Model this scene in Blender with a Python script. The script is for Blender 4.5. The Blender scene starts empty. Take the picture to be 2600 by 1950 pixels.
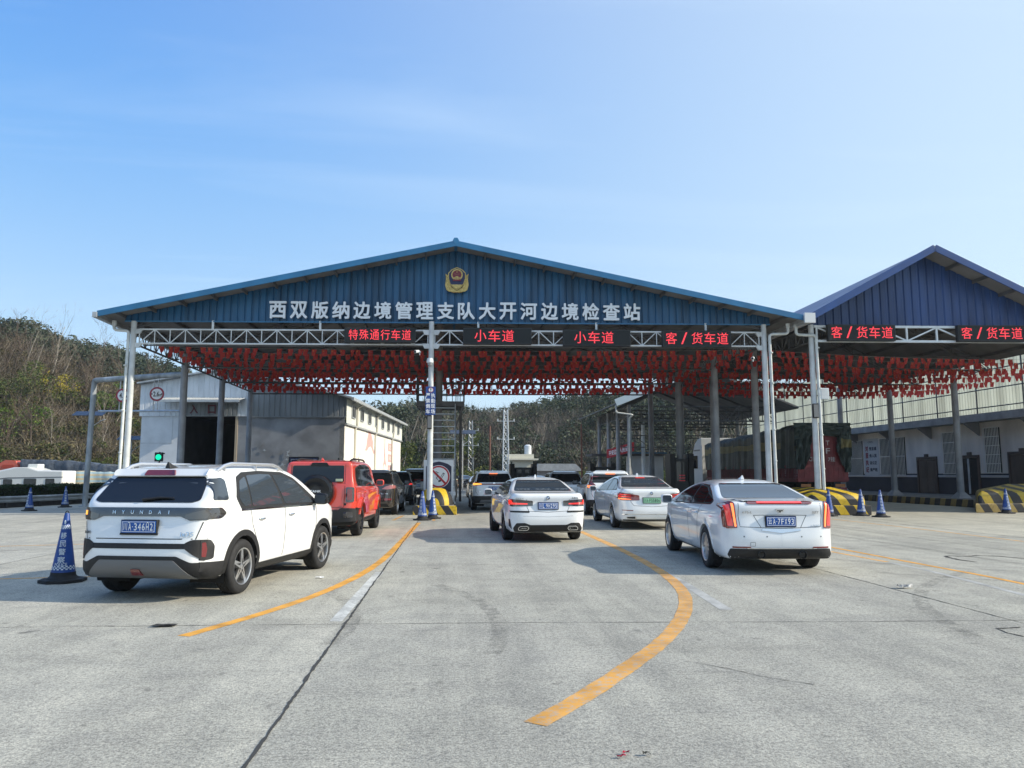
import bpy, bmesh, math, random
import numpy as np
from mathutils import Vector, Matrix
from mathutils.geometry import tessellate_polygon
R = math.radians
random.seed(7)
rng = np.random.default_rng(11)
scn = bpy.context.scene
COL = scn.collection

# ------------------------------------------------------------------ camera, sky, sun, exposure
CAM_H = 1.5
cam = bpy.data.objects.new("camera", bpy.data.cameras.new("camera"))
COL.objects.link(cam)
cam.location = (0, 0, CAM_H)
cam.rotation_euler = (R(90 + 6.73), 0, R(-4.5))
cam.data.sensor_width = 36
cam.data.lens = 27.0
cam.data.clip_start = 0.1
cam.data.clip_end = 3000
scn.camera = cam

SUN_EL, SUN_AZ = 29.0, -11.0            # azimuth measured from +X, anticlockwise
w = bpy.data.worlds.new("World"); scn.world = w
w.use_nodes = True
nt = w.node_tree; nd = nt.nodes; lk = nt.links
nd.clear()
out = nd.new("ShaderNodeOutputWorld"); bg = nd.new("ShaderNodeBackground")
sky = nd.new("ShaderNodeTexSky"); sky.sky_type = 'NISHITA'; sky.sun_disc = False
sky.sun_elevation = R(SUN_EL); sky.sun_rotation = R(90 - SUN_AZ)
sky.altitude = 600; sky.air_density = 1.25; sky.dust_density = 0.0; sky.ozone_density = 3.0
bg.inputs[1].default_value = 0.13
tc = nd.new("ShaderNodeTexCoord")
# thin cirrus: noise on the sky direction projected to a high flat layer
sep = nd.new("ShaderNodeSeparateXYZ"); lk.new(tc.outputs['Generated'], sep.inputs[0])
mz = nd.new("ShaderNodeMath"); mz.operation = 'MAXIMUM'; lk.new(sep.outputs[2], mz.inputs[0]); mz.inputs[1].default_value = 0.06
dx = nd.new("ShaderNodeMath"); dx.operation = 'DIVIDE'; lk.new(sep.outputs[0], dx.inputs[0]); lk.new(mz.outputs[0], dx.inputs[1])
dy = nd.new("ShaderNodeMath"); dy.operation = 'DIVIDE'; lk.new(sep.outputs[1], dy.inputs[0]); lk.new(mz.outputs[0], dy.inputs[1])
cmb = nd.new("ShaderNodeCombineXYZ"); lk.new(dx.outputs[0], cmb.inputs[0]); lk.new(dy.outputs[0], cmb.inputs[1])
mp = nd.new("ShaderNodeMapping"); lk.new(cmb.outputs[0], mp.inputs[0])
mp.inputs['Rotation'].default_value = (0, 0, R(12)); mp.inputs['Scale'].default_value = (0.35, 1.7, 1)
nz = nd.new("ShaderNodeTexNoise"); lk.new(mp.outputs[0], nz.inputs['Vector'])
nz.inputs['Scale'].default_value = 0.9; nz.inputs['Detail'].default_value = 8; nz.inputs['Roughness'].default_value = 0.55
nz.inputs['Distortion'].default_value = 0.9
cr = nd.new("ShaderNodeValToRGB"); lk.new(nz.outputs[0], cr.inputs[0])
cr.color_ramp.elements[0].position = 0.52; cr.color_ramp.elements[0].color = (0, 0, 0, 1)
cr.color_ramp.elements[1].position = 0.82; cr.color_ramp.elements[1].color = (0.20, 0.20, 0.20, 1)
# the clear-air part of the sky: deep blue overhead, pale towards the horizon and towards the sun
el = nd.new("ShaderNodeValToRGB"); lk.new(sep.outputs[2], el.inputs[0]); e = el.color_ramp; e.interpolation = 'B_SPLINE'
K = 1 / 0.13
def kc(c): return (*c, 1)
e.elements[0].position = 0.0; e.elements[0].color = kc((.60, .77, .93))
e.elements[1].position = 1.0; e.elements[1].color = kc((.03, .15, .52))
for pos, c in ((.12, (.52, .73, .94)), (.28, (.28, .545, .91)), (.45, (.105, .37, .87)), (.62, (.05, .24, .76))):
    q = e.elements.new(pos); q.color = kc(c)
az = nd.new("ShaderNodeVectorMath"); az.operation = 'DOT_PRODUCT'; lk.new(tc.outputs['Generated'], az.inputs[0])
az.inputs[1].default_value = (math.cos(R(SUN_AZ)) * math.cos(R(SUN_EL)), math.sin(R(SUN_AZ)) * math.cos(R(SUN_EL)), math.sin(R(SUN_EL)))
ar = nd.new("ShaderNodeMapRange"); lk.new(az.outputs['Value'], ar.inputs[0]); ar.inputs[1].default_value = -.45; ar.inputs[2].default_value = .95; ar.inputs[3].default_value = 0; ar.inputs[4].default_value = .9
ar.interpolation_type = 'SMOOTHSTEP'
m1 = nd.new("ShaderNodeMixRGB"); lk.new(ar.outputs[0], m1.inputs[0]); lk.new(el.outputs[0], m1.inputs[1]); m1.inputs[2].default_value = kc((.74, .88, .97))
ms = nd.new("ShaderNodeVectorMath"); ms.operation = 'SCALE'; lk.new(m1.outputs[0], ms.inputs[0]); ms.inputs['Scale'].default_value = K * .93
m0 = nd.new("ShaderNodeMixRGB"); m0.inputs[0].default_value = .82; lk.new(sky.outputs[0], m0.inputs[1]); lk.new(ms.outputs[0], m0.inputs[2])
mx = nd.new("ShaderNodeMixRGB"); mx.blend_type = 'MIX'
fd = nd.new("ShaderNodeMapRange"); fd.interpolation_type = 'SMOOTHSTEP'; lk.new(sep.outputs[2], fd.inputs[0]); fd.inputs[1].default_value = .05; fd.inputs[2].default_value = .22
cm = nd.new("ShaderNodeMath"); cm.operation = 'MULTIPLY'; lk.new(cr.outputs[0], cm.inputs[0]); lk.new(fd.outputs[0], cm.inputs[1])
lk.new(cm.outputs[0], mx.inputs[0]); lk.new(m0.outputs[0], mx.inputs[1]); mx.inputs[2].default_value = (.74*K, .87*K, .98*K, 1)
lk.new(mx.outputs[0], bg.inputs[0]); lk.new(bg.outputs[0], out.inputs[0])

SUN_DIR = Vector((math.cos(R(SUN_AZ)) * math.cos(R(SUN_EL)), math.sin(R(SUN_AZ)) * math.cos(R(SUN_EL)), math.sin(R(SUN_EL))))
sd = bpy.data.lights.new("sun", 'SUN'); sun = bpy.data.objects.new("sun", sd); COL.objects.link(sun)
sd.energy = 4.9; sd.angle = R(0.53); sd.color = (1.0, 0.91, 0.76)
sun.rotation_euler = SUN_DIR.to_track_quat('Z', 'Y').to_euler(); sun.location = (60, -20, 60)

scn.view_settings.view_transform = 'Standard'; scn.view_settings.look = 'None'
scn.view_settings.exposure = 0.32; scn.view_settings.gamma = 1.0
scn.render.engine = 'CYCLES'
scn.cycles.use_denoising = True
scn.cycles.max_bounces = 6; scn.cycles.diffuse_bounces = 3; scn.cycles.glossy_bounces = 3
scn.cycles.transparent_max_bounces = 8; scn.cycles.caustics_reflective = False; scn.cycles.caustics_refractive = False

# ------------------------------------------------------------------ where a point of the photograph lies in the place
_p = math.atan(230 / 1950.); _s = R(4.5); _f = 1950.
FWD = np.array([math.sin(_s) * math.cos(_p), math.cos(_s) * math.cos(_p), math.sin(_p)])
RGT = np.array([math.cos(_s), -math.sin(_s), 0.0]); UPV = np.cross(RGT, FWD)
EYE = np.array([0, 0, CAM_H])
def ray(px, py): return FWD * _f + RGT * (px - 1300) - UPV * (py - 975)
def G(px, py, z=0.0):
    d = ray(px, py); return EYE + d * ((z - CAM_H) / d[2])
def atY(px, py, y):
    d = ray(px, py); return EYE + d * (y / d[1])
def atX(px, py, x):
    d = ray(px, py); return EYE + d * (x / d[0])
def front(px, py, off=0.0):                      # on the skewed front plane of the canopies
    d = ray(px, py); return EYE + d * ((29.5 + off) / (d[1] + .05 * d[0]))
# ------------------------------------------------------------------ helpers
ORG = {}
def tag(o, label=None, cat=None, group=None, kind=None):
    if label: o['label'] = label
    if cat: o['category'] = cat
    if group: o['group'] = group
    if kind: o['kind'] = kind
    return o
def thing(name, label, cat, loc=(0, 0, 0), group=None, rz=0.0):
    o = bpy.data.objects.new(name, None); COL.objects.link(o)
    o.empty_display_size = 0.2
    o.location = loc; o.rotation_euler = (0, 0, rz)
    ORG[o.name] = np.array(loc, float)
    return tag(o, label, cat, group)
def local(name, label, cat, group=None):         # a thing modelled round its own base and placed afterwards
    t = thing(name, label, cat, (0, 0, 0), group); return t
def place(t, loc, rz=0.0):
    t.location = loc; t.rotation_euler = (0, 0, rz); return t
def copy_tree(o, parent=None):
    c = o.copy(); COL.objects.link(c)
    if parent is not None: c.parent = parent
    ORG[c.name] = ORG.get(o.name, np.zeros(3))
    for ch in [x for x in bpy.data.objects if x.parent == o]: copy_tree(ch, c)
    return c

class MB:
    def __init__(s): s.v = []; s.f = []; s.m = []
    def add(s, vs, fs, m=0):
        b = len(s.v); s.v.extend([tuple(map(float, x)) for x in vs])
        s.f.extend([tuple(b + i for i in f) for f in fs]); s.m.extend([m] * len(fs)); return s
    def box(s, a, b, m=0):
        x0, y0, z0 = a; x1, y1, z1 = b
        return s.add([(x0,y0,z0),(x1,y0,z0),(x1,y1,z0),(x0,y1,z0),(x0,y0,z1),(x1,y0,z1),(x1,y1,z1),(x0,y1,z1)],
                     [(0,3,2,1),(4,5,6,7),(0,1,5,4),(1,2,6,5),(2,3,7,6),(3,0,4,7)], m)
    def hexa(s, p, m=0):                          # eight corners, bottom ring then top ring
        return s.add(p, [(0,3,2,1),(4,5,6,7),(0,1,5,4),(1,2,6,5),(2,3,7,6),(3,0,4,7)], m)
    def bar(s, p, q, w, h, m=0, up=(0, 0, 1)):
        p = np.array(p, float); q = np.array(q, float); d = q - p; L = np.linalg.norm(d)
        if L < 1e-6: return s
        d /= L; u = np.array(up, float); sx = np.cross(d, u)
        if np.linalg.norm(sx) < 1e-3: sx = np.cross(d, (1, 0, 0))
        sx /= np.linalg.norm(sx); uz = np.cross(sx, d); a = sx * w / 2; b = uz * h / 2
        return s.hexa([p-a-b, p+a-b, q+a-b, q-a-b, p-a+b, p+a+b, q+a+b, q-a+b], m)
    def tube(s, p, q, r, n=8, m=0, r2=None, cap=True):
        return s.pipe([p, q], [r, r if r2 is None else r2], n, m, cap)
    def pipe(s, pts, r, n=8, m=0, cap=True):
        P = [np.array(x, float) for x in pts]; k = len(P)
        rr = r if isinstance(r, (list, tuple)) else [r] * k
        vs = []; fs = []; prev = None
        for i in range(k):
            d = (P[min(i+1, k-1)] - P[max(i-1, 0)]); d = d / (np.linalg.norm(d) + 1e-12)
            ref = prev if prev is not None else (np.array([0, 0, 1.]) if abs(d[2]) < .9 else np.array([1., 0, 0]))
            a = np.cross(d, ref); 
            if np.linalg.norm(a) < 1e-4: a = np.cross(d, np.array([0, 1., 0]))
            a /= np.linalg.norm(a); b = np.cross(a, d); prev = b
            for j in range(n):
                t = 2 * math.pi * j / n
                vs.append(P[i] + rr[i] * (a * math.cos(t) + b * math.sin(t)))
        for i in range(k - 1):
            for j in range(n):
                fs.append((i*n+j, i*n+(j+1) % n, (i+1)*n+(j+1) % n, (i+1)*n+j))
        if cap: fs.append(tuple(range(n-1, -1, -1))); fs.append(tuple((k-1)*n+j for j in range(n)))
        return s.add(vs, fs, m)
    def lathe(s, prof, c=(0, 0, 0), n=24, m=0, axis='z', ms=None):
        vs = []; fs = []; k = len(prof)
        for (r, h) in prof:
            for j in range(n):
                t = 2 * math.pi * j / n; a, b = r * math.cos(t), r * math.sin(t)
                vs.append((c[0]+a, c[1]+b, c[2]+h) if axis == 'z' else (c[0]+h, c[1]+a, c[2]+b) if axis == 'x' else (c[0]+b, c[1]+h, c[2]+a))
        for i in range(k-1):
            for j in range(n):
                f = (i*n+j, i*n+(j+1) % n, (i+1)*n+(j+1) % n, (i+1)*n+j)
                s.add([], []); fs.append(f)
        base = len(s.v); s.v.extend([tuple(map(float, x)) for x in vs])
        for q, f in enumerate(fs):
            s.f.append(tuple(base+i for i in f)); s.m.append(ms[q//n] if ms else m)
        return s
    def prism(s, poly, fn, d0, d1, m=0, m_side=None):      # poly in 2-D, fn(u, v, d) -> 3-D
        k = len(poly); vs = [fn(u, v, d0) for u, v in poly] + [fn(u, v, d1) for u, v in poly]
        base = len(s.v)
        tris = tessellate_polygon([[Vector((u, v, 0)) for u, v in poly]])
        fs = [tuple(t) for t in tris] + [tuple(k+i for i in reversed(t)) for t in tris]
        s.add(vs, fs, m)
        s.add([], [])
        for i in range(k):
            j = (i+1) % k
            s.f.append((base+i, base+k+i, base+k+j, base+j)); s.m.append(m if m_side is None else m_side)
        return s
    def grid(s, fn, nu, nv, m=0):
        vs = [fn(i/nu, j/nv) for i in range(nu+1) for j in range(nv+1)]
        fs = [(i*(nv+1)+j, (i+1)*(nv+1)+j, (i+1)*(nv+1)+j+1, i*(nv+1)+j+1) for i in range(nu) for j in range(nv)]
        return s.add(vs, fs, m)
    def mesh(s, name, mats, org=None, smooth=False, fix=True):
        me = bpy.data.meshes.new(name)
        V = np.array(s.v, float).reshape(-1, 3)
        if org is not None: V = V - np.array(org)
        me.from_pydata(V.tolist(), [], s.f)
        for m in (mats if isinstance(mats, (list, tuple)) else [mats]): me.materials.append(m)
        if len(me.polygons) == len(s.m): me.polygons.foreach_set('material_index', np.array(s.m, dtype=np.int32))
        if fix:
            bm = bmesh.new(); bm.from_mesh(me); bmesh.ops.recalc_face_normals(bm, faces=bm.faces[:]); bm.to_mesh(me); bm.free()
        me.update()
        if smooth:
            me.shade_smooth() if hasattr(me, 'shade_smooth') else None
            if smooth is not True: me.set_sharp_from_angle(angle=R(smooth))
        return me
    def build(s, name, mats, parent=None, smooth=35, bevel=0.0, fix=True):
        org = ORG.get(parent.name, np.zeros(3)) if parent is not None else np.zeros(3)
        o = bpy.data.objects.new(name, s.mesh(name, mats, org, smooth, fix)); COL.objects.link(o)
        if parent is not None: o.parent = parent
        ORG[o.name] = org
        if bevel:
            b = o.modifiers.new("bevel", 'BEVEL'); b.width = bevel; b.segments = 2; b.limit_method = 'ANGLE'; b.angle_limit = R(40)
        return o

# ------------------------------------------------------------------ materials
MATS = {}
def M(name, col, rough=0.5, metal=0.0, var=0.0, scale=4.0, bump=0.0, bscale=None, coat=0.0, emit=None, estr=1.0, spec=0.5, col2=None, detail=5, stretch=None, trans=0.0, alpha=1.0):
    if name in MATS: return MATS[name]
    m = bpy.data.materials.new(name); m.use_nodes = True; t = m.node_tree; n = t.nodes; l = t.links
    b = n['Principled BSDF']
    b.inputs['Base Color'].default_value = (*col, 1); b.inputs['Roughness'].default_value = rough; b.inputs['Metallic'].default_value = metal
    b.inputs['Coat Weight'].default_value = coat; b.inputs['Coat Roughness'].default_value = 0.02; b.inputs['Coat IOR'].default_value = 1.75
    b.inputs['Specular IOR Level'].default_value = spec
    if alpha < 1: b.inputs['Alpha'].default_value = alpha
    if emit: b.inputs['Emission Color'].default_value = (*emit, 1); b.inputs['Emission Strength'].default_value = estr
    if var or bump:
        c = n.new("ShaderNodeTexCoord"); mp = n.new("ShaderNodeMapping"); l.new(c.outputs['Object'], mp.inputs[0])
        if stretch: mp.inputs['Scale'].default_value = stretch
        z = n.new("ShaderNodeTexNoise"); z.inputs['Scale'].default_value = scale; z.inputs['Detail'].default_value = detail; l.new(mp.outputs[0], z.inputs['Vector'])
        if var:
            cr = n.new("ShaderNodeValToRGB"); l.new(z.outputs[0], cr.inputs[0])
            c2 = col2 if col2 else tuple(x * (1 - var) for x in col); c1 = tuple(min(1, x * (1 + var * .4)) for x in col)
            cr.color_ramp.elements[0].position = .32; cr.color_ramp.elements[0].color = (*c2, 1)
            cr.color_ramp.elements[1].position = .66; cr.color_ramp.elements[1].color = (*c1, 1)
            l.new(cr.outputs[0], b.inputs['Base Color'])
            rr = n.new("ShaderNodeMapRange"); l.new(z.outputs[0], rr.inputs[0]); rr.inputs[3].default_value = min(1, rough+.12); rr.inputs[4].default_value = max(0, rough-.08)
            l.new(rr.outputs[0], b.inputs['Roughness'])
        if bump:
            z2 = n.new("ShaderNodeTexNoise"); z2.inputs['Scale'].default_value = bscale or scale * 3; z2.inputs['Detail'].default_value = 4; l.new(mp.outputs[0], z2.inputs['Vector'])
            bp = n.new("ShaderNodeBump"); bp.inputs['Strength'].default_value = bump; bp.inputs['Distance'].default_value = .05; l.new(z2.outputs[0], bp.inputs['Height']); l.new(bp.outputs[0], b.inputs['Normal'])
    MATS[name] = m; return m

white_paint = M('white_paint', (.79, .80, .80), .30, coat=1.0, var=.05, scale=2.5)
red_paint = M('red_paint', (.68, .05, .02), .3, coat=1.0)
brown_paint = M('brown_paint', (.035, .027, .022), .25, metal=.4, coat=1.0)
black_paint = M('black_paint', (.010, .011, .014), .2, coat=1.0)
silver_paint = M('silver_paint', (.55, .57, .60), .3, metal=.5, coat=1.0)
tint = M('tinted_glass', (.008, .010, .012), .04, spec=.6)
tint2 = M('grey_glass', (.042, .052, .064), .03, spec=.8)
trim = M('black_trim', (.012, .012, .013), .55, var=.2, scale=20)
gloss = M('gloss_black', (.008, .008, .009), .12)
seam = M('seam_dark', (.006, .006, .006), .9)
rubber = M('tyre_rubber', (.014, .014, .015), .75, var=.3, scale=14)
under = M('underbody', (.008, .008, .008), .9)
alloy = M('alloy', (.62, .63, .64), .28, metal=.9)
dark_alloy = M('dark_alloy', (.05, .05, .055), .35, metal=.8)
chrome = M('chrome', (.75, .76, .78), .08, metal=1.0)
greyplastic = M('grey_plastic', (.16, .165, .17), .5, metal=.2)
lamp_red = M('lamp_red', (.16, .006, .008), .12, coat=1.0)
lamp_smoke = M('lamp_smoke', (.035, .032, .032), .08, coat=1.0)
lamp_on = M('lamp_lit_red', (.5, .015, .012), .15, emit=(1, .03, .02), estr=.75, coat=1.0)
lamp_glow = M('lamp_glow', (.40, .010, .012), .12, emit=(1, .02, .02), estr=.28, coat=1.0)
lamp_bright = M('lamp_lit_bright', (.9, .15, .05), .3, emit=(1, .22, .06), estr=1.6)
lamp_amber = M('lamp_lit_amber', (.9, .35, .05), .3, emit=(1, .36, .05), estr=1.5)
lamp_clear = M('lamp_clear', (.5, .52, .54), .08, coat=1.0)
plate_blue = M('plate_blue', (.015, .095, .36), .4)
plate_green = M('plate_green', (.36, .72, .46), .4)
plate_white = M('plate_white', (.8, .8, .8), .4)
ink_black = M('ink_black', (.01, .012, .01), .5)
ink_white = M('ink_white', (.8, .82, .85), .5)

# ------------------------------------------------------------------ lettering
_txt = {}
def text_geo(s, bold=0.0, extrude=0.0, res=3):
    """corners and faces of the lettering; bold lays shifted copies over each other, each a hair further out (in z)"""
    key = (s, bold, extrude, res)
    if key in _txt: return _txt[key]
    k0 = (s, extrude, res)
    if k0 not in _txt:
        cu = bpy.data.curves.new("lettering", 'FONT'); cu.body = s; cu.size = 1.0; cu.extrude = extrude
        cu.align_x = 'LEFT'; cu.resolution_u = res
        o = bpy.data.objects.new("lettering", cu); COL.objects.link(o)
        dg = bpy.context.evaluated_depsgraph_get(); me = o.evaluated_get(dg).to_mesh()
        V = np.array([v.co[:] for v in me.vertices]).reshape(-1, 3); F = [tuple(p.vertices) for p in me.polygons]
        o.evaluated_get(dg).to_mesh_clear(); bpy.data.objects.remove(o); bpy.data.curves.remove(cu)
        _txt[k0] = (V, F)
    V, F = _txt[k0]
    if bold and len(V):
        n = len(V); VV = []; FF = []
        for k, (dx, dy) in enumerate(((0, 0), (1, 0), (-1, 0), (0, 1), (0, -1), (.7, .7), (-.7, -.7), (.7, -.7), (-.7, .7))):
            VV.append(V+np.array([dx*bold, dy*bold, (k*.006 if extrude else k*.00035)])); FF += [tuple(i+n*k for i in f) for f in F]
        V, F = np.concatenate(VV), FF
    _txt[key] = (V, F); return V, F
def put_text(mb, s, c, w=None, h=None, right=(1, 0, 0), up=(0, 0, 1), m=0, bold=0.0, depth=0.0, res=3):
    """fit the lettering s into w x h centred on c, in the plane right/up; depth is its half thickness"""
    V, F = text_geo(s, bold, 0.5 if depth else 0.0, res)
    if not len(V): return
    lo = V.min(0); hi = V.max(0); sw = hi[0]-lo[0]; sh = hi[1]-lo[1]
    kx = w / sw if w else h / sh; ky = h / sh if h else kx
    r = np.array(right, float); r /= np.linalg.norm(r); u = np.array(up, float); u /= np.linalg.norm(u); nrm = np.cross(r, u)
    c = np.array(c, float); mid = (lo+hi)/2
    P = [c + r*(v[0]-mid[0])*kx + u*(v[1]-mid[1])*ky + nrm*v[2]*(2*depth if depth else 1) for v in V]
    mb.add(P, F, m)
# ------------------------------------------------------------------ ground: concrete apron, joints, cracks, paint
def concrete_material():
    m = bpy.data.materials.new("apron_concrete"); m.use_nodes = True; t = m.node_tree; n = t.nodes; l = t.links; b = n['Principled BSDF']
    c = n.new("ShaderNodeTexCoord")
    def noise(scale, detail=4, rough=.5, sc=(1, 1, 1), dist=0.0):
        mp = n.new("ShaderNodeMapping"); l.new(c.outputs['Object'], mp.inputs[0]); mp.inputs['Scale'].default_value = sc
        z = n.new("ShaderNodeTexNoise"); l.new(mp.outputs[0], z.inputs['Vector']); z.inputs['Scale'].default_value = scale; z.inputs['Detail'].default_value = detail; z.inputs['Roughness'].default_value = rough; z.inputs['Distortion'].default_value = dist; return z.outputs[0]
    def ramp(x, p0, c0, p1, c1):
        r = n.new("ShaderNodeValToRGB"); l.new(x, r.inputs[0]); e = r.color_ramp.elements; e[0].position = p0; e[0].color = (*c0, 1); e[1].position = p1; e[1].color = (*c1, 1); return r.outputs[0]
    def mul(a, bb, f=1.0, mode='MULTIPLY'):
        x = n.new("ShaderNodeMixRGB"); x.blend_type = mode; x.inputs[0].default_value = f; l.new(a, x.inputs[1]); l.new(bb, x.inputs[2]); return x.outputs[0]
    base = ramp(noise(.22, 5, .6), .3, (.44, .428, .378), .7, (.55, .533, .475))
    mid = ramp(noise(2.3, 6, .65, dist=.6), .30, (.68, .685, .70), .66, (1.05, 1.045, 1.02)); base = mul(base, mid, .65)
    # worn, darker wheel lanes and scuffs running along the traffic
    lane = ramp(noise(1.1, 6, .65, (1.6, .22, 1)), .36, (.60, .61, .63), .6, (1.05, 1.05, 1.04)); base = mul(base, lane, .35)
    # blackened wheel paths drawn out along the lanes, and the odd curved scuff
    trk = ramp(noise(1.0, 5, .6, (1.9, .05, 1), .3), .40, (.62, .62, .63), .56, (1.03, 1.03, 1.02)); base = mul(base, trk, .30)
    scf = ramp(noise(.9, 3, .5, (.5, 2.2, 1), 1.4), .655, (1, 1, 1), .70, (.62, .62, .63)); base = mul(base, scf, .3)
    # aggregate speckle
    sp = ramp(noise(70, 3, .7), .36, (.58, .58, .59), .62, (1.25, 1.25, 1.24)); base = mul(base, sp, .95)
    sp2 = ramp(noise(26, 5, .8), .38, (.60, .60, .61), .56, (1.08, 1.08, 1.07)); base = mul(base, sp2, .9)
    # each bay of slabs was poured and worn a little differently
    sx = n.new("ShaderNodeSeparateXYZ"); l.new(c.outputs['Object'], sx.inputs[0])
    for ax, at, v in ((0, -1.05, (.90, .905, .915)), (0, 5.8, (1.03, 1.03, 1.02)), (0, 13.7, (1.06, 1.05, 1.02)), (1, 8.05, (1.04, 1.04, 1.03)), (1, 18.2, (1.05, 1.04, 1.02)), (0, -7.5, (1.03, 1.025, 1.01))):
        q = n.new("ShaderNodeMath"); q.operation = 'GREATER_THAN'; l.new(sx.outputs[ax], q.inputs[0]); q.inputs[1].default_value = at
        x = n.new("ShaderNodeMixRGB"); x.blend_type = 'MULTIPLY'; l.new(q.outputs[0], x.inputs[0]); l.new(base, x.inputs[1]); x.inputs[2].default_value = (*v, 1); base = x.outputs[0]
    # small dark oil spots
    spot = ramp(noise(3.1, 3, .5, (1, .8, 1)), .68, (1, 1, 1), .76, (.35, .35, .36)); base = mul(base, spot, .75)
    spot2 = ramp(noise(9.0, 2, .5, (1, .6, 1)), .67, (1, 1, 1), .76, (.45, .45, .45)); base = mul(base, spot2, .55)
    # tined grooves across the slabs, surviving in patches
    wv = n.new("ShaderNodeTexWave"); wv.wave_type = 'BANDS'; wv.bands_direction = 'Y'; l.new(c.outputs['Object'], wv.inputs[0]); wv.inputs['Scale'].default_value = 7.0; wv.inputs['Distortion'].default_value = .6; wv.inputs['Detail'].default_value = 2
    g = ramp(wv.outputs[0], .15, (.55, .55, .56), .5, (1, 1, 1)); pm = n.new("ShaderNodeValToRGB"); l.new(noise(.55, 4, .6, (.7, 1.5, 1)), pm.inputs[0]); pm.color_ramp.elements[0].position = .54; pm.color_ramp.elements[0].color = (0, 0, 0, 1); pm.color_ramp.elements[1].position = .66; pm.color_ramp.elements[1].color = (.7, .7, .7, 1)
    x = n.new("ShaderNodeMixRGB"); x.blend_type = 'MULTIPLY'; l.new(pm.outputs[0], x.inputs[0]); l.new(base, x.inputs[1]); l.new(g, x.inputs[2]); base = x.outputs[0]
    l.new(base, b.inputs['Base Color']); b.inputs['Roughness'].default_value = .82; b.inputs['Specular IOR Level'].default_value = .3
    bp = n.new("ShaderNodeBump"); bp.inputs['Strength'].default_value = .55; bp.inputs['Distance'].default_value = .012; l.new(noise(55, 5, .75), bp.inputs['Height']); l.new(bp.outputs[0], b.inputs['Normal'])
    return m
concrete = concrete_material()
gE = [(-86.7, -60.0), (-40.0, 20.0), (-25.6, 44.9), (-21.3, 53.6), (-19.3, 82.0), (-19.0, 112.0)]      # the yard ends along this line
g = MB(); g.add([(x, y, 0) for x, y in gE]+[(420, y, 0) for x, y in gE], [(i, i+6, i+7, i+1) for i in range(5)]); gr = g.build('ground', concrete, smooth=False, fix=False); tag(gr, kind='structure')

def ribbon(name, pts, w, mat, z=.004, jag=0.0, step=.12, w1=None, seed=1, edge=0.0):
    r = random.Random(seed); P = []
    pts = [np.array(p, float) for p in pts]
    if len(pts) > 2:                                   # smooth the run of points
        Q = [pts[0]]
        for i in range(1, len(pts)-1): Q += [pts[i-1]*.25+pts[i]*.75, pts[i]*.75+pts[i+1]*.25]
        pts = Q+[pts[-1]]
    for a, b in zip(pts, pts[1:]):
        k = max(1, int(np.linalg.norm(b-a)/step)); P += [a+(b-a)*i/k for i in range(k)]
    P.append(pts[-1]); vs = []; n = len(P); off = 0
    for i, p in enumerate(P):
        d = P[min(i+1, n-1)]-P[max(i-1, 0)]; d /= np.linalg.norm(d); nn = np.array([-d[1], d[0]])
        off = off*.8+r.uniform(-jag, jag); ww = (w+(w1-w)*i/n if w1 else w)*(1+r.uniform(-.5, .5)*(jag > 0)); e = r.uniform(-edge, edge)
        a = p+nn*(ww/2+off+e); b = p-nn*(ww/2-off+e); vs += [(a[0], a[1], z), (b[0], b[1], z)]
    mb = MB(); mb.add(vs, [(2*i, 2*i+2, 2*i+3, 2*i+1) for i in range(n-1)])
    return tag(mb.build(name, mat, smooth=False), kind='structure')
joint = M('joint_tar', (.025, .025, .025), .9, var=.5, scale=8)
hair = M('joint_dust', (.12, .118, .11), .9, var=.3, scale=6)
ribbon('expansion_joint', [(-1.04, 2.2), (-1.06, 8), (-1.05, 28.5)], .024, M('joint_grey', (.045, .045, .043), .9), .0038, .004, .06, .016, seed=3)
ribbon('expansion_joint', [(5.80, 7.0), (5.85, 12), (5.80, 30)], .014, joint, .0036, .002, .15)
ribbon('expansion_joint', [(5.43, 6.6), (5.25, 7.35), (5.62, 7.4)], .02, joint, .0039, .006, .06)
ribbon('expansion_joint', [(13.7, 9), (13.65, 28)], .02, joint, .0036, .002, .15)
for y in (3.1, 8.05, 13.1, 18.2, 23.3, 28.4): ribbon('expansion_joint', [(-24 if y > 9 else -16, y+.30), (-1.05, y+.10), (5.8, y-.35), (20, y-.6)], .009 if y > 5 else .005, hair if y != 8.05 else MATS['joint_grey'], .0034, .002, .16, seed=int(y*7))
for x in (-7.5, -13.2): ribbon('expansion_joint', [(x, 6), (x-.1, 30)], .015, hair, .0036, .002, .2)
ribbon('crack', [(10.6, 12.9), (9.9, 13.95), (9.5, 13.7), (9.15, 13.9), (8.95, 13.3), (9.05, 12.85)], .05, joint, .0042, .02, .05, seed=5)
ribbon('crack', [(1.9, 6.3), (2.2, 6.0), (2.35, 5.75), (2.62, 5.55)], .010, hair, .0040, .010, .05, seed=9)
ribbon('crack', [(-3.9, 20.2), (-2.0, 20.5), (-.9, 20.3)], .012, hair, .0040, .01, .08, seed=12)
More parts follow.
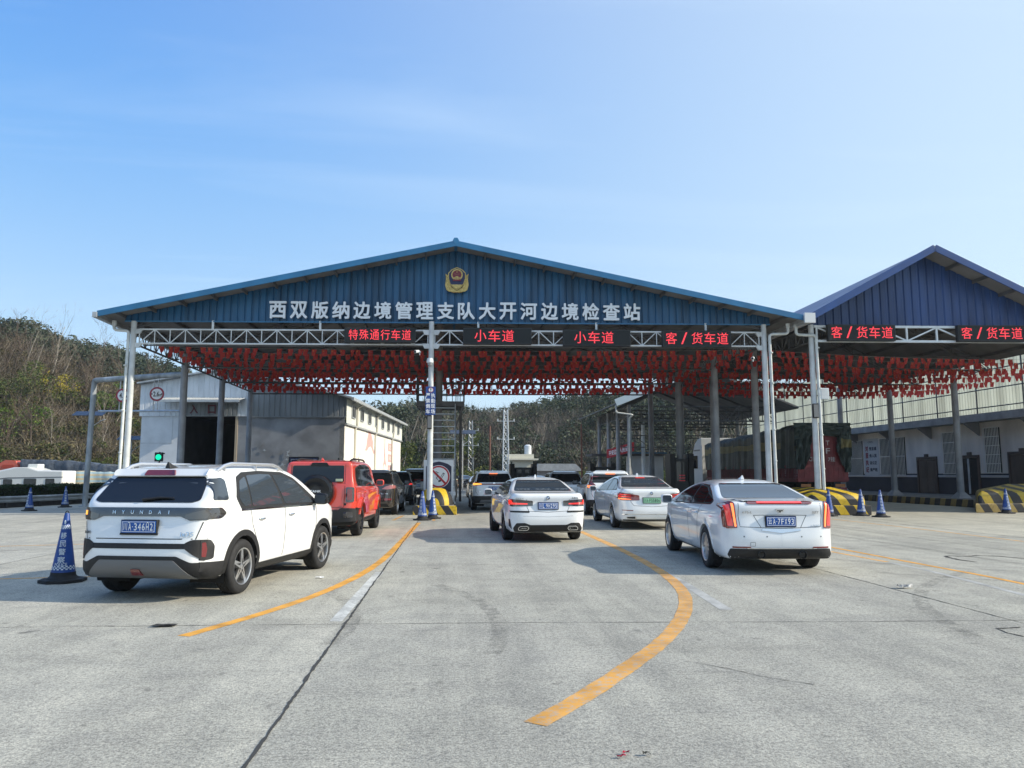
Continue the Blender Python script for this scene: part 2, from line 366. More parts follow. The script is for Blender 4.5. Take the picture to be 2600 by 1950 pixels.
def paint(name, col, wear, worn=(.40, .40, .38)):
    m = bpy.data.materials.new(name); m.use_nodes = True; t = m.node_tree; n = t.nodes; l = t.links; b = n['Principled BSDF']
    c = n.new("ShaderNodeTexCoord"); z = n.new("ShaderNodeTexNoise"); l.new(c.outputs['Object'], z.inputs['Vector']); z.inputs['Scale'].default_value = 16; z.inputs['Detail'].default_value = 8; z.inputs['Roughness'].default_value = .75
    z3 = n.new("ShaderNodeTexNoise"); l.new(c.outputs['Object'], z3.inputs['Vector']); z3.inputs['Scale'].default_value = 70; z3.inputs['Detail'].default_value = 3
    ad = n.new("ShaderNodeMath"); ad.operation = 'MULTIPLY_ADD'; l.new(z3.outputs[0], ad.inputs[0]); ad.inputs[1].default_value = .35; l.new(z.outputs[0], ad.inputs[2])
    r = n.new("ShaderNodeValToRGB"); l.new(ad.outputs[0], r.inputs[0]); r.color_ramp.elements[0].position = wear+.10; r.color_ramp.elements[1].position = wear+.30
    r.color_ramp.elements[0].color = (*worn, 1); r.color_ramp.elements[1].color = (*col, 1)
    z2 = n.new("ShaderNodeTexNoise"); l.new(c.outputs['Object'], z2.inputs['Vector']); z2.inputs['Scale'].default_value = 3; z2.inputs['Detail'].default_value = 5
    r2 = n.new("ShaderNodeValToRGB"); l.new(z2.outputs[0], r2.inputs[0]); r2.color_ramp.elements[0].color = (.45, .45, .45, 1); r2.color_ramp.elements[0].position = .3; r2.color_ramp.elements[1].position = .6
    x = n.new("ShaderNodeMixRGB"); x.blend_type = 'MULTIPLY'; x.inputs[0].default_value = .7; l.new(r.outputs[0], x.inputs[1]); l.new(r2.outputs[0], x.inputs[2]); l.new(x.outputs[0], b.inputs['Base Color']); b.inputs['Roughness'].default_value = .7
    return m
yel = paint('lane_yellow', (.76, .36, .04), .33); yel_old = paint('lane_yellow_old', (.70, .35, .065), .40); wht = paint('lane_white', (.62, .63, .60), .44); wht_old = paint('lane_white_old', (.52, .52, .50), .56)
ribbon('lane_line', [(-2.48,7.62),(-1.99,8.86),(-1.61,10.24),(-1.32,12.1),(-1.17,14.34),(-1.10,18.24),(-1.0,24.6)], .135, yel, .0026, edge=.004)
ribbon('lane_line', [(3.44,20.6),(3.44,15.65),(3.34,12.91),(3.2,11.18),(2.99,9.87),(2.7,8.85),(2.34,7.91),(1.89,6.97),(1.35,6.07),(.91,5.37),(.52,4.83)], .165, yel_old, .0026, edge=.005)
ribbon('lane_line', [(-1.17,8.25),(-1.09,12.3)], .13, wht, .0018)
ribbon('lane_line', [(3.30,12.0),(3.22,10.4),(3.08,8.6)], .14, wht_old, .0018)
ribbon('lane_line', [(7.88,17.5),(7.90,13.8),(7.92,12.0),(7.95,11.2),(7.88,9.9),(7.8,8.6)], .10, yel, .0026, edge=.003)
ribbon('lane_line', [(7.42,15.2),(7.53,13.0)], .10, yel_old, .0018)
ribbon('lane_line', [(7.53,12.9),(7.50,11.7),(7.34,10.5),(7.15,9.1)], .10, wht_old, .0018)
ribbon('lane_line', [(12.9,26),(13.0,21),(12.9,16.5)], .10, yel_old, .0018)
ribbon('lane_line', [(-1.9,25.9),(-1.75,28.9)], .12, yel_old, .0018); ribbon('lane_line', [(-.55,25.6),(-.62,28.9)], .10, yel_old, .0018)
ribbon('stop_line', [(.0,27.9),(2.3,27.8)], .12, wht_old, .0018)
ribbon('lane_line', [(-7.4,11.8),(-4.3,12.2)], .10, yel_old, .0018); ribbon('lane_line', [(-10.5,17.0),(-5.0,18.4)], .10, yel_old, .0018)
def tyre_material():
    m = bpy.data.materials.new('tyre_smear'); m.use_nodes = True; t = m.node_tree; n = t.nodes; l = t.links; b = n['Principled BSDF']; b.inputs['Base Color'].default_value = (.05, .05, .05, 1); b.inputs['Roughness'].default_value = .8
    c = n.new("ShaderNodeTexCoord"); z = n.new("ShaderNodeTexNoise"); l.new(c.outputs['Object'], z.inputs['Vector']); z.inputs['Scale'].default_value = 5; z.inputs['Detail'].default_value = 8; z.inputs['Roughness'].default_value = .8
    r = n.new("ShaderNodeMapRange"); l.new(z.outputs[0], r.inputs[0]); r.inputs[1].default_value = .42; r.inputs[2].default_value = .75; r.inputs[3].default_value = 0; r.inputs[4].default_value = .42; l.new(r.outputs[0], b.inputs['Alpha']); return m
smear = tyre_material()
for k, (cx, cy, rad, a0, a1) in enumerate(((-7.5, 15.5, 1.6, 10, 170), (-7.3, 15.6, 1.25, 0, 150), (11.5, 15.0, 5.0, 185, 250), (11.7, 14.6, 6.3, 190, 245), (-9.0, 8.0, 9.5, -10, 22), (-8.6, 8.0, 7.6, -8, 24), (14, 6, 9.2, 130, 172), (14, 6, 7.6, 132, 175))):
    ribbon('tyre_mark', [(cx+rad*math.cos(R(a)), cy+rad*.8*math.sin(R(a))) for a in np.linspace(a0, a1, 12)], .17, smear, .0013, 0, .15, seed=k)
for x0, x1, y0, y1 in ((9.6, 9.4, 12, 24), (11.1, 10.9, 12, 24)):
    ribbon('tyre_mark', [(x0, y0), ((x0+x1)/2+.05, (y0+y1)/2), (x1, y1)], .20, smear, .0012, 0, .2)
# dark slick asphalt patch of road beyond the canopies
g = MB(); g.grid(lambda u, v: (-16+46*u, 62+38*v, .004), 2, 2); tag(g.build('road', M('road_asphalt', (.16, .16, .155), .8, var=.3, scale=.6), smooth=False), kind='structure')
# raised footway by the right-hand building
kerb_m = M('kerb_concrete', (.33, .32, .30), .85, var=.3, scale=3)
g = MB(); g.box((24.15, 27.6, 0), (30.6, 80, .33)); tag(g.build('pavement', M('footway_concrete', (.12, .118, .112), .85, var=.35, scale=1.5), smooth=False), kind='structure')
# ------------------------------------------------------------------ stripes
def stripes(name, d, period, c1=(.60, .40, .015), c2=(.022, .022, .024), off=0.0, wear=.47):
    m = bpy.data.materials.new(name); m.use_nodes = True; t = m.node_tree; n = t.nodes; l = t.links; b = n['Principled BSDF']
    c = n.new("ShaderNodeTexCoord"); v = n.new("ShaderNodeVectorMath"); v.operation = 'DOT_PRODUCT'; l.new(c.outputs['Object'], v.inputs[0]); v.inputs[1].default_value = d
    a = n.new("ShaderNodeMath"); a.operation = 'ADD'; l.new(v.outputs['Value'], a.inputs[0]); a.inputs[1].default_value = off+period*50
    q = n.new("ShaderNodeMath"); q.operation = 'MODULO'; l.new(a.outputs[0], q.inputs[0]); q.inputs[1].default_value = period
    k = n.new("ShaderNodeMath"); k.operation = 'GREATER_THAN'; l.new(q.outputs[0], k.inputs[0]); k.inputs[1].default_value = period*.48
    x = n.new("ShaderNodeMixRGB"); l.new(k.outputs[0], x.inputs[0]); x.inputs[1].default_value = (*c1, 1); x.inputs[2].default_value = (*c2, 1)
    z = n.new("ShaderNodeTexNoise"); l.new(c.outputs['Object'], z.inputs['Vector']); z.inputs['Scale'].default_value = 9; z.inputs['Detail'].default_value = 8; z.inputs['Roughness'].default_value = .7
    r = n.new("ShaderNodeValToRGB"); l.new(z.outputs[0], r.inputs[0]); r.color_ramp.elements[0].position = wear-.14; r.color_ramp.elements[0].color = (.22, .20, .17, 1); r.color_ramp.elements[1].position = wear; r.color_ramp.elements[1].color = (1, 1, 1, 1)
    y = n.new("ShaderNodeMixRGB"); y.blend_type = 'MULTIPLY'; y.inputs[0].default_value = .6; l.new(x.outputs[0], y.inputs[1]); l.new(r.outputs[0], y.inputs[2]); l.new(y.outputs[0], b.inputs['Base Color']); b.inputs['Roughness'].default_value = .6
    return m
steel = M('painted_steel', (.56, .59, .60), .5, var=.18, scale=2.5, metal=.0, bump=.06)
steel_white = M('white_steel', (.66, .70, .72), .45, var=.12, scale=3)
steel_dark = M('weathered_steel', (.11, .11, .11), .6, var=.35, scale=1.8)
steel_brown = M('brown_steel', (.10, .09, .085), .6, var=.35, scale=2)
blue_clad = M('blue_cladding', (.011, .085, .19), .38, var=.42, scale=1.3, stretch=(2.2, 2.2, .25), spec=.5)
violet_clad = M('violet_blue_cladding', (.017, .052, .17), .40, var=.38, scale=1.3, stretch=(2.2, 2.2, .25))
blue_trim = M('blue_trim', (.022, .145, .30), .4, var=.2, scale=1.5)
violet_trim = M('violet_blue_trim', (.016, .062, .21), .4, var=.2, scale=1.5)
soffit = M('soffit_sheet', (.18, .178, .175), .6, var=.2, scale=1.2)
zinc = M('zinc', (.45, .47, .48), .42, metal=.3, var=.2, scale=3)
galv = M('galvanised', (.5, .52, .54), .4, metal=.5, var=.2, scale=4)
led_box = M('led_housing', (.016, .018, .02), .55)
led_face = M('led_face', (.018, .021, .022), .45, bump=.25, bscale=180, spec=.25)
led_text = M('led_text', (.4, .02, .03), .5, emit=(1.0, .055, .075), estr=.85)
letter_face = M('letter_face', (.72, .75, .78), .35, metal=.15)
letter_side = M('letter_side', (.42, .45, .49), .4)
gold = M('gold', (.55, .40, .14), .35, metal=.65, var=.3, scale=20)
def SK(x, d, z): return np.array([x, 29.5-.05*x+d, z])          # x across, d in from the front line of the canopies

def lattice(mb, p, q, h, n, r=.03, rv=.018, m=0, zig=True, flip=0):
    p = np.array(p, float); q = np.array(q, float); dn = np.array([0, 0, -h])
    mb.tube(p, q, r, 6, m); mb.tube(p+dn, q+dn, r, 6, m)
    for i in range(n+1):
        a = p+(q-p)*i/n; mb.tube(a, a+dn, rv, 5, m, cap=False)
        if i < n:
            b = p+(q-p)*(i+1)/n
            if (i+flip) % 2 == 0: mb.tube(a+dn, b, rv, 5, m, cap=False)
            else: mb.tube(a, b+dn, rv, 5, m, cap=False)
def corrugated(mb, x0, x1, zb, ztop, d, pitch=.27, depth=.028, m=0, W=SK, groove=.30):
    """upright sheet between x0 and x1; ztop(x) is its upper edge; narrow grooves between broad pans"""
    xs = []; x = x0
    while x < x1-1e-6:
        for f, dd in ((0, 0), (1-groove, 0), (1-groove*.72, depth), (1-groove*.28, depth)):
            xx = x+f*pitch
            if xx < x1: xs.append((xx, dd))
        x += pitch
    xs.append((x1, 0)); vs = []
    for xx, dd in xs: vs += [W(xx, d+dd, zb), W(xx, d+dd, max(zb+.01, ztop(xx)))]
    mb.add(vs, [(2*i, 2*i+2, 2*i+3, 2*i+1) for i in range(len(xs)-1)], m)
def elbow_pipe(mb, pts, r, n=10, m=0, collars=()):
    P = [np.array(p, float) for p in pts]; Q = [P[0]]
    for i in range(1, len(P)-1):
        a, b, c = P[i-1], P[i], P[i+1]; u = (a-b)/np.linalg.norm(a-b); v = (c-b)/np.linalg.norm(c-b); rr = min(.13, np.linalg.norm(a-b)*.45, np.linalg.norm(c-b)*.45)
        for k in range(5): t = k/4; Q.append((1-t)**2*(b+u*rr)+2*t*(1-t)*b+t*t*(b+v*rr))
    Q.append(P[-1]); mb.pipe(Q, r, n, m)
    for z in collars: x, y = P[-1][0], P[-1][1]; mb.tube((x, y, z), (x, y, z+.05), r*1.12, n, m)
pipe_m = M('downpipe_plastic', (.60, .63, .62), .45, var=.18, scale=4)

# ------------------------------------------------------------------ the wide blue canopy
XL, XR = -12.2, 12.2
ROWS = [0.0, 5.8, 11.6, 17.4]
RX, RZ, EL, ER, EZ = .1, 10.30, -13.15, 13.35, 7.50
def roof1(x): return RZ-(RZ-EZ)*(abs(x-RX)/((RX-EL) if x < RX else (ER-RX)))
t = thing('blue_canopy', 'wide checkpoint canopy with low blue gable, big white characters and a gold crest', 'canopy', SK(0, 8, 0)); blue_canopy = t
for nm, a, b in (('roof_sheet', EL, RX), ('roof_sheet', RX, ER)):
    mb = MB(); d0, d1 = -1.0, 18.8; A, B = roof1(a), roof1(b)
    P = [SK(a, d0, A+.02), SK(b, d0, B+.02), SK(b, d1, B+.02), SK(a, d1, A+.02)]; Q = [p-np.array([0, 0, .06]) for p in P]
    mb.add(P, [(0, 1, 2, 3)], 0); mb.add(Q, [(3, 2, 1, 0)], 1); mb.add(P+Q, [(0, 1, 5, 4), (1, 2, 6, 5), (2, 3, 7, 6), (3, 0, 4, 7)], 0)
    mb.build(nm, [blue_trim, soffit], t, smooth=False)
for a, b in ((EL, RX), (RX, ER)):
    mb = MB(); p = SK(a, -1.02, roof1(a)-.06); q = SK(b, -1.02, roof1(b)-.06); mb.bar(p, q, .05, .22, 0, up=(0, 0, 1)); mb.build('barge_board', blue_trim, t, smooth=False, bevel=.01)
mb = MB(); mb.pipe([SK(RX, -1.05, RZ+.05), SK(RX, 18.8, RZ+.05)], .12, 6); mb.build('ridge_cap', blue_trim, t, smooth=False)
k = 0
for i in range(-11, 12):
    x = RX+i*1.15; d = .055
    if abs(i) < 1: continue
    mb = MB(); z = roof1(x)-.11; mb.bar(SK(x, -.97, z), SK(x, 18.7, z), .06, .13); mb.build('purlin', steel_dark, t, smooth=False)
mb = MB(); corrugated(mb, -12.55, 12.45, 7.36, lambda x: roof1(x)-.05, 0.0, depth=.04, m=0); mb.build('gable_cladding', blue_clad, t, smooth=False, fix=False)
mb = MB(); mb.bar(SK(-12.55, -.02, 7.36), SK(12.45, -.02, 7.36), .05, .05); mb.build('cladding_trim', blue_trim, t, smooth=False)
mb = MB(); corrugated(mb, -12.55, 12.45, 7.45, lambda x: roof1(x)-.05, 17.9, m=0); mb.build('gable_cladding', soffit, t, smooth=False, fix=False)
for x in (XL, XR):                                         # columns
    for d in ROWS:
        mb = MB(); r = .105 if d == 0 else .15; p = SK(x, d, 0); mb.tube(p, p+(0, 0, 7.36 if d == 0 else 7.0), r*1.08, 16, 0, r); mb.box(p+(-.22, -.22, 0), p+(.22, .22, .02))
        if d == 0:
            for z in (7.0, 6.46): mb.prism([(0, .06), (.34, .06), (.22, -.12), (0, -.12)], lambda u, v, dd, z=z, s=(1 if x < 0 else -1): p+np.array([s*(u+.02), dd, z+v]), -.05, .05)
            for z in (2.2, 3.6, 5.0): mb.tube(p+(0, 0, z), p+(0, 0, z+.03), r*1.10, 16)
        mb.build('column', steel if d == 0 else M('grey_column', (.30, .31, .33), .55, var=.25, scale=2), t, smooth=40)
for x, d in ((-.58, 5.8), (-.8, 11.6), (-.8, 17.4)):
    mb = MB(); p = SK(x, d, 0); mb.tube(p, p+(0, 0, 9.0), .15, 14); mb.build('column', M('beige_column', (.24, .22, .205), .6, var=.25, scale=2), t, smooth=40)
p = SK(-.81, -.02, 0); mb = MB(); mb.tube(p, p+(0, 0, 7.40), .112, 18, 0, .102)
for z in (7.0, 6.46):
    for s in (1, -1): mb.prism([(0, .07), (.30, .07), (.20, -.12), (0, -.12)], lambda u, v, dd, s=s, z=z: p+np.array([s*(u+.06), dd, z+v]), -.05, .05)
for z in (1.9, 3.2, 5.5): mb.tube(p+(0, 0, z), p+(0, 0, z+.03), .114, 18)
mb.build('column', steel, t, smooth=40)
for (a, b, n) in ((-11.98, -.95, 19), (-.68, 12.0, 22)):    # the white lattice over the lanes
    mb = MB(); lattice(mb, SK(a, 0, 7.05), SK(b, 0, 7.05), .55, n, .034, .02); mb.build('front_truss', steel_white, t, smooth=40)
    mb = MB(); lattice(mb, SK(a, .42, 7.05), SK(b, .42, 7.05), .55, n, .03, .016, flip=1); mb.build('inner_truss', steel_dark, t, smooth=40)
for x in (-9.2, -5.1, 1.0, 5.6, 9.9):
    mb = MB(); mb.bar(SK(x, -.02, 7.40), SK(x, -.02, 7.04), .08, .05, up=(0, 1, 0)); mb.build('hanger', steel_white, t, smooth=False)
for d in ROWS[1:]:                                         # dark lattice beams across, rafters up to the ridge
    mb = MB(); lattice(mb, SK(XL, d, 7.0), SK(XR, d, 7.0), .62, 30, .045, .024); mb.build('cross_truss', steel_dark, t, smooth=40)
for d in ROWS:
    for a, b in ((XL, RX), (RX, XR)):
        mb = MB(); lattice(mb, SK(a, d+.15, roof1(a)-.2), SK(b, d+.15, roof1(b)-.2), .35, 14, .04, .02); mb.build('rafter', steel_dark, t, smooth=40)
for x in (XL, XR):
    mb = MB(); lattice(mb, SK(x, 0, 7.1), SK(x, 17.4, 7.1), .60, 30, .04, .022); mb.build('eave_truss', steel_dark, t, smooth=40)
for s, x in ((-1, EL), (1, ER)):                           # gutters with their end boxes, and the downpipes
    z = EZ-.10; mb = MB(); mb.bar(SK(x+s*.08, -1.08, z), SK(x+s*.08, 18.8, z), .17, .20); mb.build('gutter', zinc, t, smooth=False, bevel=.01)
mb = MB(); a = SK(-12.95, -.02, 7.32); elbow_pipe(mb, [a, a+(0, 0, -.30), SK(-12.38, -.02, 6.98), SK(-12.385, -.16, .1)], .058, collars=(5.6, 3.9, 2.3)); mb.tube(a+(0, 0, -.12), a+(0, 0, .05), .085, 10); mb.build('downpipe', pipe_m, t, smooth=50)
mb = MB(); a = SK(13.10, -.15, 7.32); elbow_pipe(mb, [a, a+(0, 0, -.34), SK(12.36, -.15, 6.95), SK(12.40, -.17, .1)], .058, collars=(6.2, 5.0, 3.2, 2.0)); mb.tube(a+(0, 0, -.10), a+(0, 0, .06), .08, 10); mb.build('downpipe', pipe_m, t, smooth=50)
# characters across the gable: one raised part each
SIGN = '西双版纳边境管理支队大开河边境检查站'
for i, ch in enumerate(SIGN):
    x = -6.72+i*(13.70/17)*1.0; u = (i/17); c = SK(x, -.13, 7.81); mb = MB()
    put_text(mb, ch, c, w=.66, h=.68, right=(1, -.05, 0), bold=.026, depth=.045, res=2)
    nf = len(mb.f); me_m = []
    V = mb.v
    for f in mb.f:
        q = np.array([V[i_] for i_ in f]); nv = np.cross(q[1]-q[0], q[2]-q[0]); nv /= np.linalg.norm(nv)+1e-9; me_m.append(0 if abs(nv[1]) > .8 else 1)
    mb.m = me_m; mb.build('raised_character', [letter_face, letter_side], t, smooth=False, fix=False)
# crest: shield, red roundel, wheat ears
c0 = SK(.155, -.12, 9.03)
def EM(s=1.0): return lambda u, v, d: c0+np.array([u*s, -d-.05*u*s, v*s])
em = MB(); q = [(-.40,-.40),(-.46,-.20),(-.42,.10),(-.34,.24),(-.30,.0),(-.20,-.30),(0,-.42),(.20,-.30),(.30,.0),(.34,.24),(.42,.10),(.46,-.20),(.40,-.40),(.16,-.50),(-.16,-.50)]
em.prism(q, EM(), 0, .05, 0)
for s in (1, -1):
    for k in range(5):
        a = (.40-.03*k*k*.4, .16-.14*k); em.prism([(s*(a[0]-.10), a[1]-.13), (s*(a[0]+.03), a[1]-.03), (s*(a[0]+.055), a[1]+.09), (s*(a[0]-.04), a[1]+.02)], EM(), .03, .085, 0)
    em.prism([(0,-.50),(s*.30,-.47),(s*.42,-.40),(s*.20,-.42),(0,-.44)], EM(), .05, .10, 0)
crest = em.build('crest', gold, t, smooth=False, bevel=.008)
sh = [(0,.50),(-.12,.45),(-.22,.40),(-.34,.27),(-.34,.05),(-.27,-.17),(-.14,-.33),(0,-.41),(.14,-.33),(.27,-.17),(.34,.05),(.34,.27),(.22,.40),(.12,.45)]
mb = MB(); mb.prism(sh, EM(), .06, .10, 0); mb.prism(inset(sh, .028) if False else [(u*.91, v*.92) for u, v in sh], EM(), .10, .115, 1); mb.build('crest_shield', [gold, M('crest_navy', (.012, .016, .07), .4)], crest, smooth=False)
mb = MB(); cz = np.array([0, 0, .19])
def ringp(r0, r1, d0, d1, m, n=28, cy=.19):
    mb.prism([(r1*math.cos(2*math.pi*k/n), cy+r1*math.sin(2*math.pi*k/n)) for k in range(n)], EM(), d0, d1, m)
ringp(0, .225, .11, .135, 0); ringp(0, .175, .13, .145, 1)
mb.prism([(-.16,-.06),(.16,-.06),(.13,.01),(-.13,.01)], EM(), .12, .15, 1)
mb.prism([(-.12,.06),(.12,.06),(.12,.085),(-.12,.085)], EM(), .14, .155, 0); mb.prism([(-.06,.085),(.06,.085),(.05,.125),(-.05,.125)], EM(), .14, .155, 0); mb.prism([(-.12,.03),(0,.045),(.12,.03),(.07,.0),(-.07,.0)], EM(), .14, .155, 0)
def star(x, y, r): return [(x+(r if k % 2 == 0 else r*.4)*math.sin(math.pi*k/5), y+(r if k % 2 == 0 else r*.4)*math.cos(math.pi*k/5)) for k in range(10)]
mb.prism(star(0, .295, .035), EM(), .14, .156, 0)
for x, y in ((-.08, .22), (-.035, .20), (.035, .20), (.08, .22)): mb.prism(star(x, y, .015), EM(), .14, .156, 0)
mb.prism([(-.22,-.20),(.22,-.20),(.10,-.32),(0,-.37),(-.10,-.32)], EM(), .11, .13, 0)
mb.build('crest_roundel', [gold, M('crest_red', (.18, .012, .03), .4)], crest, smooth=False)

# ------------------------------------------------------------------ the violet-blue canopy beside it
XA, XB = 14.08, 25.5
R2X, R2Z, E2L, E2R = 18.6, 10.30, 13.45, 25.9
def roof2(x): return R2Z-.555*abs(x-R2X) if x < R2X else max(R2Z-.50*(x-R2X), 6.9)
t = thing('violet_canopy', 'tall steep canopy with violet blue gable on the right, beside the barred building', 'canopy', SK(19, 8, 0))
for a, b in ((E2L, R2X), (R2X, 25.4)):
    mb = MB(); d0, d1 = -1.0, 18.8; A, B = roof2(a), roof2(b)
    P = [SK(a, d0, A+.02), SK(b, d0, B+.02), SK(b, d1, B+.02), SK(a, d1, A+.02)]; Q = [p-np.array([0, 0, .06]) for p in P]
    mb.add(P, [(0, 1, 2, 3)], 0); mb.add(Q, [(3, 2, 1, 0)], 1); mb.add(P+Q, [(0, 1, 5, 4), (1, 2, 6, 5), (2, 3, 7, 6), (3, 0, 4, 7)], 0); mb.build('roof_sheet', [violet_trim, soffit], t, smooth=False)
    mb = MB(); mb.bar(SK(a, -1.02, A-.07), SK(b, -1.02, B-.07), .05, .26); mb.build('barge_board', violet_trim, t, smooth=False, bevel=.01)
for i in range(1, 7):
    for s in (-1, 1):
        x = R2X+s*i*1.05
        if E2L+.1 < x < 25.3: mb = MB(); z = roof2(x)-.11; mb.bar(SK(x, -.97, z), SK(x, 18.7, z), .06, .13); mb.build('purlin', steel_dark, t, smooth=False)
mb = MB(); corrugated(mb, 13.75, 25.2, 7.36, lambda x: roof2(x)-.05, 0.0, pitch=.32, depth=.035); mb.build('gable_cladding', violet_clad, t, smooth=False, fix=False)
mb = MB(); corrugated(mb, 13.75, 25.2, 7.45, lambda x: roof2(x)-.05, 17.9, pitch=.32); mb.build('gable_cladding', soffit, t, smooth=False, fix=False)
for x in (XA, XB):
    for d in ROWS:
        p = SK(x, d, 0) if x == XA else np.array([25.5, 31.2+d, .33])
        mb = MB(); r = .105 if (d == 0 and x == XA) else .15; mb.tube(p, (p[0], p[1], 7.36 if x == XA else 7.2), r*1.12, 16, 0, r)
        if x == XA and d == 0:
            for z in (2.0, 3.4, 5.2): mb.tube(p+(0, 0, z), p+(0, 0, z+.03), r*1.12, 16)
        if x == XB: mb.hexa([p+(-.34,-.34,0), p+(.34,-.34,0), p+(.34,.34,0), p+(-.34,.34,0), p+(-.13,-.13,.30), p+(.13,-.13,.30), p+(.13,.13,.30), p+(-.13,.13,.30)])
        mb.build('column', steel if (x == XA and d == 0) else M('grey_column', (.30, .31, .33), .55, var=.25, scale=2), t, smooth=40)
mb = MB()                                                   # front beam: white angle-iron lattice
for z in (7.30, 6.72): mb.bar(SK(14.2, 0, z), SK(25.3, 0, z), .09, .09)
n = 9
for i in range(n+1):
    a = 14.3+i*1.2; mb.bar(SK(a, 0, 7.28), SK(a, 0, 6.74), .07, .06, up=(0, 1, 0))
    if i < n: (mb.bar(SK(a, 0, 7.28), SK(a+1.2, 0, 6.74), .055, .05, up=(0, 1, 0)) if i % 2 == 0 else mb.bar(SK(a, 0, 6.74), SK(a+1.2, 0, 7.28), .055, .05, up=(0, 1, 0)))
mb.build('front_truss', steel_white, t, smooth=False)
for d in ROWS[1:]: mb = MB(); lattice(mb, SK(XA, d, 7.0), SK(25.4, d, 7.0), .62, 14, .045, .024); mb.build('cross_truss', steel_dark, t, smooth=40)
for a, b in ((XA, R2X), (R2X, 25.3)):
    for d in ROWS: mb = MB(); lattice(mb, SK(a, d+.15, roof2(a)-.2), SK(b, d+.15, roof2(b)-.2), .35, 8, .04, .02); mb.build('rafter', steel_dark, t, smooth=40)
mb = MB(); lattice(mb, (25.5, 28.6, 7.75), (25.5, 48.6, 7.75), .85, 26, .06, .035); mb.build('eave_truss', steel_dark, t, smooth=40)
mb = MB(); lattice(mb, SK(XA, 0, 7.3), SK(XA, 17.4, 7.3), .6, 26, .045, .024); mb.build('eave_truss', steel_dark, t, smooth=40)
mb = MB(); mb.bar(SK(13.50, -1.06, 7.33), SK(13.50, 18.8, 7.33), .2, .22); mb.build('gutter', zinc, t, smooth=False, bevel=.01)
mb = MB(); mb.box(SK(13.30, -1.2, 7.22), SK(13.72, -1.08, 7.60)); mb.build('gutter_end', M('pale_zinc', (.6, .62, .63), .4), t, smooth=False)
mb = MB(); a = SK(13.42, -.15, 7.30); elbow_pipe(mb, [a, a+(0, 0, -.36), SK(14.20, -.15, 6.92), SK(14.24, -.17, .1)], .058, collars=(6.4, 4.8, 3.0, 1.7)); mb.tube(a+(0, 0, -.10), a+(0, 0, .06), .10, 10); mb.build('downpipe', pipe_m, t, smooth=50)

# ------------------------------------------------------------------ lane signs under the fascias (hung on the lattice: things of their own)
for k, (a, b, zt, zb, txt, lab) in enumerate(((-4.13, -1.41, 7.10, 6.53, '特殊通行车道', 'dark lane board reading 特殊通行车道 in red, left of the centre pole'), (.41, 3.04, 7.12, 6.47, '小车道', 'dark lane board reading 小车道 in red, next right of the centre pole'),
        (4.26, 6.87, 7.07, 6.43, '小车道', 'dark lane board reading 小车道 in red, middle of the wide canopy right half'), (8.11, 10.79, 7.06, 6.41, '客/货车道', 'dark lane board reading 客/货车道 in red, rightmost under the wide canopy'),
        (14.6, 17.27, 7.33, 6.68, '客/货车道', 'dark lane board reading 客/货车道 in red, under the violet gable by the twin pipes'), (19.75, 22.43, 7.33, 6.67, '客/货车道', 'dark lane board reading 客/货车道 in red, at the right edge of the violet gable'))):
    cx = (a+b)/2; c = SK(cx, -.33, zb); t = thing('lane_board', lab, 'led sign', c, 'red lit lane boards'); w2 = (b-a)/2
    S = lambda x, d, z: np.array([cx+x, 29.5-.05*(cx+x)-.33+d, z])
    def bx(mb, x0, x1, d0, d1, z0, z1, m=0): mb.hexa([S(x0,d0,z0), S(x1,d0,z0), S(x1,d1,z0), S(x0,d1,z0), S(x0,d0,z1), S(x1,d0,z1), S(x1,d1,z1), S(x0,d1,z1)], m)
    mb = MB(); bx(mb, -w2, w2, 0, .18, zb, zt); mb.build('housing', led_box, t, smooth=False, bevel=.015)
    mb = MB(); bx(mb, -w2+.04, w2-.04, -.008, -.002, zb+.05, zt-.05); pn = mb.build('display', led_face, t, smooth=False)
    n = len(txt); cw = .37; wide = {6: .405, 3: .53, 5: .50}[n]; hh = .40 if n == 6 else .46
    mb = MB(); tot = n*wide; shift_ = 0 if n != 3 else -.12
    for i, ch in enumerate(txt):
        put_text(mb, ch, S(-tot/2+(i+.5)*wide+shift_, -.013, (zb+zt)/2+.01), w=(wide*.86 if ch != '/' else wide*.5), h=hh, right=(1, -.05, 0), bold=.0, res=2)
    mb.build('lit_characters', led_text, pn, smooth=False, fix=False)
    mb = MB(); [bx(mb, s*w2*.7-.03, s*w2*.7+.03, .18, .36, zt-.12, zt-.06) for s in (-1, 1)]; mb.build('mounting_bracket', steel_white, t, smooth=False)
# ------------------------------------------------------------------ warehouse on the left
corr_white = M('white_corrugated', (.70, .73, .76), .45, var=.16, scale=1.6, stretch=(1, 1, .4))
render_white = M('render_white', (.72, .74, .76), .8, var=.12, scale=1.2)
render_grey = M('render_grey', (.27, .275, .285), .75, var=.3, scale=.9)
render_cream = M('render_cream', (.76, .73, .66), .85, var=.10, scale=1.0)
corr_grey = M('grey_corrugated', (.22, .235, .24), .5, var=.3, scale=1.2, stretch=(1, 1, .3))
mural_pink = M('mural_pink', (.62, .36, .33), .85, var=.15, scale=4)
mural_grey = M('mural_grey', (.28, .26, .24), .85)
pane_dark = M('dark_pane', (.02, .024, .026), .08, spec=.6)
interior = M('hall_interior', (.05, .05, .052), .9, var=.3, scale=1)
A = np.array([-20.8, 53.4]); B = np.array([-7.2, 52.5]); C = np.array([-5.2, 79.6]); D_ = A+(C-B)
t = thing('warehouse', 'pale warehouse with corrugated upper walls, dark gateway and pink mural on its sunlit side', 'warehouse', (A[0], A[1], 0)); wh = t
fr = (B-A)/np.linalg.norm(B-A); sdv = (C-B)/np.linalg.norm(C-B); FL = np.linalg.norm(B-A); SL = np.linalg.norm(C-B)
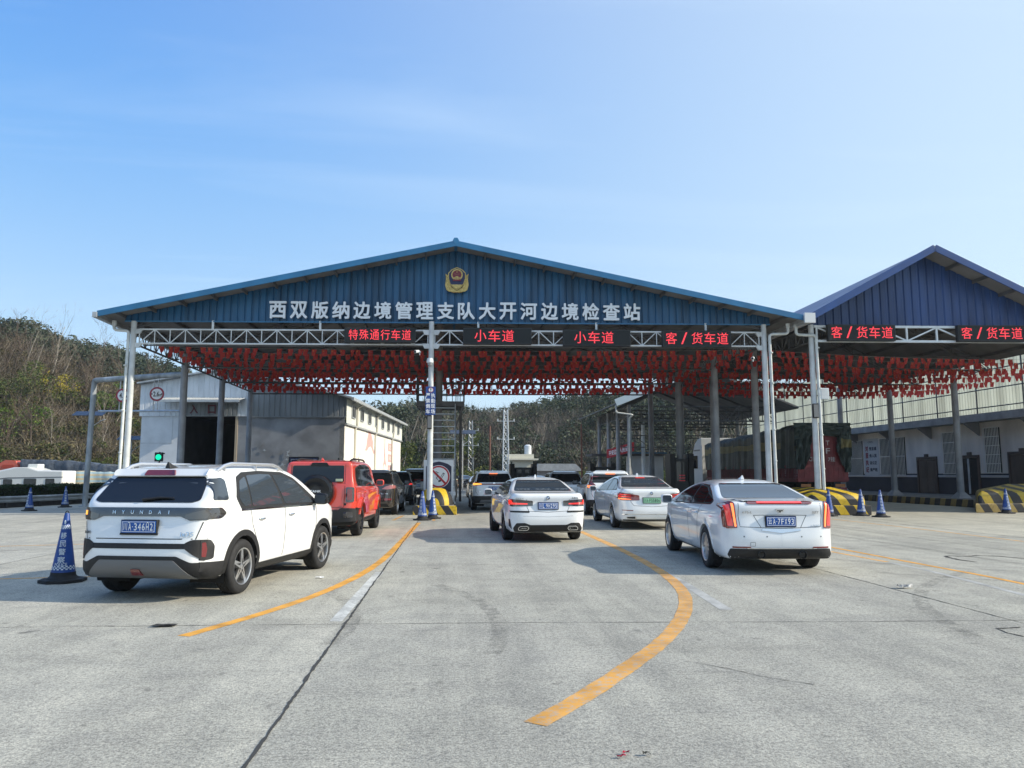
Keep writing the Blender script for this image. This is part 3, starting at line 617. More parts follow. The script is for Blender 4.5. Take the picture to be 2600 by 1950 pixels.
def WF(u, z, d=0.0): p = A+fr*u+sdv*d; return np.array([p[0], p[1], z])          # u along the front, d inwards
def WS(u, z, d=0.0): p = B+sdv*u-fr*d; return np.array([p[0], p[1], z])          # along the sunlit side
HD, EVL, EVR, RG, RU = 5.45, 7.55, 6.70, 8.55, 5.6
def wtop(u): return EVL+(RG-EVL)*u/RU if u < RU else RG+(EVR-RG)*(u-RU)/(FL-RU)
G0, G1 = 2.55, 6.45                                                                  # gateway
for nm, u0, u1, mt in (('front_wall', 0, G0, render_white), ('front_wall', G1, FL, render_grey)):
    mb = MB(); mb.hexa([WF(u0, 0), WF(u1, 0), WF(u1, 0, .3), WF(u0, 0, .3), WF(u0, HD), WF(u1, HD), WF(u1, HD, .3), WF(u0, HD, .3)]); mb.build(nm, mt, t, smooth=False)
for nm, u0, u1, mt in (('front_cladding', -.12, G1+.75, corr_white), ('front_cladding', G1+.75, FL+.1, corr_grey)):
    mb = MB(); corrugated(mb, u0, u1, HD-.05, wtop, -.10, pitch=.36, depth=.035, W=lambda x, d, z: WF(x, z, d)); mb.build(nm, mt, t, smooth=False, fix=False)
mb = MB(); mb.hexa([WF(G1+.75, HD-.12, -.12), WF(FL+.1, HD-.12, -.12), WF(FL+.1, HD-.12, 0), WF(G1+.75, HD-.12, 0), WF(G1+.75, HD-.05, -.12), WF(FL+.1, HD-.05, -.12), WF(FL+.1, HD-.05, 0), WF(G1+.75, HD-.05, 0)]); mb.build('ledge', corr_grey, t, smooth=False)
for u in (2.9, 3.5, 4.3, 4.9, 5.3):
    pass
mb = MB(); mb.hexa([WF(-.2, EVL, -.55), WF(RU, RG, -.55), WF(RU, RG, SL), WF(-.2, EVL, SL), WF(-.2, EVL+.1, -.55), WF(RU, RG+.1, -.55), WF(RU, RG+.1, SL), WF(-.2, EVL+.1, SL)]); mb.build('roof_sheet', zinc, t, smooth=False)
mb = MB(); mb.hexa([WF(RU, RG, -.55), WF(FL+.55, EVR-.1, -.55), WF(FL+.55, EVR-.1, SL), WF(RU, RG, SL), WF(RU, RG+.1, -.55), WF(FL+.55, EVR, -.55), WF(FL+.55, EVR, SL), WF(RU, RG+.1, SL)]); mb.build('roof_sheet', zinc, t, smooth=False)
mb = MB(); mb.bar(WF(FL+.62, EVR-.14, -.55), WF(FL+.62, EVR-.14, SL), .16, .2); mb.build('gutter', zinc, t, smooth=False)
for u in (2, 7, 12, 17, 22): mb = MB(); mb.bar(WS(u, EVR-.25, -.05), WS(u, EVR-.10, -.60), .08, .08); mb.build('gutter_bracket', zinc, t, smooth=False)
SHB = 4.95
mb = MB(); mb.hexa([WS(0, 0), WS(SL, 0), WS(SL, 0, .3), WS(0, 0, .3), WS(0, SHB), WS(SL, SHB), WS(SL, SHB, .3), WS(0, SHB, .3)]); mb.build('side_wall', render_cream, t, smooth=False)
mb = MB(); corrugated(mb, 0, SL, SHB-.05, lambda x: EVR-.1, 0, pitch=.36, depth=.03, W=lambda x, d, z: WS(x, z, d-.12)); mb.build('side_cladding', M('cream_corrugated', (.66, .68, .62), .5, var=.1, scale=1.5), t, smooth=False, fix=False)
mb = MB(); mb.bar(WS(-.1, SHB-.04, -.14), WS(SL, SHB-.04, -.14), .12, .10); mb.build('ledge', zinc, t, smooth=False)
for k in range(8):                                                                  # clerestory windows
    u = 2.2+k*3.15; mb = MB(); F = lambda uu, z, d: WS(u+uu, z, d)
    for (a, b, z0, z1) in ((-.62, .62, 5.42, 5.49), (-.62, .62, 6.28, 6.35), (-.62, -.55, 5.49, 6.28), (.55, .62, 5.49, 6.28), (-.03, .03, 5.49, 6.28)):
        mb.hexa([F(a, z0, -.20), F(b, z0, -.20), F(b, z0, -.10), F(a, z0, -.10), F(a, z1, -.20), F(b, z1, -.20), F(b, z1, -.10), F(a, z1, -.10)])
    fw = mb.build('window', zinc, t, smooth=False); mb = MB(); mb.hexa([F(-.55, 5.49, -.165), F(.55, 5.49, -.165), F(.55, 5.49, -.13), F(-.55, 5.49, -.13), F(-.55, 6.28, -.165), F(.55, 6.28, -.165), F(.55, 6.28, -.13), F(-.55, 6.28, -.13)]); mb.build('pane', pane_dark, fw, smooth=False)
for u in (3.4, 11.8, 21.0):
    mb = MB(); mb.pipe([WS(u, EVR-.25, -.55), WS(u, EVR-.45, -.20), WS(u, SHB+.05, -.20), WS(u, SHB-.2, -.07), WS(u, .1, -.07)], .08, 8); mb.build('downpipe', M('cream_pipe', (.62, .60, .52), .6), t, smooth=50)
# painted mural on the side wall: a red bird-like sweep, three framed panels, small marks (flat on the wall)
def mur(name, poly, mt, d=-.006): mb = MB(); mb.prism(poly, lambda u, v, q: WS(u, v, d-q), 0, .004); return mb.build(name, mt, t, smooth=False)
mur('mural_figure', [(u+1.0, v+1.45) for u, v in [(6.6,1.9),(7.2,2.3),(7.6,3.0),(7.9,3.2),(7.75,4.1),(8.3,3.5),(9.3,3.2),(10.0,2.7),(10.1,2.2),(10.6,2.0),(11.2,2.2),(11.5,2.7),(11.4,1.2),(11.2,1.2),(11.1,1.75),(10.3,1.75),(9.7,2.1),(9.0,2.3),(8.2,2.2),(7.4,1.9)]], mural_pink)
mur('mural_figure', [(u+2.2, v+1.2) for u, v in [(14.1,.5),(14.5,1.1),(15.2,1.3),(15.8,.9),(15.9,1.1),(15.3,1.7),(15.0,3.6),(14.85,3.6),(14.9,1.8),(14.4,3.5),(14.25,3.4),(14.7,1.7),(14.2,1.2)]], mural_pink)
for z in (3.65, 2.65, 1.65): mur('mural_panel', [(19.0,z),(21.4,z),(21.4,z+.72),(19.0,z+.72)], mural_pink); mb = MB(); put_text(mb, {3.65:'爱国', 2.65:'奉献', 1.65:'担当'}[z], WS(20.2, z+.36, -.014), w=1.4, h=.42, right=(sdv[0], sdv[1], 0)); mb.build('mural_lettering', render_cream, t, smooth=False, fix=False)
for u, z, hh in ((1.6,1.7,.7),(5.0,2.5,.35),(5.5,2.9,.3),(6.1,2.1,.4),(8.5,1.1,.6),(22.3,1.2,.5)): mur('mural_mark', [(u,z),(u+.18,z+.05),(u+.2,z+hh),(u+.06,z+hh*.9)], mural_grey)
mur('mural_figure', [(5.2,.3),(5.6,.3),(6.2,.9),(6.0,1.3),(5.7,.8),(5.5,1.2)], mural_pink)
# gateway: dark hall, shutter edge, awning, characters
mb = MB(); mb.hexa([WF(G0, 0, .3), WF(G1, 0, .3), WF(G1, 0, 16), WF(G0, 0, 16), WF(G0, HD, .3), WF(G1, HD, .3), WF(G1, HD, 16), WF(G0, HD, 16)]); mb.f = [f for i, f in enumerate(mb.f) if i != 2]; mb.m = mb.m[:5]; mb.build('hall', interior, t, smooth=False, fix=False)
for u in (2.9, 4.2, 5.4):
    mb = MB(); mb.hexa([WF(u, 4.5, 11), WF(u+.75, 4.5, 11), WF(u+.75, 4.5, 11.05), WF(u, 4.5, 11.05), WF(u, 5.25, 11), WF(u+.75, 5.25, 11), WF(u+.75, 5.25, 11.05), WF(u, 5.25, 11.05)]); mb.build('far_window', M('far_window_daylight_glow', (.4, .42, .40), .5, emit=(.8, .85, .8), estr=.22), t, smooth=False)  # no lamp here: the panes glow faintly in place of daylight from outside
mb = MB(); mb.hexa([WF(G1-.14, 0, -.05), WF(G1+.02, 0, -.05), WF(G1+.02, 0, .1), WF(G1-.14, 0, .1), WF(G1-.14, HD, -.05), WF(G1+.02, HD, -.05), WF(G1+.02, HD, .1), WF(G1-.14, HD, .1)]); mb.build('door_jamb', M('rusty_cream', (.42, .34, .24), .7), t, smooth=False)
mb = MB(); corrugated(mb, G0, G1, HD-.03, lambda x: 6.3, -.14, pitch=.3, depth=.03, W=lambda x, d, z: WF(x, z, d)); mb.build('door_head', corr_grey, t, smooth=False, fix=False)
for ch, u in (('入', 3.55), ('口', 4.75)): mb = MB(); put_text(mb, ch, WF(u, 5.86, -.20), w=.55, h=.6, right=(fr[0], fr[1], 0), bold=.03); mb.build('door_lettering', M('maroon_lettering', (.12, .02, .03), .6), t, smooth=False, fix=False)
mb = MB(); corrugated(mb, 1.55, G1+.55, 0, lambda x: 1.0, 0, pitch=.2, depth=.05, W=lambda x, d, z: WF(x, 6.62-.25*(1-z)+d, -.15-1.3*(1-z))); mb.build('awning', zinc, t, smooth=False, fix=False)
mb = MB(); mb.bar(WF(1.55, 6.32, -1.45), WF(G1+.55, 6.32, -1.45), .06, .16); mb.build('awning_edge', zinc, t, smooth=False)
mb = MB(); mb.bar(WF(.05, 3.6, -.01), WF(2.1, 3.6, -.01), .02, .03); mb.bar(WF(2.1, 3.6, -.01), WF(2.1, 5.4, -.01), .02, .03, up=(0, 1, 0)); mb.build('conduit', galv, t)
r_ = random.Random(4); silver = M('relief_silver', (.45, .46, .47), .3, metal=.6)
bird = [(0,0),(.25,.10),(.42,.04),(.30,.16),(.52,.30),(.26,.22),(.10,.30),(.12,.14)]
for k in range(26):                                                                 # flock of cut-metal birds on the grey wall
    u = G1+4.0+r_.gauss(0, 1.2); z = 2.0+r_.gauss(0, .65)+(.5 if k % 7 == 0 else 0); s = r_.uniform(.35, .8); a = r_.uniform(-.6, .6)
    mb = MB(); mb.prism([(s*(x*math.cos(a)-y*math.sin(a)), s*(x*math.sin(a)+y*math.cos(a))) for x, y in bird], lambda p, q, d: WF(u+p, z+q, -.05-d), 0, .02); mb.build('relief_bird', silver if k % 3 else render_grey, t, smooth=False)
# navy notice board standing in front of the grey wall, black bin-like gate machine beside the mural
def board(name, lab, cat, c, w, z0, z1, frame, face, edge=None, rz=0):
    t = thing(name, lab, cat, (c[0], c[1], 0)); x, y = c[0], c[1]
    mb = MB(); mb.box((x-w/2, y-.04, z0), (x+w/2, y+.04, z1)); mb.build('board_frame', frame, t, smooth=False, bevel=.01)
    mb = MB(); mb.box((x-w/2+.06, y-.052, z0+.06), (x+w/2-.06, y-.046, z1-.06)); f = mb.build('board_face', face, t, smooth=False)
    for s in (-1, 1): mb = MB(); mb.tube((x+s*w*.42, y, 0), (x+s*w*.42, y, z0+.02), .04, 8); mb.build('leg', frame, t)
    return t, f
navy = M('navy_face', (.012, .018, .09), .4)
t, f = board('notice_board', 'navy blue notice board with thin white border by the grey warehouse wall', 'notice board', (-8.7, 46.5), 1.75, .7, 2.55, trim, navy)
mb = MB(); x, y = -8.7, 46.5
for a, b in (((-.74, 2.38), (.74, 2.40)), ((-.74, .84), (.74, .86)), ((-.74, .86), (-.72, 2.38)), ((.72, .86), (.74, 2.38))): mb.box((x+a[0], y-.056, a[1]), (x+b[0], y-.053, b[1]))
mb.build('board_border', ink_white, f, smooth=False)

# ------------------------------------------------------------------ barred building on the right
X0 = 30.0
wallw = M('wall_offwhite', (.72, .66, .60), .85, var=.25, scale=.8, stretch=(1, 1, .4))
dado = M('dado_navy', (.010, .011, .020), .7, var=.3, scale=1)
wood = M('door_brown', (.055, .032, .025), .5, var=.35, scale=5, stretch=(1, 1, .2))
barm = M('window_bar', (.70, .70, .68), .4, metal=.4)
sheet = bpy.data.materials.new('translucent_sheet'); sheet.use_nodes = True
n_ = sheet.node_tree.nodes; l_ = sheet.node_tree.links; b_ = n_['Principled BSDF']; b_.inputs['Base Color'].default_value = (.40, .43, .38, 1); b_.inputs['Roughness'].default_value = .5
tr_ = n_.new('ShaderNodeBsdfTranslucent'); mx_ = n_.new('ShaderNodeMixShader'); mx_.inputs[0].default_value = .30
c_ = n_.new('ShaderNodeTexCoord'); z_ = n_.new('ShaderNodeTexNoise'); mp_ = n_.new('ShaderNodeMapping'); mp_.inputs['Scale'].default_value = (1, 1, .12); l_.new(c_.outputs['Object'], mp_.inputs[0]); l_.new(mp_.outputs[0], z_.inputs['Vector']); z_.inputs['Scale'].default_value = 1.2; z_.inputs['Detail'].default_value = 6
r__ = n_.new('ShaderNodeValToRGB'); r__.color_ramp.elements[0].position = .35; r__.color_ramp.elements[0].color = (.40, .42, .34, 1); r__.color_ramp.elements[1].position = .65; r__.color_ramp.elements[1].color = (.74, .80, .70, 1); l_.new(z_.outputs[0], r__.inputs[0]); l_.new(r__.outputs[0], tr_.inputs[0])
l_.new(b_.outputs[0], mx_.inputs[1]); l_.new(tr_.outputs[0], mx_.inputs[2]); l_.new(mx_.outputs[0], n_['Material Output'].inputs[0])
t = thing('barred_building', 'long low building with barred windows, brown doors, navy dado and tall corrugated screen above', 'building', (X0, 55, .33))
Y0, Y1 = 28.0, 76.0
mb = MB(); mb.box((X0, Y0, .33), (X0+6, Y1, 4.6)); mb.build('wall', wallw, t, smooth=False)
mb = MB(); mb.box((X0-.012, Y0, .33), (X0-.001, Y1, 1.34)); mb.build('dado', dado, t, smooth=False)
mb = MB(); mb.box((X0-.02, Y0, 1.36), (X0-.001, Y1, 1.47)); mb.build('dado_stripe', M('stripe_grey', (.5, .5, .52), .7), t, smooth=False)
mb = MB(); mb.box((X0-.016, Y0, 1.47), (X0-.001, Y1, 1.56)); mb.build('dado_line', dado, t, smooth=False)
mb = MB(); mb.box((X0-.9, Y0, 4.44), (X0+.3, Y1, 4.86)); mb.build('ledge', M('ledge_concrete', (.30, .30, .29), .85, var=.35, scale=1.2), t, smooth=False)
for y in (32.8, 37.2, 41.6, 46.0, 50.4, 54.8, 59.2, 63.6):
    mb = MB(); mb.prism([(0, 4.44), (.85, 4.44), (.85, 4.32), (.12, 3.72), (.12, 4.30), (0, 4.30)] if False else [(0, 4.43), (.85, 4.43), (.85, 4.33), (.0, 3.70)], lambda u, v, d: np.array([X0-u, y+d, v]), -.06, .06); mb.build('ledge_bracket', M('bracket_concrete', (.22, .22, .22), .85), t, smooth=False)
mb = MB(); corrugated(mb, Y0, Y1, 4.86, lambda y: 9.3, 0, pitch=.24, depth=.03, W=lambda y, d, z: np.array([X0-d, y, z])); mb.build('corrugated_screen', sheet, t, smooth=False, fix=False)
for z in (5.22, 6.22, 7.27, 8.4):
    mb = MB(); mb.tube((X0-.35, Y0, z), (X0-.35, Y1, z), .035, 6); mb.build('screen_rail', steel_dark, t)
for y in np.arange(30.4, 76, 3.6):
    mb = MB(); mb.tube((X0-.30, y, 4.86), (X0-.30, y, 9.1), .04, 6); mb.build('screen_post', steel_dark, t)
def door(y0, y1, z1, opened=False):
    mb = MB(); 
    for a, b, c, d in ((y0, y0+.14, .33, z1), (y1-.14, y1, .33, z1), (y0+.14, y1-.14, z1-.16, z1)): mb.box((X0-.09, a, c), (X0-.001, b, d))
    mb.box((X0-.11, (y0+y1)/2-.16, z1), (X0-.001, (y0+y1)/2+.16, z1+.17))
    o = mb.build('door', wood, t, smooth=False, bevel=.008)
    m = (y0+y1)/2
    for a, b in ((y0+.15, m-.01), (m+.01, y1-.15)):
        mb = MB()
        if opened: mb.box((X0-.03, a, .36), (X0-.015, b, z1-.17), 1)
        else:
            mb.box((X0-.05, a, .36), (X0-.015, b, z1-.17))
            for z0, zz in ((.5, 1.1), (1.25, 2.25)): mb.box((X0-.065, a+.12, z0), (X0-.051, b-.12, zz))
        mb.build('door_leaf', [wood, under], o, smooth=False, bevel=.006)
    if opened: mb = MB(); mb.box((X0-.12, m+.05, .4), (X0-.05, m+.12, z1-.2)); mb.build('curtain_edge', steel, o, smooth=False)
    return o
door(45.55, 47.60, 2.62); door(41.7, 43.3, 2.62, True); door(37.3, 39.4, 2.72)
def barred(y0, y1, z0, z1, nb, rows):
    mb = MB(); mb.box((X0-.014, y0, z0), (X0-.001, y1, z1)); o = mb.build('window', pane_dark, t, smooth=False)
    mb = MB()
    for i in range(nb+1): y = y0+(y1-y0)*i/nb; mb.box((X0-.13, y-.015, z0), (X0-.105, y+.015, z1))
    for j in range(rows+1): z = z0+(z1-z0)*j/rows; mb.box((X0-.145, y0-.02, z-.018), (X0-.09, y1+.02, z+.018))
    mb.build('bars', barm, o, smooth=False)
barred(54.15, 56.2, 1.40, 3.95, 13, 2); barred(48.85, 51.85, 1.47, 3.98, 19, 2); barred(43.5, 44.85, 1.55, 4.03, 11, 4); barred(39.95, 41.15, 1.6, 4.1, 10, 5); barred(57.6, 60.2, 1.4, 3.95, 20, 2); barred(36.1, 36.9, 1.6, 4.1, 7, 5)
mb = MB(); mb.box((X0-.045, 52.05, 1.45), (X0-.02, 53.95, 4.05)); po = mb.build('wall_poster', M('poster_paper', (.5, .5, .5), .7), t, smooth=False)
mb = MB(); mb2 = MB()
put_text(mb2, '纪律部队', (X0-.05, 53.0, 3.82), w=.7, h=.16, right=(0, -1, 0))
for i, (a, b) in enumerate((('对', '党忠诚'), ('服', '务人民'), ('执', '法公正'), ('纪', '律严明'))):
    z = 3.36-i*.50; put_text(mb, a, (X0-.05, 53.55, z), w=.40, h=.42, right=(0, -1, 0), bold=.05); put_text(mb2, b, (X0-.05, 52.75, z-.02), w=.95, h=.27, right=(0, -1, 0), bold=.05)
mb.build('poster_lettering', M('poster_red', (.22, .03, .04), .6), po, smooth=False, fix=False); mb2.build('poster_lettering', M('poster_ink', (.03, .03, .05), .6), po, smooth=False, fix=False)

# ------------------------------------------------------------------ open shed further back on the right
t = thing('rear_shed', 'dark open steel shed with sloping roof behind the canopies, over the truck lane', 'shed', (18, 61, 0))
def shed_top(x): return 6.55+(x-11.6)*.40 if x < 18 else 9.1-(x-18)*.40
for a, b in ((11.6, 18.0), (18.0, 25.0)):
    mb = MB(); P = [(a, 53.6, shed_top(a)), (b, 53.6, shed_top(b)), (b, 69.5, shed_top(b)), (a, 69.5, shed_top(a))]; P = [np.array(p) for p in P]; mb.hexa([p-np.array([0, 0, .06]) for p in P]+P); mb.build('roof_sheet', soffit, t, smooth=False)
    mb = MB(); mb.bar((a, 53.55, shed_top(a)+.02), (b, 53.55, shed_top(b)+.02), .06, .5 if a < 15 else .12); mb.build('barge_board', M('pale_blue_sheet', (.50, .60, .66), .4) if a < 15 else steel_dark, t, smooth=False)
for y in (55.5, 59.4, 63.0, 67.0):
    for x in (13.0, 24.0): mb = MB(); mb.tube((x, y, 0), (x, y, 6.6), .17, 12, 0, .15); mb.build('column', MATS['grey_column'], t, smooth=40)
    mb = MB(); lattice(mb, (13, y, 6.5), (24, y, 6.5), 1.05, 12, .06, .035); mb.build('cross_truss', steel_dark, t)
    mb = MB(); mb.bar((13, y, 6.55), (18, y, shed_top(18)-.15), .1, .14); mb.bar((18, y, shed_top(18)-.15), (24, y, 6.6), .1, .14); mb.build('rafter', steel_dark, t, smooth=False)
mb = MB(); lattice(mb, (13, 55.5, 6.55), (13, 67, 6.55), .75, 22, .05, .03); mb.build('eave_truss', steel_dark, t)
mb = MB(); elbow_pipe(mb, [(11.7, 53.9, 6.45), (11.7, 53.9, 5.9), (12.9, 53.9, 5.75), (12.95, 55.2, 5.6), (12.9, 55.3, .2)], .06); mb.build('downpipe', pipe_m, t, smooth=50)
for y in (56.5, 61): mb = MB(); lattice(mb, (13, y+2, 4.5), (24, y+2, 4.5), .9, 10, .04, .025); mb.build('low_truss', steel_dark, t)
def post(name, lab, cat, x, y, h, r, mt, group=None):
    t = thing(name, lab, cat, (x, y, 0), group); mb = MB(); mb.tube((x, y, 0), (x, y, h), r, 12, 0, r*.85); mb.build('pole', mt, t, smooth=40); mb = MB(); mb.tube((x, y, 0), (x, y, .05), r*2.2, 10); mb.lathe([(r*.9, 0), (r*.6, .06), (0, .08)], (x, y, h-.005), 10); mb.build('pole_base', mt, t, smooth=40); return t
post('lamp_pole', 'bright white thick pole inside the rear shed', 'pole', 15.2, 60.2, 5.6, .17, steel_white)
post('thin_pole', 'thin brown pole against the wooded hill, right of the far cottage', 'pole', 9.7, 57, 5.2, .07, M('rust_pole', (.16, .07, .05), .7, var=.3, scale=3))
post('thin_pole', 'thin dark red pole beside the pale lattice tower', 'pole', 3.3, 66, 5.6, .09, M('rust_pole', (.16, .07, .05)))
# red cloth banner tied between shed columns
t = thing('cloth_banner', 'red cloth banner with white writing tied between the rear shed columns', 'banner', (13.6, 62, 3.4))
mb = MB(); p0 = np.array([12.75, 62.6, 3.55]); p1 = np.array([14.15, 58.9, 4.05]); 
mb.grid(lambda u, v: p0+(p1-p0)*u+np.array([.04*math.sin(u*9), .05*math.sin(u*14+v), -.72+v*.72-.12*u*(1-u)]), 24, 3)
mb.build('cloth', M('banner_red', (.42, .02, .03), .8, var=.2, scale=2), t, smooth=60)
mb = MB(); dd = p1-p0; put_text(mb, '平安边境人民至上', p0+dd*.5+np.array([-.08, -.12, -.40]), w=3.2, h=.42, right=tuple(dd/np.linalg.norm(dd)), bold=.02); mb.build('banner_lettering', ink_white, t, smooth=False, fix=False)
# ------------------------------------------------------------------ vehicles: a hull from three outlines, panels laid on it
def chaikin(P, it=2):
    P = [np.array(p, float) for p in P]
    for _ in range(it):
        Q = []
        for i in range(len(P)):
            a, b = P[i], P[(i+1) % len(P)]
            Q += [a*.75+b*.25, a*.25+b*.75]
        P = Q
    return np.array(P)
def psdf(X, Y, poly):
    d2 = np.full(X.shape, 1e9); ins = np.zeros(X.shape, bool)
    n = len(poly)
    for i in range(n):
        ax, ay = poly[i]; bx, by = poly[(i+1) % n]
        ex, ey = bx-ax, by-ay; wx = X-ax; wy = Y-ay
        t = np.clip((wx*ex+wy*ey)/(ex*ex+ey*ey+1e-12), 0, 1)
        d2 = np.minimum(d2, (wx-ex*t)**2+(wy-ey*t)**2)
        if ay != by:
            c = ((ay > Y) != (by > Y)) & (X < (bx-ax)*(Y-ay)/(by-ay)+ax)
            ins ^= c
    d = np.sqrt(d2); return np.where(ins, -d, d)
def smax(a, b, k):
    h = np.clip(.5+.5*(a-b)/k, 0, 1)
    return b*(1-h)+a*h+k*h*(1-h)
class Hull:
    def __init__(s, prof, half, plan, k=(.07, .10), it=(2, 2, 2)):
        s.prof = chaikin(prof, it[0]); h = [(x, z) for x, z in half]
        s.sect = chaikin(h + [(-x, z) for x, z in reversed(h)], it[1])
        pl = [(x, y) for x, y in plan]
        s.plan = chaikin(pl + [(-x, y) for x, y in reversed(pl)], it[2]); s.k = k
        s.ymin = s.plan[:, 1].min()+.17
        s.g = [s.table(q) for q in (s.prof, s.sect, s.plan)]
    def table(s, poly, st=.012, pad=.7):
        lo = poly.min(0)-pad; n = ((poly.max(0)+pad-lo)/st).astype(int)+2
        U, V = np.meshgrid(lo[0]+np.arange(n[0])*st, lo[1]+np.arange(n[1])*st, indexing='ij')
        return psdf(U.ravel(), V.ravel(), poly).reshape(n), lo, st
    def look(s, k, u, v):
        T, lo, st = s.g[k]; a = (u-lo[0])/st; b = (v-lo[1])/st
        ac = np.clip(a, 0, T.shape[0]-1.001); bc = np.clip(b, 0, T.shape[1]-1.001)
        i = ac.astype(int); j = bc.astype(int); p = ac-i; q = bc-j
        r = T[i, j]*(1-p)*(1-q)+T[i+1, j]*p*(1-q)+T[i, j+1]*(1-p)*q+T[i+1, j+1]*p*q
        return r+np.hypot(a-ac, b-bc)*st*.7
    def f(s, P):
        a = s.look(0, P[:, 1], P[:, 2]); b = s.look(1, P[:, 0], P[:, 2]); c = s.look(2, P[:, 0], P[:, 1])
        return smax(smax(a, b, s.k[0]), c, s.k[1])
    def trace(s, O, D, steps=34, tmax=6.0):
        t = np.zeros(len(O)); best = np.full(len(O), 1e9); bt = t.copy()
        for _ in range(steps):
            d = s.f(O + D*t[:, None]); up = d < best; best = np.where(up, d, best); bt = np.where(up, t, bt)
            t = np.minimum(t + np.clip(d, -.3, .5)*.93, tmax)
        d = s.f(O + D*t[:, None]); t = np.where(np.abs(d) < .01, t, bt); P = O + D*t[:, None]
        miss = np.abs(s.f(P)) > .01
        if miss.any():                              # past the outline: pull on to the nearest point of the hull
            Q = P[miss]
            for _ in range(4): Q = Q - s.nrm(Q)*s.f(Q)[:, None]
            P[miss] = Q
        return P, t
    def nrm(s, P):
        e = 1.2e-2; g = np.stack([s.f(P+np.eye(3)[i]*e)-s.f(P-np.eye(3)[i]*e) for i in range(3)], 1)
        return g/(np.linalg.norm(g, axis=1, keepdims=True)+1e-9)
    def on(s, proj, u, v):
        u = np.asarray(u, float); v = np.asarray(v, float); n = len(u); O = np.zeros((n, 3)); D = np.zeros((n, 3))
        if proj == 'R': O[:] = np.stack([np.full(n, 1.4), u, v], 1); D[:, 0] = -1
        elif proj == 'L': O[:] = np.stack([np.full(n, -1.4), u, v], 1); D[:, 0] = 1
        elif proj == 'B': O[:] = np.stack([u, np.full(n, -3.2), v], 1); D[:, 1] = 1
        elif proj == 'F': O[:] = np.stack([u, np.full(n, 3.2), v], 1); D[:, 1] = -1
        else: O[:] = np.stack([u, v, np.full(n, 2.4)], 1); D[:, 2] = -1
        P, t = s.trace(O, D, 42, 3.0); return P, D

def fillet(poly, r=.03, n=3):
    P = [np.array(p, float) for p in poly]; out = []
    for i in range(len(P)):
        a, b, c = P[i-1], P[i], P[(i+1) % len(P)]
        u = a-b; v = c-b; lu = np.linalg.norm(u); lv = np.linalg.norm(v)
        q = min(r, lu*.45, lv*.45); p0 = b+u/lu*q; p1 = b+v/lv*q
        for k in range(n+1):
            t = k/n; out.append((1-t)**2*p0+2*t*(1-t)*b+t*t*p1)
    return [tuple(p) for p in out]
def cut_poly(poly, res):
    bm = bmesh.new(); vs = [bm.verts.new((u, v, 0)) for u, v in poly]; bm.faces.new(vs)
    us = [p[0] for p in poly]; vv = [p[1] for p in poly]
    for ax, lo, hi in ((0, min(us), max(us)), (1, min(vv), max(vv))):
        k = int((hi-lo)/res)
        for i in range(1, k+1):
            c = lo+(hi-lo)*i/(k+1); co = [0, 0, 0]; co[ax] = c; no = [0, 0, 0]; no[ax] = 1
            bmesh.ops.bisect_plane(bm, geom=bm.verts[:]+bm.edges[:]+bm.faces[:], plane_co=co, plane_no=no, dist=1e-5)
    bm.verts.index_update()
    V = np.array([v.co[:2] for v in bm.verts]); F = [tuple(v.index for v in f.verts) for f in bm.faces]
    B = [tuple(v.index for v in e.verts) for e in bm.edges if len(e.link_faces) == 1]
    bm.free(); return V, F, B
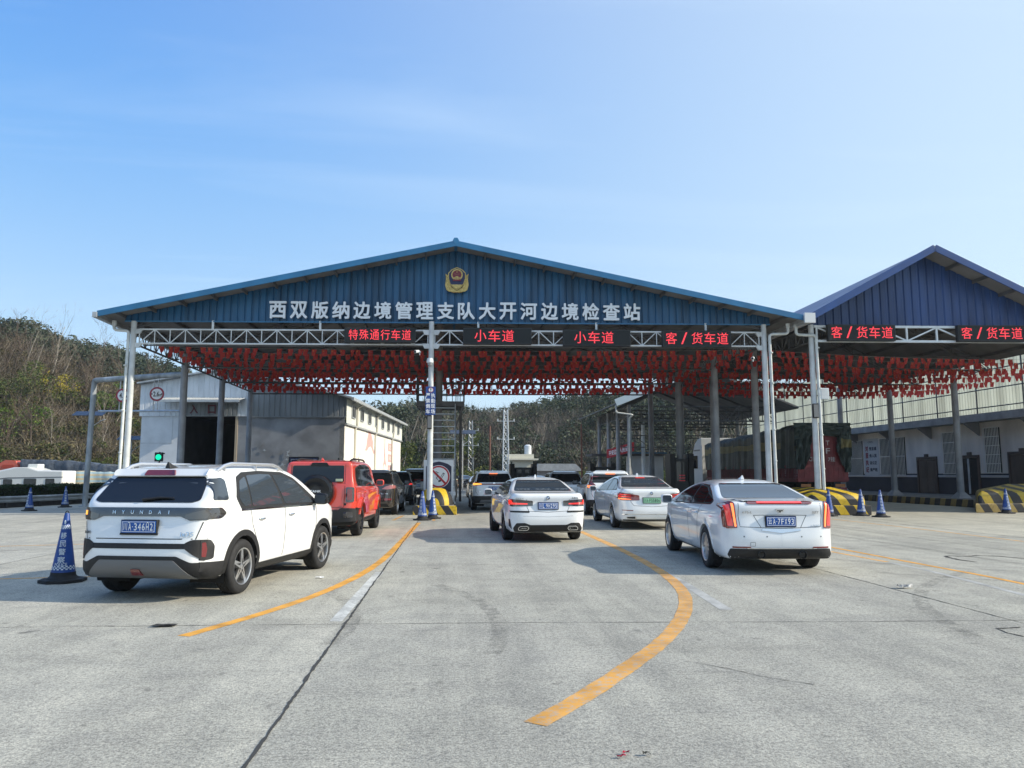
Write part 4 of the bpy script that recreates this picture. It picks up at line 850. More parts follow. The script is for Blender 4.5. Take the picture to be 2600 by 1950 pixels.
class Car:
    def __init__(s, root, hull): s.t = root; s.h = hull
    def patch(s, name, proj, poly, mat, off=.004, rim=.012, r=0.0, res=.06, parent=None, label=None, mb=None, m=0, bulge=0.0):
        if r: poly = fillet(poly, r)
        if proj in 'RL': ym = s.h.ymin; poly = [(max(u, ym), v) for u, v in poly]
        V, F, B = cut_poly(poly, res)
        P, D = s.h.on(proj, V[:, 0], V[:, 1])
        N = s.h.nrm(P)
        bad = (np.sum(N*D, 1) > -.05); N[bad] = -D[bad]
        o = np.full(len(P), off)
        P = P + N*o[:, None]
        if bulge:
            c = V.mean(0); d = np.linalg.norm((V-c)/(np.abs(V-c).max(0)+1e-6), axis=1)
            P = P + N*(bulge*np.clip(1-d*d, 0, 1))[:, None]
        own = mb is None
        mb = mb or MB(); k = len(P)
        Q = P + D*(rim+off)
        mb.add(list(P)+list(Q), F+[(a, b, b+k, a+k) for a, b in B], m)
        if own:
            ob = mb.build(name, mat, parent or s.t, smooth=40)
            if label: ob['label'] = label
            return ob
    def both(s, name, poly, mat, **k):                          # the same panel on both flanks
        return [s.patch(name, p, poly, mat, **k) for p in ('R', 'L')]
    def pair(s, name, poly, mat, proj='B', **k):                 # right and mirrored left, on the rear or the front
        a = s.patch(name, proj, poly, mat, **k); b = s.patch(name, proj, [(-x, z) for x, z in poly][::-1], mat, **k); return a, b
    def stroke(s, mb, proj, line, w=.008, off=.0015, m=0):
        L = [np.array(p, float) for p in line]; A = []; Bp = []
        for i in range(len(L)):
            d = L[min(i+1, len(L)-1)]-L[max(i-1, 0)]; d /= np.linalg.norm(d)+1e-9; n = np.array([-d[1], d[0]])*w/2
            A.append(L[i]+n); Bp.append(L[i]-n)
        V = np.array(A+Bp); P, D = s.h.on(proj, V[:, 0], V[:, 1]); N = s.h.nrm(P); P = P+N*off; k = len(L)
        mb.add(P, [(i, i+1, k+i+1, k+i) for i in range(k-1)], m)
    def seam(s, proj, lines, w=.012, n=6, mat=None):
        for ln in lines:
            mb = MB(); pts = [tuple(np.array(ln[i])*(1-k/n)+np.array(ln[i+1])*k/n) for i in range(len(ln)-1) for k in range(n)]+[ln[-1]]
            s.stroke(mb, proj, pts, w); mb.build('panel_seam', mat or seam, s.t, smooth=False, fix=False)
    def body(s, mats, arches=(), low=.26, nx=40, ny=120, nz=34, name='body'):
        h = s.h; y0, y1 = h.prof[:, 0].min(), h.prof[:, 0].max(); W = np.abs(h.sect[:, 0]).max(); z0 = h.prof[:, 1].min(); zt = h.prof[:, 1].max()
        mb = MB(); lo = np.array([-W-.2, y0-.25, z0-.15]); hi = np.array([W+.2, y1+.25, zt+.25])
        c0 = np.array([-.35, y0+.75, z0+.28]); c1 = np.array([.35, y1-.75, z0+.45])
        for ax in range(3):
            for side in (0, 1):
                a, b = [i for i in range(3) if i != ax]; na, nb = (nx, ny, nz)[a], (nx, ny, nz)[b]
                U, Vv = np.meshgrid(np.linspace(lo[a], hi[a], na+1), np.linspace(lo[b], hi[b], nb+1), indexing='ij')
                O = np.zeros((U.size, 3)); O[:, a] = U.ravel(); O[:, b] = Vv.ravel(); O[:, ax] = (lo, hi)[side][ax]
                T = np.clip(O, c0, c1); D = T-O; D /= np.linalg.norm(D, axis=1, keepdims=True)
                P, _ = h.trace(O, D, 30)
                keep = []
                idx = lambda i, j: i*(nb+1)+j
                for i in range(na):
                    for j in range(nb):
                        q = (idx(i, j), idx(i+1, j), idx(i+1, j+1), idx(i, j+1)); cen = P[list(q)].mean(0)
                        if any(math.hypot(cen[1]-ya, cen[2]-zw) < ra and abs(cen[0]) > .42 for ya, zw, ra in arches): continue
                        keep.append((q, 1 if cen[2] < low else 0))
                base = len(mb.v); mb.v.extend(map(tuple, P))
                for q, m in keep: mb.f.append(tuple(base+x for x in q)); mb.m.append(m)
        me = mb.mesh(name, mats, None, False, False)
        bm = bmesh.new(); bm.from_mesh(me); bmesh.ops.remove_doubles(bm, verts=bm.verts[:], dist=2e-4)
        bmesh.ops.delete(bm, geom=[v for v in bm.verts if not v.link_faces], context='VERTS')
        bmesh.ops.recalc_face_normals(bm, faces=bm.faces[:]); bm.to_mesh(me); bm.free(); me.shade_smooth()
        o = bpy.data.objects.new(name, me); COL.objects.link(o); o.parent = s.t; ORG[o.name] = np.zeros(3)
        return o
    def arch(s, ya, zw, r0, r1, mat, off=.010, name='wheel_arch', side='RL', zmin=.25, rim=.05):
        n = 22; a0 = math.asin(max(-1, (zmin-zw)/r1)); A = [math.pi-a0-(math.pi-2*a0)*i/n for i in range(n+1)]
        poly = [(ya+r1*math.cos(t), zw+r1*math.sin(t)) for t in A]
        a1 = math.asin(max(-1, min(1, (zmin-zw)/r0))); A = [a1+(math.pi-2*a1)*i/n for i in range(n+1)]
        poly += [(ya+r0*math.cos(t), zw+r0*math.sin(t)) for t in A]
        for p in side: s.patch(name, p, poly, mat, off=off, rim=rim, res=.2)
    def liner(s, wheels, ra, W):
        for ya, zw in wheels:
            for sg in (-1, 1):
                mb = MB(); vs = []; n = 14
                for x in (.40, W-.05):
                    for i in range(n+1):
                        t = math.pi*(i/n*1.25-.125); vs.append((sg*x, ya+ra*math.cos(t), zw+ra*math.sin(t)))
                fs = [(i, i+1, n+2+i, n+1+i) for i in range(n)]
                mb.add(vs, fs); mb.add([vs[i] for i in range(n+1)], [tuple(range(n+1))]); mb.build('wheel_well', under, s.t)
    def plate(s, province, number, z, x=0, w=.44, h=.14, green=False, proud=.02):
        P, _ = s.h.on('B', [x, x], [z-h/2, z+h/2]); y = P[:, 1].min()-proud
        mb = MB(); mb.box((x-w/2-.012, y-.004, z-h/2-.012), (x+w/2+.012, y+.05, z+h/2+.012), 0)
        o = mb.build('plate_holder', trim, s.t, bevel=.004)
        pm = MB(); pm.box((x-w/2, y-.012, z-h/2), (x+w/2, y-.0045, z+h/2), 0)
        fr = .006
        ink = ink_black if green else ink_white
        for a, b in (((-w/2+.01, -h/2+.01), (w/2-.01, -h/2+.01+fr)), ((-w/2+.01, h/2-.01-fr), (w/2-.01, h/2-.01)), ((-w/2+.01, -h/2+.016), (-w/2+.01+fr, h/2-.016)), ((w/2-.01-fr, -h/2+.016), (w/2-.01, h/2-.016))):
            pm.box((x+a[0], y-.0135, z+a[1]), (x+b[0], y-.0125, z+b[1]), 1)
        for cx in (-.12, .12): pm.lathe([(0, -.016), (.008, -.015), (.008, -.012)], (x+cx, y, z+h/2-.022), 8, 2, 'y')
        pl = pm.build('number_plate', [plate_green if green else plate_blue, ink, chrome], o, smooth=False, fix=False)
        tm = MB(); ch = h*.62; yy = y-.0145
        put_text(tm, province, (x-w/2+.052, yy, z), w=.052, h=ch, bold=.012)
        n = len(number); dot = number.find('.'); chars = number.replace('.', '')
        gap = .022; step = (w-.10-gap-.012)/len(chars); px = x-w/2+.088+step/2
        for i, c in enumerate(chars):
            if i == 1: put_text(tm, '·', (px-step/2+gap/2, yy, z), w=.012, h=.012, bold=.02); px += gap
            put_text(tm, c, (px, yy, z), w=step*(.72 if c not in '1' else .3), h=ch, bold=.015); px += step
        tm.build('plate_lettering', ink, pl, smooth=False, fix=False)
        return o
    def lettering(s, txt, x, z, w, mat, proj='B', h=None, off=.008, bold=.01, name='badge_lettering', parent=None):
        P, D = s.h.on(proj, [x] if proj == 'B' else [x], [z]); p = P[0]; nv = s.h.nrm(P)[0]
        mb = MB(); mb2 = MB()
        V, F = text_geo(txt, bold, 0, 2); lo = V.min(0); hi = V.max(0); k = w/(hi[0]-lo[0]); ky = (h/(hi[1]-lo[1])) if h else k
        u = x+(V[:, 0]-(lo[0]+hi[0])/2)*k; v = z+(V[:, 1]-(lo[1]+hi[1])/2)*ky
        P, D = s.h.on(proj, u, v); N = s.h.nrm(P); mb.add(P+N*(off+V[:, 2])[:, None], F)
        return mb.build(name, mat, parent or s.t, smooth=False, fix=False)
    def mirror(s, y, z, W, col, tall=False):
        for sg in (-1, 1):
            mb = MB(); hx, hy, hz = (.11, .05, .085 if not tall else .13)
            def fn(u, v):
                a = 2*math.pi*u; b = math.pi*(v-.5); e = .55
                sp = lambda t: math.copysign(abs(t)**e, t)
                return (sg*(W+.10)+hx*sp(math.cos(b))*sp(math.cos(a)), y+hy*(1.3 if math.sin(a) > 0 else .7)*sp(math.cos(b))*sp(math.sin(a)), z+hz*sp(math.sin(b)))
            mb.grid(fn, 20, 10); mb.bar((sg*(W-.12), y+.02, z-.05), (sg*(W+.05), y+.02, z-.03), .06, .04)
            o = mb.build('side_mirror', col, s.t, smooth=60)
            g = MB(); g.prism(fillet([(-.085, -.062), (.085, -.062), (.085, .062), (-.085, .062)], .03), lambda u, v, d: (sg*(W+.10)+u, y-.044-d, z+v*(1.5 if tall else 1)), 0, .006)
            g.build('mirror_glass', tint2, o)
    def handle(s, y, z, mat, w=.17):
        for pj in 'RL':
            P, _ = s.h.on(pj, [y-w/2, y, y+w/2], [z, z, z]); sg = 1 if pj == 'R' else -1
            o = P + np.array([[sg*.012, 0, 0], [sg*.032, 0, 0], [sg*.012, 0, 0]])
            mb = MB(); mb.pipe([P[0], o[0]+(0, .015, 0), o[1], o[2]-(0, .015, 0), P[2]], [.012, .014, .015, .014, .012], 8); mb.build('door_handle', mat, s.t, smooth=60)
    def wheels(s, pos, r, wd, W, style, rr=None):
        rr = rr or r*.68
        for ya in pos:
            for sg in (1, -1):
                xo = sg*(W-.015); xi = sg*(W-.015-wd); mb = MB()
                prof = [(rr*.98, xo-sg*.012), (rr*1.02, xo-sg*.003), (r*.90, xo), (r*.965, xo-sg*.015), (r*.992, xo-sg*.035), (r, xo-sg*.06)]
                for k in range(4):
                    c = xo-sg*(.06+(wd-.12)*(k+.5)/4); e = sg*.006
                    prof += [(r, c+e*1.6), (r-.008, c+e), (r-.008, c-e), (r, c-e*1.6)]
                prof += [(r, xi+sg*.06), (r*.992, xi+sg*.035), (r*.9, xi), (rr*.98, xi+sg*.01)]
                mb.lathe(prof, (0, ya, r), 40, 0, 'x')
                mb.lathe([(rr*.98, xi+sg*.01), (rr*.9, xi+sg*.05), (0, xi+sg*.05)], (0, ya, r), 24, 0, 'x')
                wh = mb.build('wheel', rubber, s.t, smooth=50)
                rm = MB(); mats = style['mats']; f = xo-sg*style.get('inset', .02)
                rm.lathe([(rr*1.0, xo-sg*.010), (rr*.995, xo-sg*.002), (rr*.93, xo-sg*.008), (rr*.90, f-sg*.03), (rr*.88, f-sg*.13)], (0, ya, r), 40, style.get('lip', 0), 'x')
                rm.lathe([(rr*.89, f-sg*.11), (0, f-sg*.11)], (0, ya, r), 24, 2, 'x')
                rm.lathe([(rr*.62, f-sg*.085), (rr*.62, f-sg*.075), (rr*.2, f-sg*.075)], (0, ya, r), 24, 3, 'x')
                rm.lathe([(rr*.21, f-sg*.06), (rr*.20, f-sg*.008), (rr*.12, f-sg*.0), (0, f)], (0, ya, r), 16, style.get('hub', 0), 'x')
                n = style['n']; a0 = style.get('a0', .3)
                for k in range(n):
                    for tw in style.get('twin', (0,)):
                        th = a0+2*math.pi*k/n+tw; dr = np.array([0, math.cos(th), math.sin(th)]); sd_ = np.array([0, -math.sin(th), math.cos(th)])
                        w0, w1 = style['w0'], style['w1']; c = np.array([0, ya, r]); ex = np.array([sg, 0, 0])
                        sk = style.get('skew', 0)
                        for (ra, rb, wa, wb, fa, fb, mt) in ((rr*.15, rr*.93, w0, w1, f, f-sg*.008*1, 0),):
                            A = c+dr*ra+np.array([fa, 0, 0]); Bq = c+dr*rb+sd_*sk*rr+np.array([fb, 0, 0]); dp = np.array([-sg*.035, 0, 0])
                            rm.hexa([A-sd_*wa+dp, A+sd_*wa+dp, A+sd_*wa, A-sd_*wa, Bq-sd_*wb+dp, Bq+sd_*wb+dp, Bq+sd_*wb, Bq-sd_*wb], style.get('sm', 0) if tw <= 0 else style.get('sm2', style.get('sm', 0)))
                rm.build('rim', mats+[under, greyplastic][:4-len(mats)+2] if len(mats) == 2 else mats, wh, smooth=40)
RIM5 = dict(n=5, w0=.035, w1=.022, twin=(-.11, .16), sm=0, sm2=1, mats=[alloy, dark_alloy], skew=.05)
RIM_MULTI = dict(n=10, w0=.012, w1=.017, twin=(-.10, .10), mats=[alloy, dark_alloy])
RIM_DARK = dict(n=5, w0=.03, w1=.028, twin=(-.15, .15), mats=[dark_alloy, gloss])
RIM_TEN = dict(n=10, w0=.018, w1=.024, mats=[alloy, dark_alloy])
RIM_SUV = dict(n=5, w0=.045, w1=.05, mats=[alloy, dark_alloy])
def fin(car, y, mat, s=1.0):
    P, _ = car.h.on('T', [0], [y]); z = P[0][2]-.005; mb = MB()
    mb.prism([(-.09*s, 0), (.09*s, 0), (-.03*s, .035*s), (-.085*s, .062*s)], lambda u, v, d: (d*(1-v*9), y+u, z+v), -.028*s, .028*s); mb.build('antenna_fin', mat, car.t, smooth=False, bevel=.006)
def roof_rails(car, y0, y1, x, mat, h=.05):
    ys = np.linspace(y0, y1, 12); P, _ = car.h.on('T', np.full(12, x), ys); b, _ = car.h.on('T', np.full(12, x-.0), ys)
    for sg in (1, -1):
        mb = MB(); pts = []
        for i, p in enumerate(P):
            t = i/11; lift = h*min(1, min(t, 1-t)*6)**.6; pts.append((sg*x, p[1], p[2]+lift-.004))
        mb.pipe(pts, .023, 8)
        for i in (1, 6, 10): mb.bar((sg*x, P[i][1], P[i][2]-.01), pts[i], .03, .03, up=(0, 1, 0))
        mb.build('roof_rail', mat, car.t, smooth=60)
def generic_front(c, hz, hw, wl, glass=tint):
    c.patch('windscreen', 'F', wl, glass, r=.06, off=.003, rim=.02)
    c.pair('headlight', [(hw-.30, hz-.05), (hw-.02, hz-.03), (hw-.03, hz+.08), (hw-.27, hz+.03)], lamp_clear, proj='F', r=.02)
    c.patch('grille', 'F', [(-.45, hz-.28), (.45, hz-.28), (.42, hz-.02), (-.42, hz-.02)], gloss, r=.05)
    c.patch('front_plate', 'F', [(-.22, hz-.30), (.22, hz-.30), (.22, hz-.16), (-.22, hz-.16)], plate_blue, off=.012)
def shift(poly, d): return [(a+d[0], b+d[1]) for a, b in poly]
def inset(poly, d):
    P = [np.array(p, float) for p in poly]; n = len(P); ar = sum(P[i][0]*P[(i+1) % n][1]-P[(i+1) % n][0]*P[i][1] for i in range(n)); sgn = 1 if ar > 0 else -1; out = []
    for i in range(n):
        a, b, c = P[i-1], P[i], P[(i+1) % n]; u = (b-a)/np.linalg.norm(b-a); v = (c-b)/np.linalg.norm(c-b)
        n1 = np.array([-u[1], u[0]])*sgn; n2 = np.array([-v[1], v[0]])*sgn; m = n1+n2; m /= max(np.dot(m, m)/2, .35)
        out.append(tuple(b+m*d))
    return out
def white_suv():
    t = local('white_suv', 'white compact SUV with black light bar, grey skid plate and rear number 346H2', 'car')
    prof = [(-2.02,.27),(-2.20,.36),(-2.23,.50),(-2.20,.72),(-2.14,.94),(-2.13,1.12),(-2.00,1.24),(-1.78,1.46),(-1.80,1.53),(-1.60,1.585),(-.9,1.645),(-.2,1.655),(.35,1.61),(.80,1.40),(1.25,1.10),(1.75,1.02),(2.08,.92),(2.22,.74),(2.22,.40),(2.08,.22),(1.5,.20),(-1.6,.20)]
    half = [(0,.18),(.60,.19),(.84,.26),(.90,.45),(.905,.70),(.915,.88),(.90,1.04),(.86,1.11),(.78,1.32),(.68,1.52),(.60,1.60),(.40,1.67),(0,1.69)]
    plan = [(0,-2.28),(.50,-2.26),(.80,-2.10),(.90,-1.75),(.915,-1.0),(.915,.8),(.90,1.5),(.80,1.98),(.50,2.22),(0,2.27)]
    h = Hull(prof, half, plan, k=(.07, .09), it=(2, 2, 2)); c = Car(t, h); yr, yf, rw, ra = -1.32, 1.32, .342, .40
    c.body([white_paint, under], [(yr, rw, ra), (yf, rw, ra)], low=.24)
    # cladding along the flank and round the wheels
    for ya in (yr, yf): c.arch(ya, rw, ra-.012, ra+.062, trim, off=.012)
    c.both('sill', [(yr+.42, .20), (yf-.42, .20), (yf-.44, .36), (yr+.44, .34)], trim, off=.012, r=.02)
    c.both('front_cladding', [(yf+.42, .24), (2.08, .30), (2.08, .42), (yf+.45, .40)], trim, off=.010)
    c.liner([(yr, rw), (yf, rw)], ra+.02, .90)
    c.wheels((yr, yf), rw, .225, .905, RIM5)
    # side glass: black frame, then panes
    fr = [(-1.37,1.075),(.98,1.06),(1.02,1.09),(.46,1.43),(.15,1.515),(-.55,1.53),(-1.05,1.51),(-1.25,1.45),(-1.42,1.20)]
    c.both('window_frame', inset(fr, -.022), trim, off=.002, r=.03)
    c.both('chrome_strip', [(-1.40,1.04),(1.00,1.025),(1.00,1.045),(-1.40,1.06)], chrome, off=.006)
    c.both('front_window', [(-.10,1.085),(.90,1.072),(.43,1.405),(.14,1.485),(-.20,1.495)], tint2, off=.006, r=.03)
    c.both('rear_window', [(-1.08,1.09),(-.18,1.085),(-.27,1.50),(-.58,1.505),(-.98,1.485)], tint2, off=.006, r=.03)
    c.both('quarter_window', [(-1.31,1.10),(-1.12,1.095),(-1.03,1.475),(-1.22,1.42),(-1.375,1.21)], tint2, off=.006, r=.03)
    for pj in 'RL':
        c.seam(pj, ([(-.13,1.04),(-.10,.80),(-.14,.45),(-.16,.37)], [(1.0,1.03),(1.03,.8),(.98,.5),(.92,.38)], [(-1.15,1.04),(-1.10,.85),(-.97,.66),(-.90,.5)]))
    c.seam('B', ([(-.80,.745),(0,.745),(.80,.745)], [(-.70,.74),(-.76,.94)], [(.70,.74),(.76,.94)]), .010)
    c.handle(-.85, .915, chrome); c.handle(.08, .93, chrome)
    # rear: glass over the tailgate, wrap corner glass, light bar, plate, bumper pieces
    c.patch('tailgate_window', 'B', [(-.60,1.165),(.60,1.165),(.69,1.19),(.655,1.36),(.60,1.475),(-.60,1.475),(-.655,1.36),(-.69,1.19)], tint, off=.005, r=.03)
    c.both('corner_window', [(-1.97,1.195),(-1.66,1.185),(-1.60,1.43),(-1.68,1.46),(-1.83,1.44)], tint2, off=.014, r=.03, res=.03)
    c.patch('roof_spoiler', 'B', [(-.62,1.485),(.62,1.485),(.62,1.54),(-.62,1.54)], white_paint, off=.035, rim=.05, r=.02)
    c.patch('high_brake_light', 'B', [(-.21,1.495),(.21,1.495),(.18,1.528),(-.18,1.528)], lamp_red, off=.040, r=.01)
    c.patch('light_bar', 'B', [(-.80,.965),(-.62,.955),(-.50,1.005),(.50,1.005),(.62,.955),(.80,.965),(.84,1.04),(.80,1.105),(-.80,1.105),(-.84,1.04)], lamp_smoke, off=.012, rim=.02, r=.015)
    c.both('tail_light', [(-2.18,.97),(-1.86,.975),(-1.76,1.03),(-1.84,1.10),(-2.18,1.105)], lamp_smoke, off=.012, r=.03)
    c.pair('lamp_unit', [(.56,.975),(.78,.98),(.81,1.04),(.78,1.085),(.56,1.03)], M('smoke_lens', (.055,.055,.058), .12, coat=1.0), off=.016, r=.01)
    c.patch('indicator', 'B', [(-.76,1.02),(-.73,1.02),(-.73,1.07),(-.76,1.07)], lamp_amber, off=.018, rim=.004)
    for i, ch in enumerate('HYUNDAI'): c.lettering(ch, -.36+i*.118, 1.052, .040 if ch != 'I' else .012, chrome, h=.038, off=.016, bold=.02)
    c.lettering('ix35', .60, .80, .15, chrome, h=.055, bold=.02)
    c.lettering('北京现代', -.70, .815, .11, greyplastic, h=.035, bold=.02)
    c.plate('川', 'A.346H2', .885)
    c.patch('plate_strip', 'B', [(-.24,.785),(.24,.785),(.24,.808),(-.24,.808)], trim, off=.02)
    c.patch('bumper_strip', 'B', [(-.62,.630),(.62,.630),(.62,.692),(-.62,.692)], trim, off=.006, r=.01)
    c.pair('fog_lamp_housing', [(.58,.692),(.66,.735),(.81,.735),(.835,.66),(.83,.50),(.77,.495),(.68,.56),(.58,.64)], trim, off=.010, r=.025)
    c.both('bumper_reflector', [(-2.14,.50),(-2.06,.49),(-2.045,.60),(-2.055,.73),(-2.14,.735)], trim, off=.012, r=.01, res=.03)
    for p in ('R', 'L'): c.patch('reflector', p, [(-2.10,.535),(-2.06,.53),(-2.05,.62),(-2.065,.705),(-2.10,.70)], lamp_red, off=.015, r=.012)
    c.patch('lower_bumper', 'B', [(-.84,.30),(.84,.30),(.85,.47),(.66,.47),(.50,.545),(-.50,.545),(-.66,.47),(-.85,.47)], trim, off=.008, r=.02)
    c.both('corner_bumper', [(-2.16,.29),(-1.72,.25),(-1.70,.46),(-2.16,.475)], trim, off=.010, r=.02)
    c.patch('skid_plate', 'B', [(-.70,.285),(.70,.285),(.62,.36),(.47,.50),(-.47,.50),(-.62,.36)], greyplastic, off=.018, rim=.02, r=.02)
    c.patch('rear_fog_light', 'B', [(-.07,.335),(.07,.335),(.055,.405),(-.055,.405)], lamp_red, off=.028, r=.01)
    mb = MB(); P, _ = h.on('B', [-.05, .16, .34], [1.20, 1.225, 1.222]); P[:, 1] -= .03; mb.pipe(P, [.02, .015, .008], 6); mb.build('rear_wiper', trim, t)
    fin(c, -1.55, trim, 1.35); roof_rails(c, -1.62, .25, .64, silver_paint, .085)
    c.mirror(.92, 1.12, .90, gloss)
    generic_front(c, .80, .84, [(-.60,1.18),(.60,1.18),(.56,1.50),(-.56,1.50)])
    return t
def sedan(t, ye, yr, yf, yn, W, H, paint, rim, rw=.33, belt=.98, deck=1.08, glass=tint, side=tint, hood=.96, tumble=.0):
    Hc = H
    prof = [(ye+.22,.21),(ye+.05,.28),(ye-.01,.48),(ye+.02,.66),(ye+.07,.86),(ye+.04,deck-.03),(ye+.16,deck+.015),(ye+.60,deck+.02),(ye+.95,deck+.10),(ye+1.45,Hc-.09),(ye+1.85,Hc-.01),(ye+2.35,Hc+.01),(ye+2.75,Hc-.06),(yf-.62,Hc-.22),(yf+.02,hood+.05),(yf+.45,hood-.06),(yn-.16,hood-.20),(yn,.58),(yn,.32),(yn-.14,.20),(1.0,.18),(-1.2,.18)]
    half = [(0,.15),(.60,.16),(W-.10,.22),(W-.025,.40),(W,.62),(W+.004,.80),(W-.03,.93),(W-.085,1.0),(W-.17,1.16),(W-.28,1.32),(W-.36,Hc-.07),(W-.52,Hc+.0),(0,Hc+.03)]
    plan = [(0,ye-.05),(W*.55,ye-.03),(W*.90,ye+.13),(W-.015,ye+.50),(W,ye+1.2),(W,.9),(W-.01,yf-.2),(W*.93,yn-.45),(W*.60,yn-.04),(0,yn+.03)]
    c = Car(t, Hull(prof, half, plan, k=(.06, .08))); ra = rw+.045; c.W = W
    c.body([paint, under], [(yr, rw, ra), (yf, rw, ra)], low=.215)
    for ya in (yr, yf): c.arch(ya, rw, ra-.010, ra+.030, paint, off=.007, zmin=.22, rim=.09)
    c.liner([(yr, rw), (yf, rw)], ra+.02, W); c.wheels((yr, yf), rw, .225, W-.005, rim)
    c.both('sill', [(yr+.40, .165), (yf-.40, .165), (yf-.42, .235), (yr+.42, .235)], trim, off=.006)
    # daylight opening
    a = ye+.80; top = H-.105
    fr = [(yf-.38, belt-.01),(a+.10, belt+.05),(a+.02, belt+.11),(a+.45, top-.10),(a+.85, top),(a+1.55, top+.02),(a+1.95, top-.04),(yf-.68, belt+.19)]
    c.both('window_frame', fr, chrome, off=.002, r=.05)
    c.both('window_trim', inset(fr, .016), trim, off=.004, r=.05)
    b = yr+.58+.55; c.b = b
    gi = inset(fr, .034)
    c.both('front_window', [(b+.05, belt+.035),(yf-.44, belt+.020),(yf-.72, belt+.19),(a+1.93, top-.07),(a+1.5, top-.018),(b+.02, top-.018)], side, off=.007, r=.04)
    c.both('rear_window', [(a+.58, belt+.065),(b-.03, belt+.04),(b-.06, top-.022),(a+.87, top-.040),(a+.60, top-.115)], side, off=.007, r=.03)
    c.both('quarter_window', [(a+.16, belt+.078),(a+.54, belt+.068),(a+.56, top-.13),(a+.46, top-.155),(a+.10, belt+.13)], side, off=.007, r=.03)
    for pj in 'RL':
        c.seam(pj, ([(b,belt),(b+.02,.7),(b-.02,.40),(b-.03,.25)], [(yf-.36,belt-.02),(yf-.33,.7),(yf-.40,.45),(yf-.46,.25)], [(a+.62,belt+.04),(yr+.46,.80),(yr+.50,.60),(yr+.52,.40)], [(yr+.55,.245),(b,.25),(yf-.45,.245)]), .011)
    c.handle(a+.85, belt-.11, paint); c.handle(b+.25, belt-.12, paint)
    c.patch('rear_windscreen', 'B', [(-W+.235, deck+.045),(W-.235, deck+.045),(W-.40, H-.075),(-W+.40, H-.075)], glass, off=.004, rim=.02, r=.05)
    c.mirror(yf-.52, belt+.07, W, paint); generic_front(c, .64, W-.06, [(-W+.25, hood+.07),(W-.25, hood+.07),(W-.40, H-.10),(-W+.40, H-.10)])
    return c

def white_sports_saloon():
    t = local('white_saloon', 'white saloon with trapezoid exhausts and dark lower bumper, number 9H295', 'car')
    W, H = .915, 1.45; c = sedan(t, -2.55, -1.48, 1.48, 2.28, W, H, white_paint, RIM_DARK, glass=tint2)
    yr = -1.48
    for s in (1, -1):
        side = [(s*.34,.815),(s*.80,.80),(s*.87,.83),(s*.875,.955),(s*.84,.965),(s*.34,.925)]
        q = side if s > 0 else side[::-1]
        L = c.patch('tail_light', 'B', q, lamp_smoke, off=.008, r=.02, rim=.02)
        e = [(s*.46,.845),(s*.845,.845),(s*.845,.945),(s*.80,.945),(s*.775,.885),(s*.46,.87)]
        c.patch('lamp_unit', 'B', e if s > 0 else e[::-1], lamp_on if s > 0 else lamp_on, off=.013, r=.008, res=.03, parent=L)
        c.patch('tail_light', 'R' if s > 0 else 'L', [(-2.50,.825),(-2.24,.86),(-2.16,.93),(-2.50,.955)], lamp_red, off=.006, r=.02)
        q = [(s*.42,.665),(s*.82,.672),(s*.84,.71),(s*.42,.705)]; c.patch('reflector', 'B', q if s > 0 else q[::-1], trim, off=.005, r=.006)
        q = [(s*.79,.30),(s*.845,.37),(s*.85,.52),(s*.83,.53)]; c.patch('bumper_vent', 'B', q if s > 0 else q[::-1], trim, off=.006, r=.01)
    c.patch('diffuser', 'B', [(-.74,.25),(.74,.25),(.77,.33),(.70,.44),(.52,.445),(.40,.40),(-.40,.40),(-.52,.445),(-.70,.44),(-.77,.33)], trim, off=.008, r=.02)
    for s in (1, -1):
        q = [(-.09,-.045),(.115,-.045),(.115,.01),(.07,.045),(-.10,.045),(-.125,0)]; q = [(s*(.55+a), .335+b) for a, b in q]; q = q if s > 0 else q[::-1]
        e = c.patch('exhaust_trim', 'B', q, chrome, off=.022, r=.02, rim=.03); c.patch('exhaust_hole', 'B', inset(q, .016), under, off=.024, r=.012, rim=.005, parent=e)
    c.seam('B', ([(-.48,.955),(-.47,.78),(-.43,.70),(0,.675),(.43,.70),(.47,.78),(.48,.955)],), .008)
    c.seam('B', ([(-.80,.60),(0,.575),(.80,.60)],), .004)
    c.plate('川', 'L.9H295', .815); badge(c, 0, .99, .042)
    c.lettering('330Li', .62, .985, .17, chrome, h=.04); c.lettering('华晨宝马', -.64, .975, .18, chrome, h=.035)
    fin(c, -.55, white_paint, 1.1); c.mirror_dark = True
    return t
def badge(c, x, z, r):
    P, _ = c.h.on('B', [x], [z]); p = P[0]; mb = MB()
    mb.lathe([(r, .004), (r, -.008), (r*.86, -.010)], p, 20, 0, 'y'); mb.lathe([(r*.86, -.009), (r*.62, -.010)], p, 20, 1, 'y'); 
    n = 20
    for q in range(4):
        vs = [p+np.array([0, -.010, 0])]+[p+np.array([r*.6*math.cos(math.pi/2*q+math.pi/2*k/5), -.010, r*.6*math.sin(math.pi/2*q+math.pi/2*k/5)]) for k in range(6)]
        mb.add(vs, [(0, k, k+1) for k in range(1, 6)], 2 if q % 2 == 0 else 3)
    mb.lathe([(r*.64, -.0105), (r*.58, -.0115)], p, 20, 0, 'y')
    return mb.build('round_badge', [chrome, gloss, M('badge_white', (.7,.72,.74), .3), M('badge_blue', (.02,.14,.4), .3)], c.t, smooth=False)

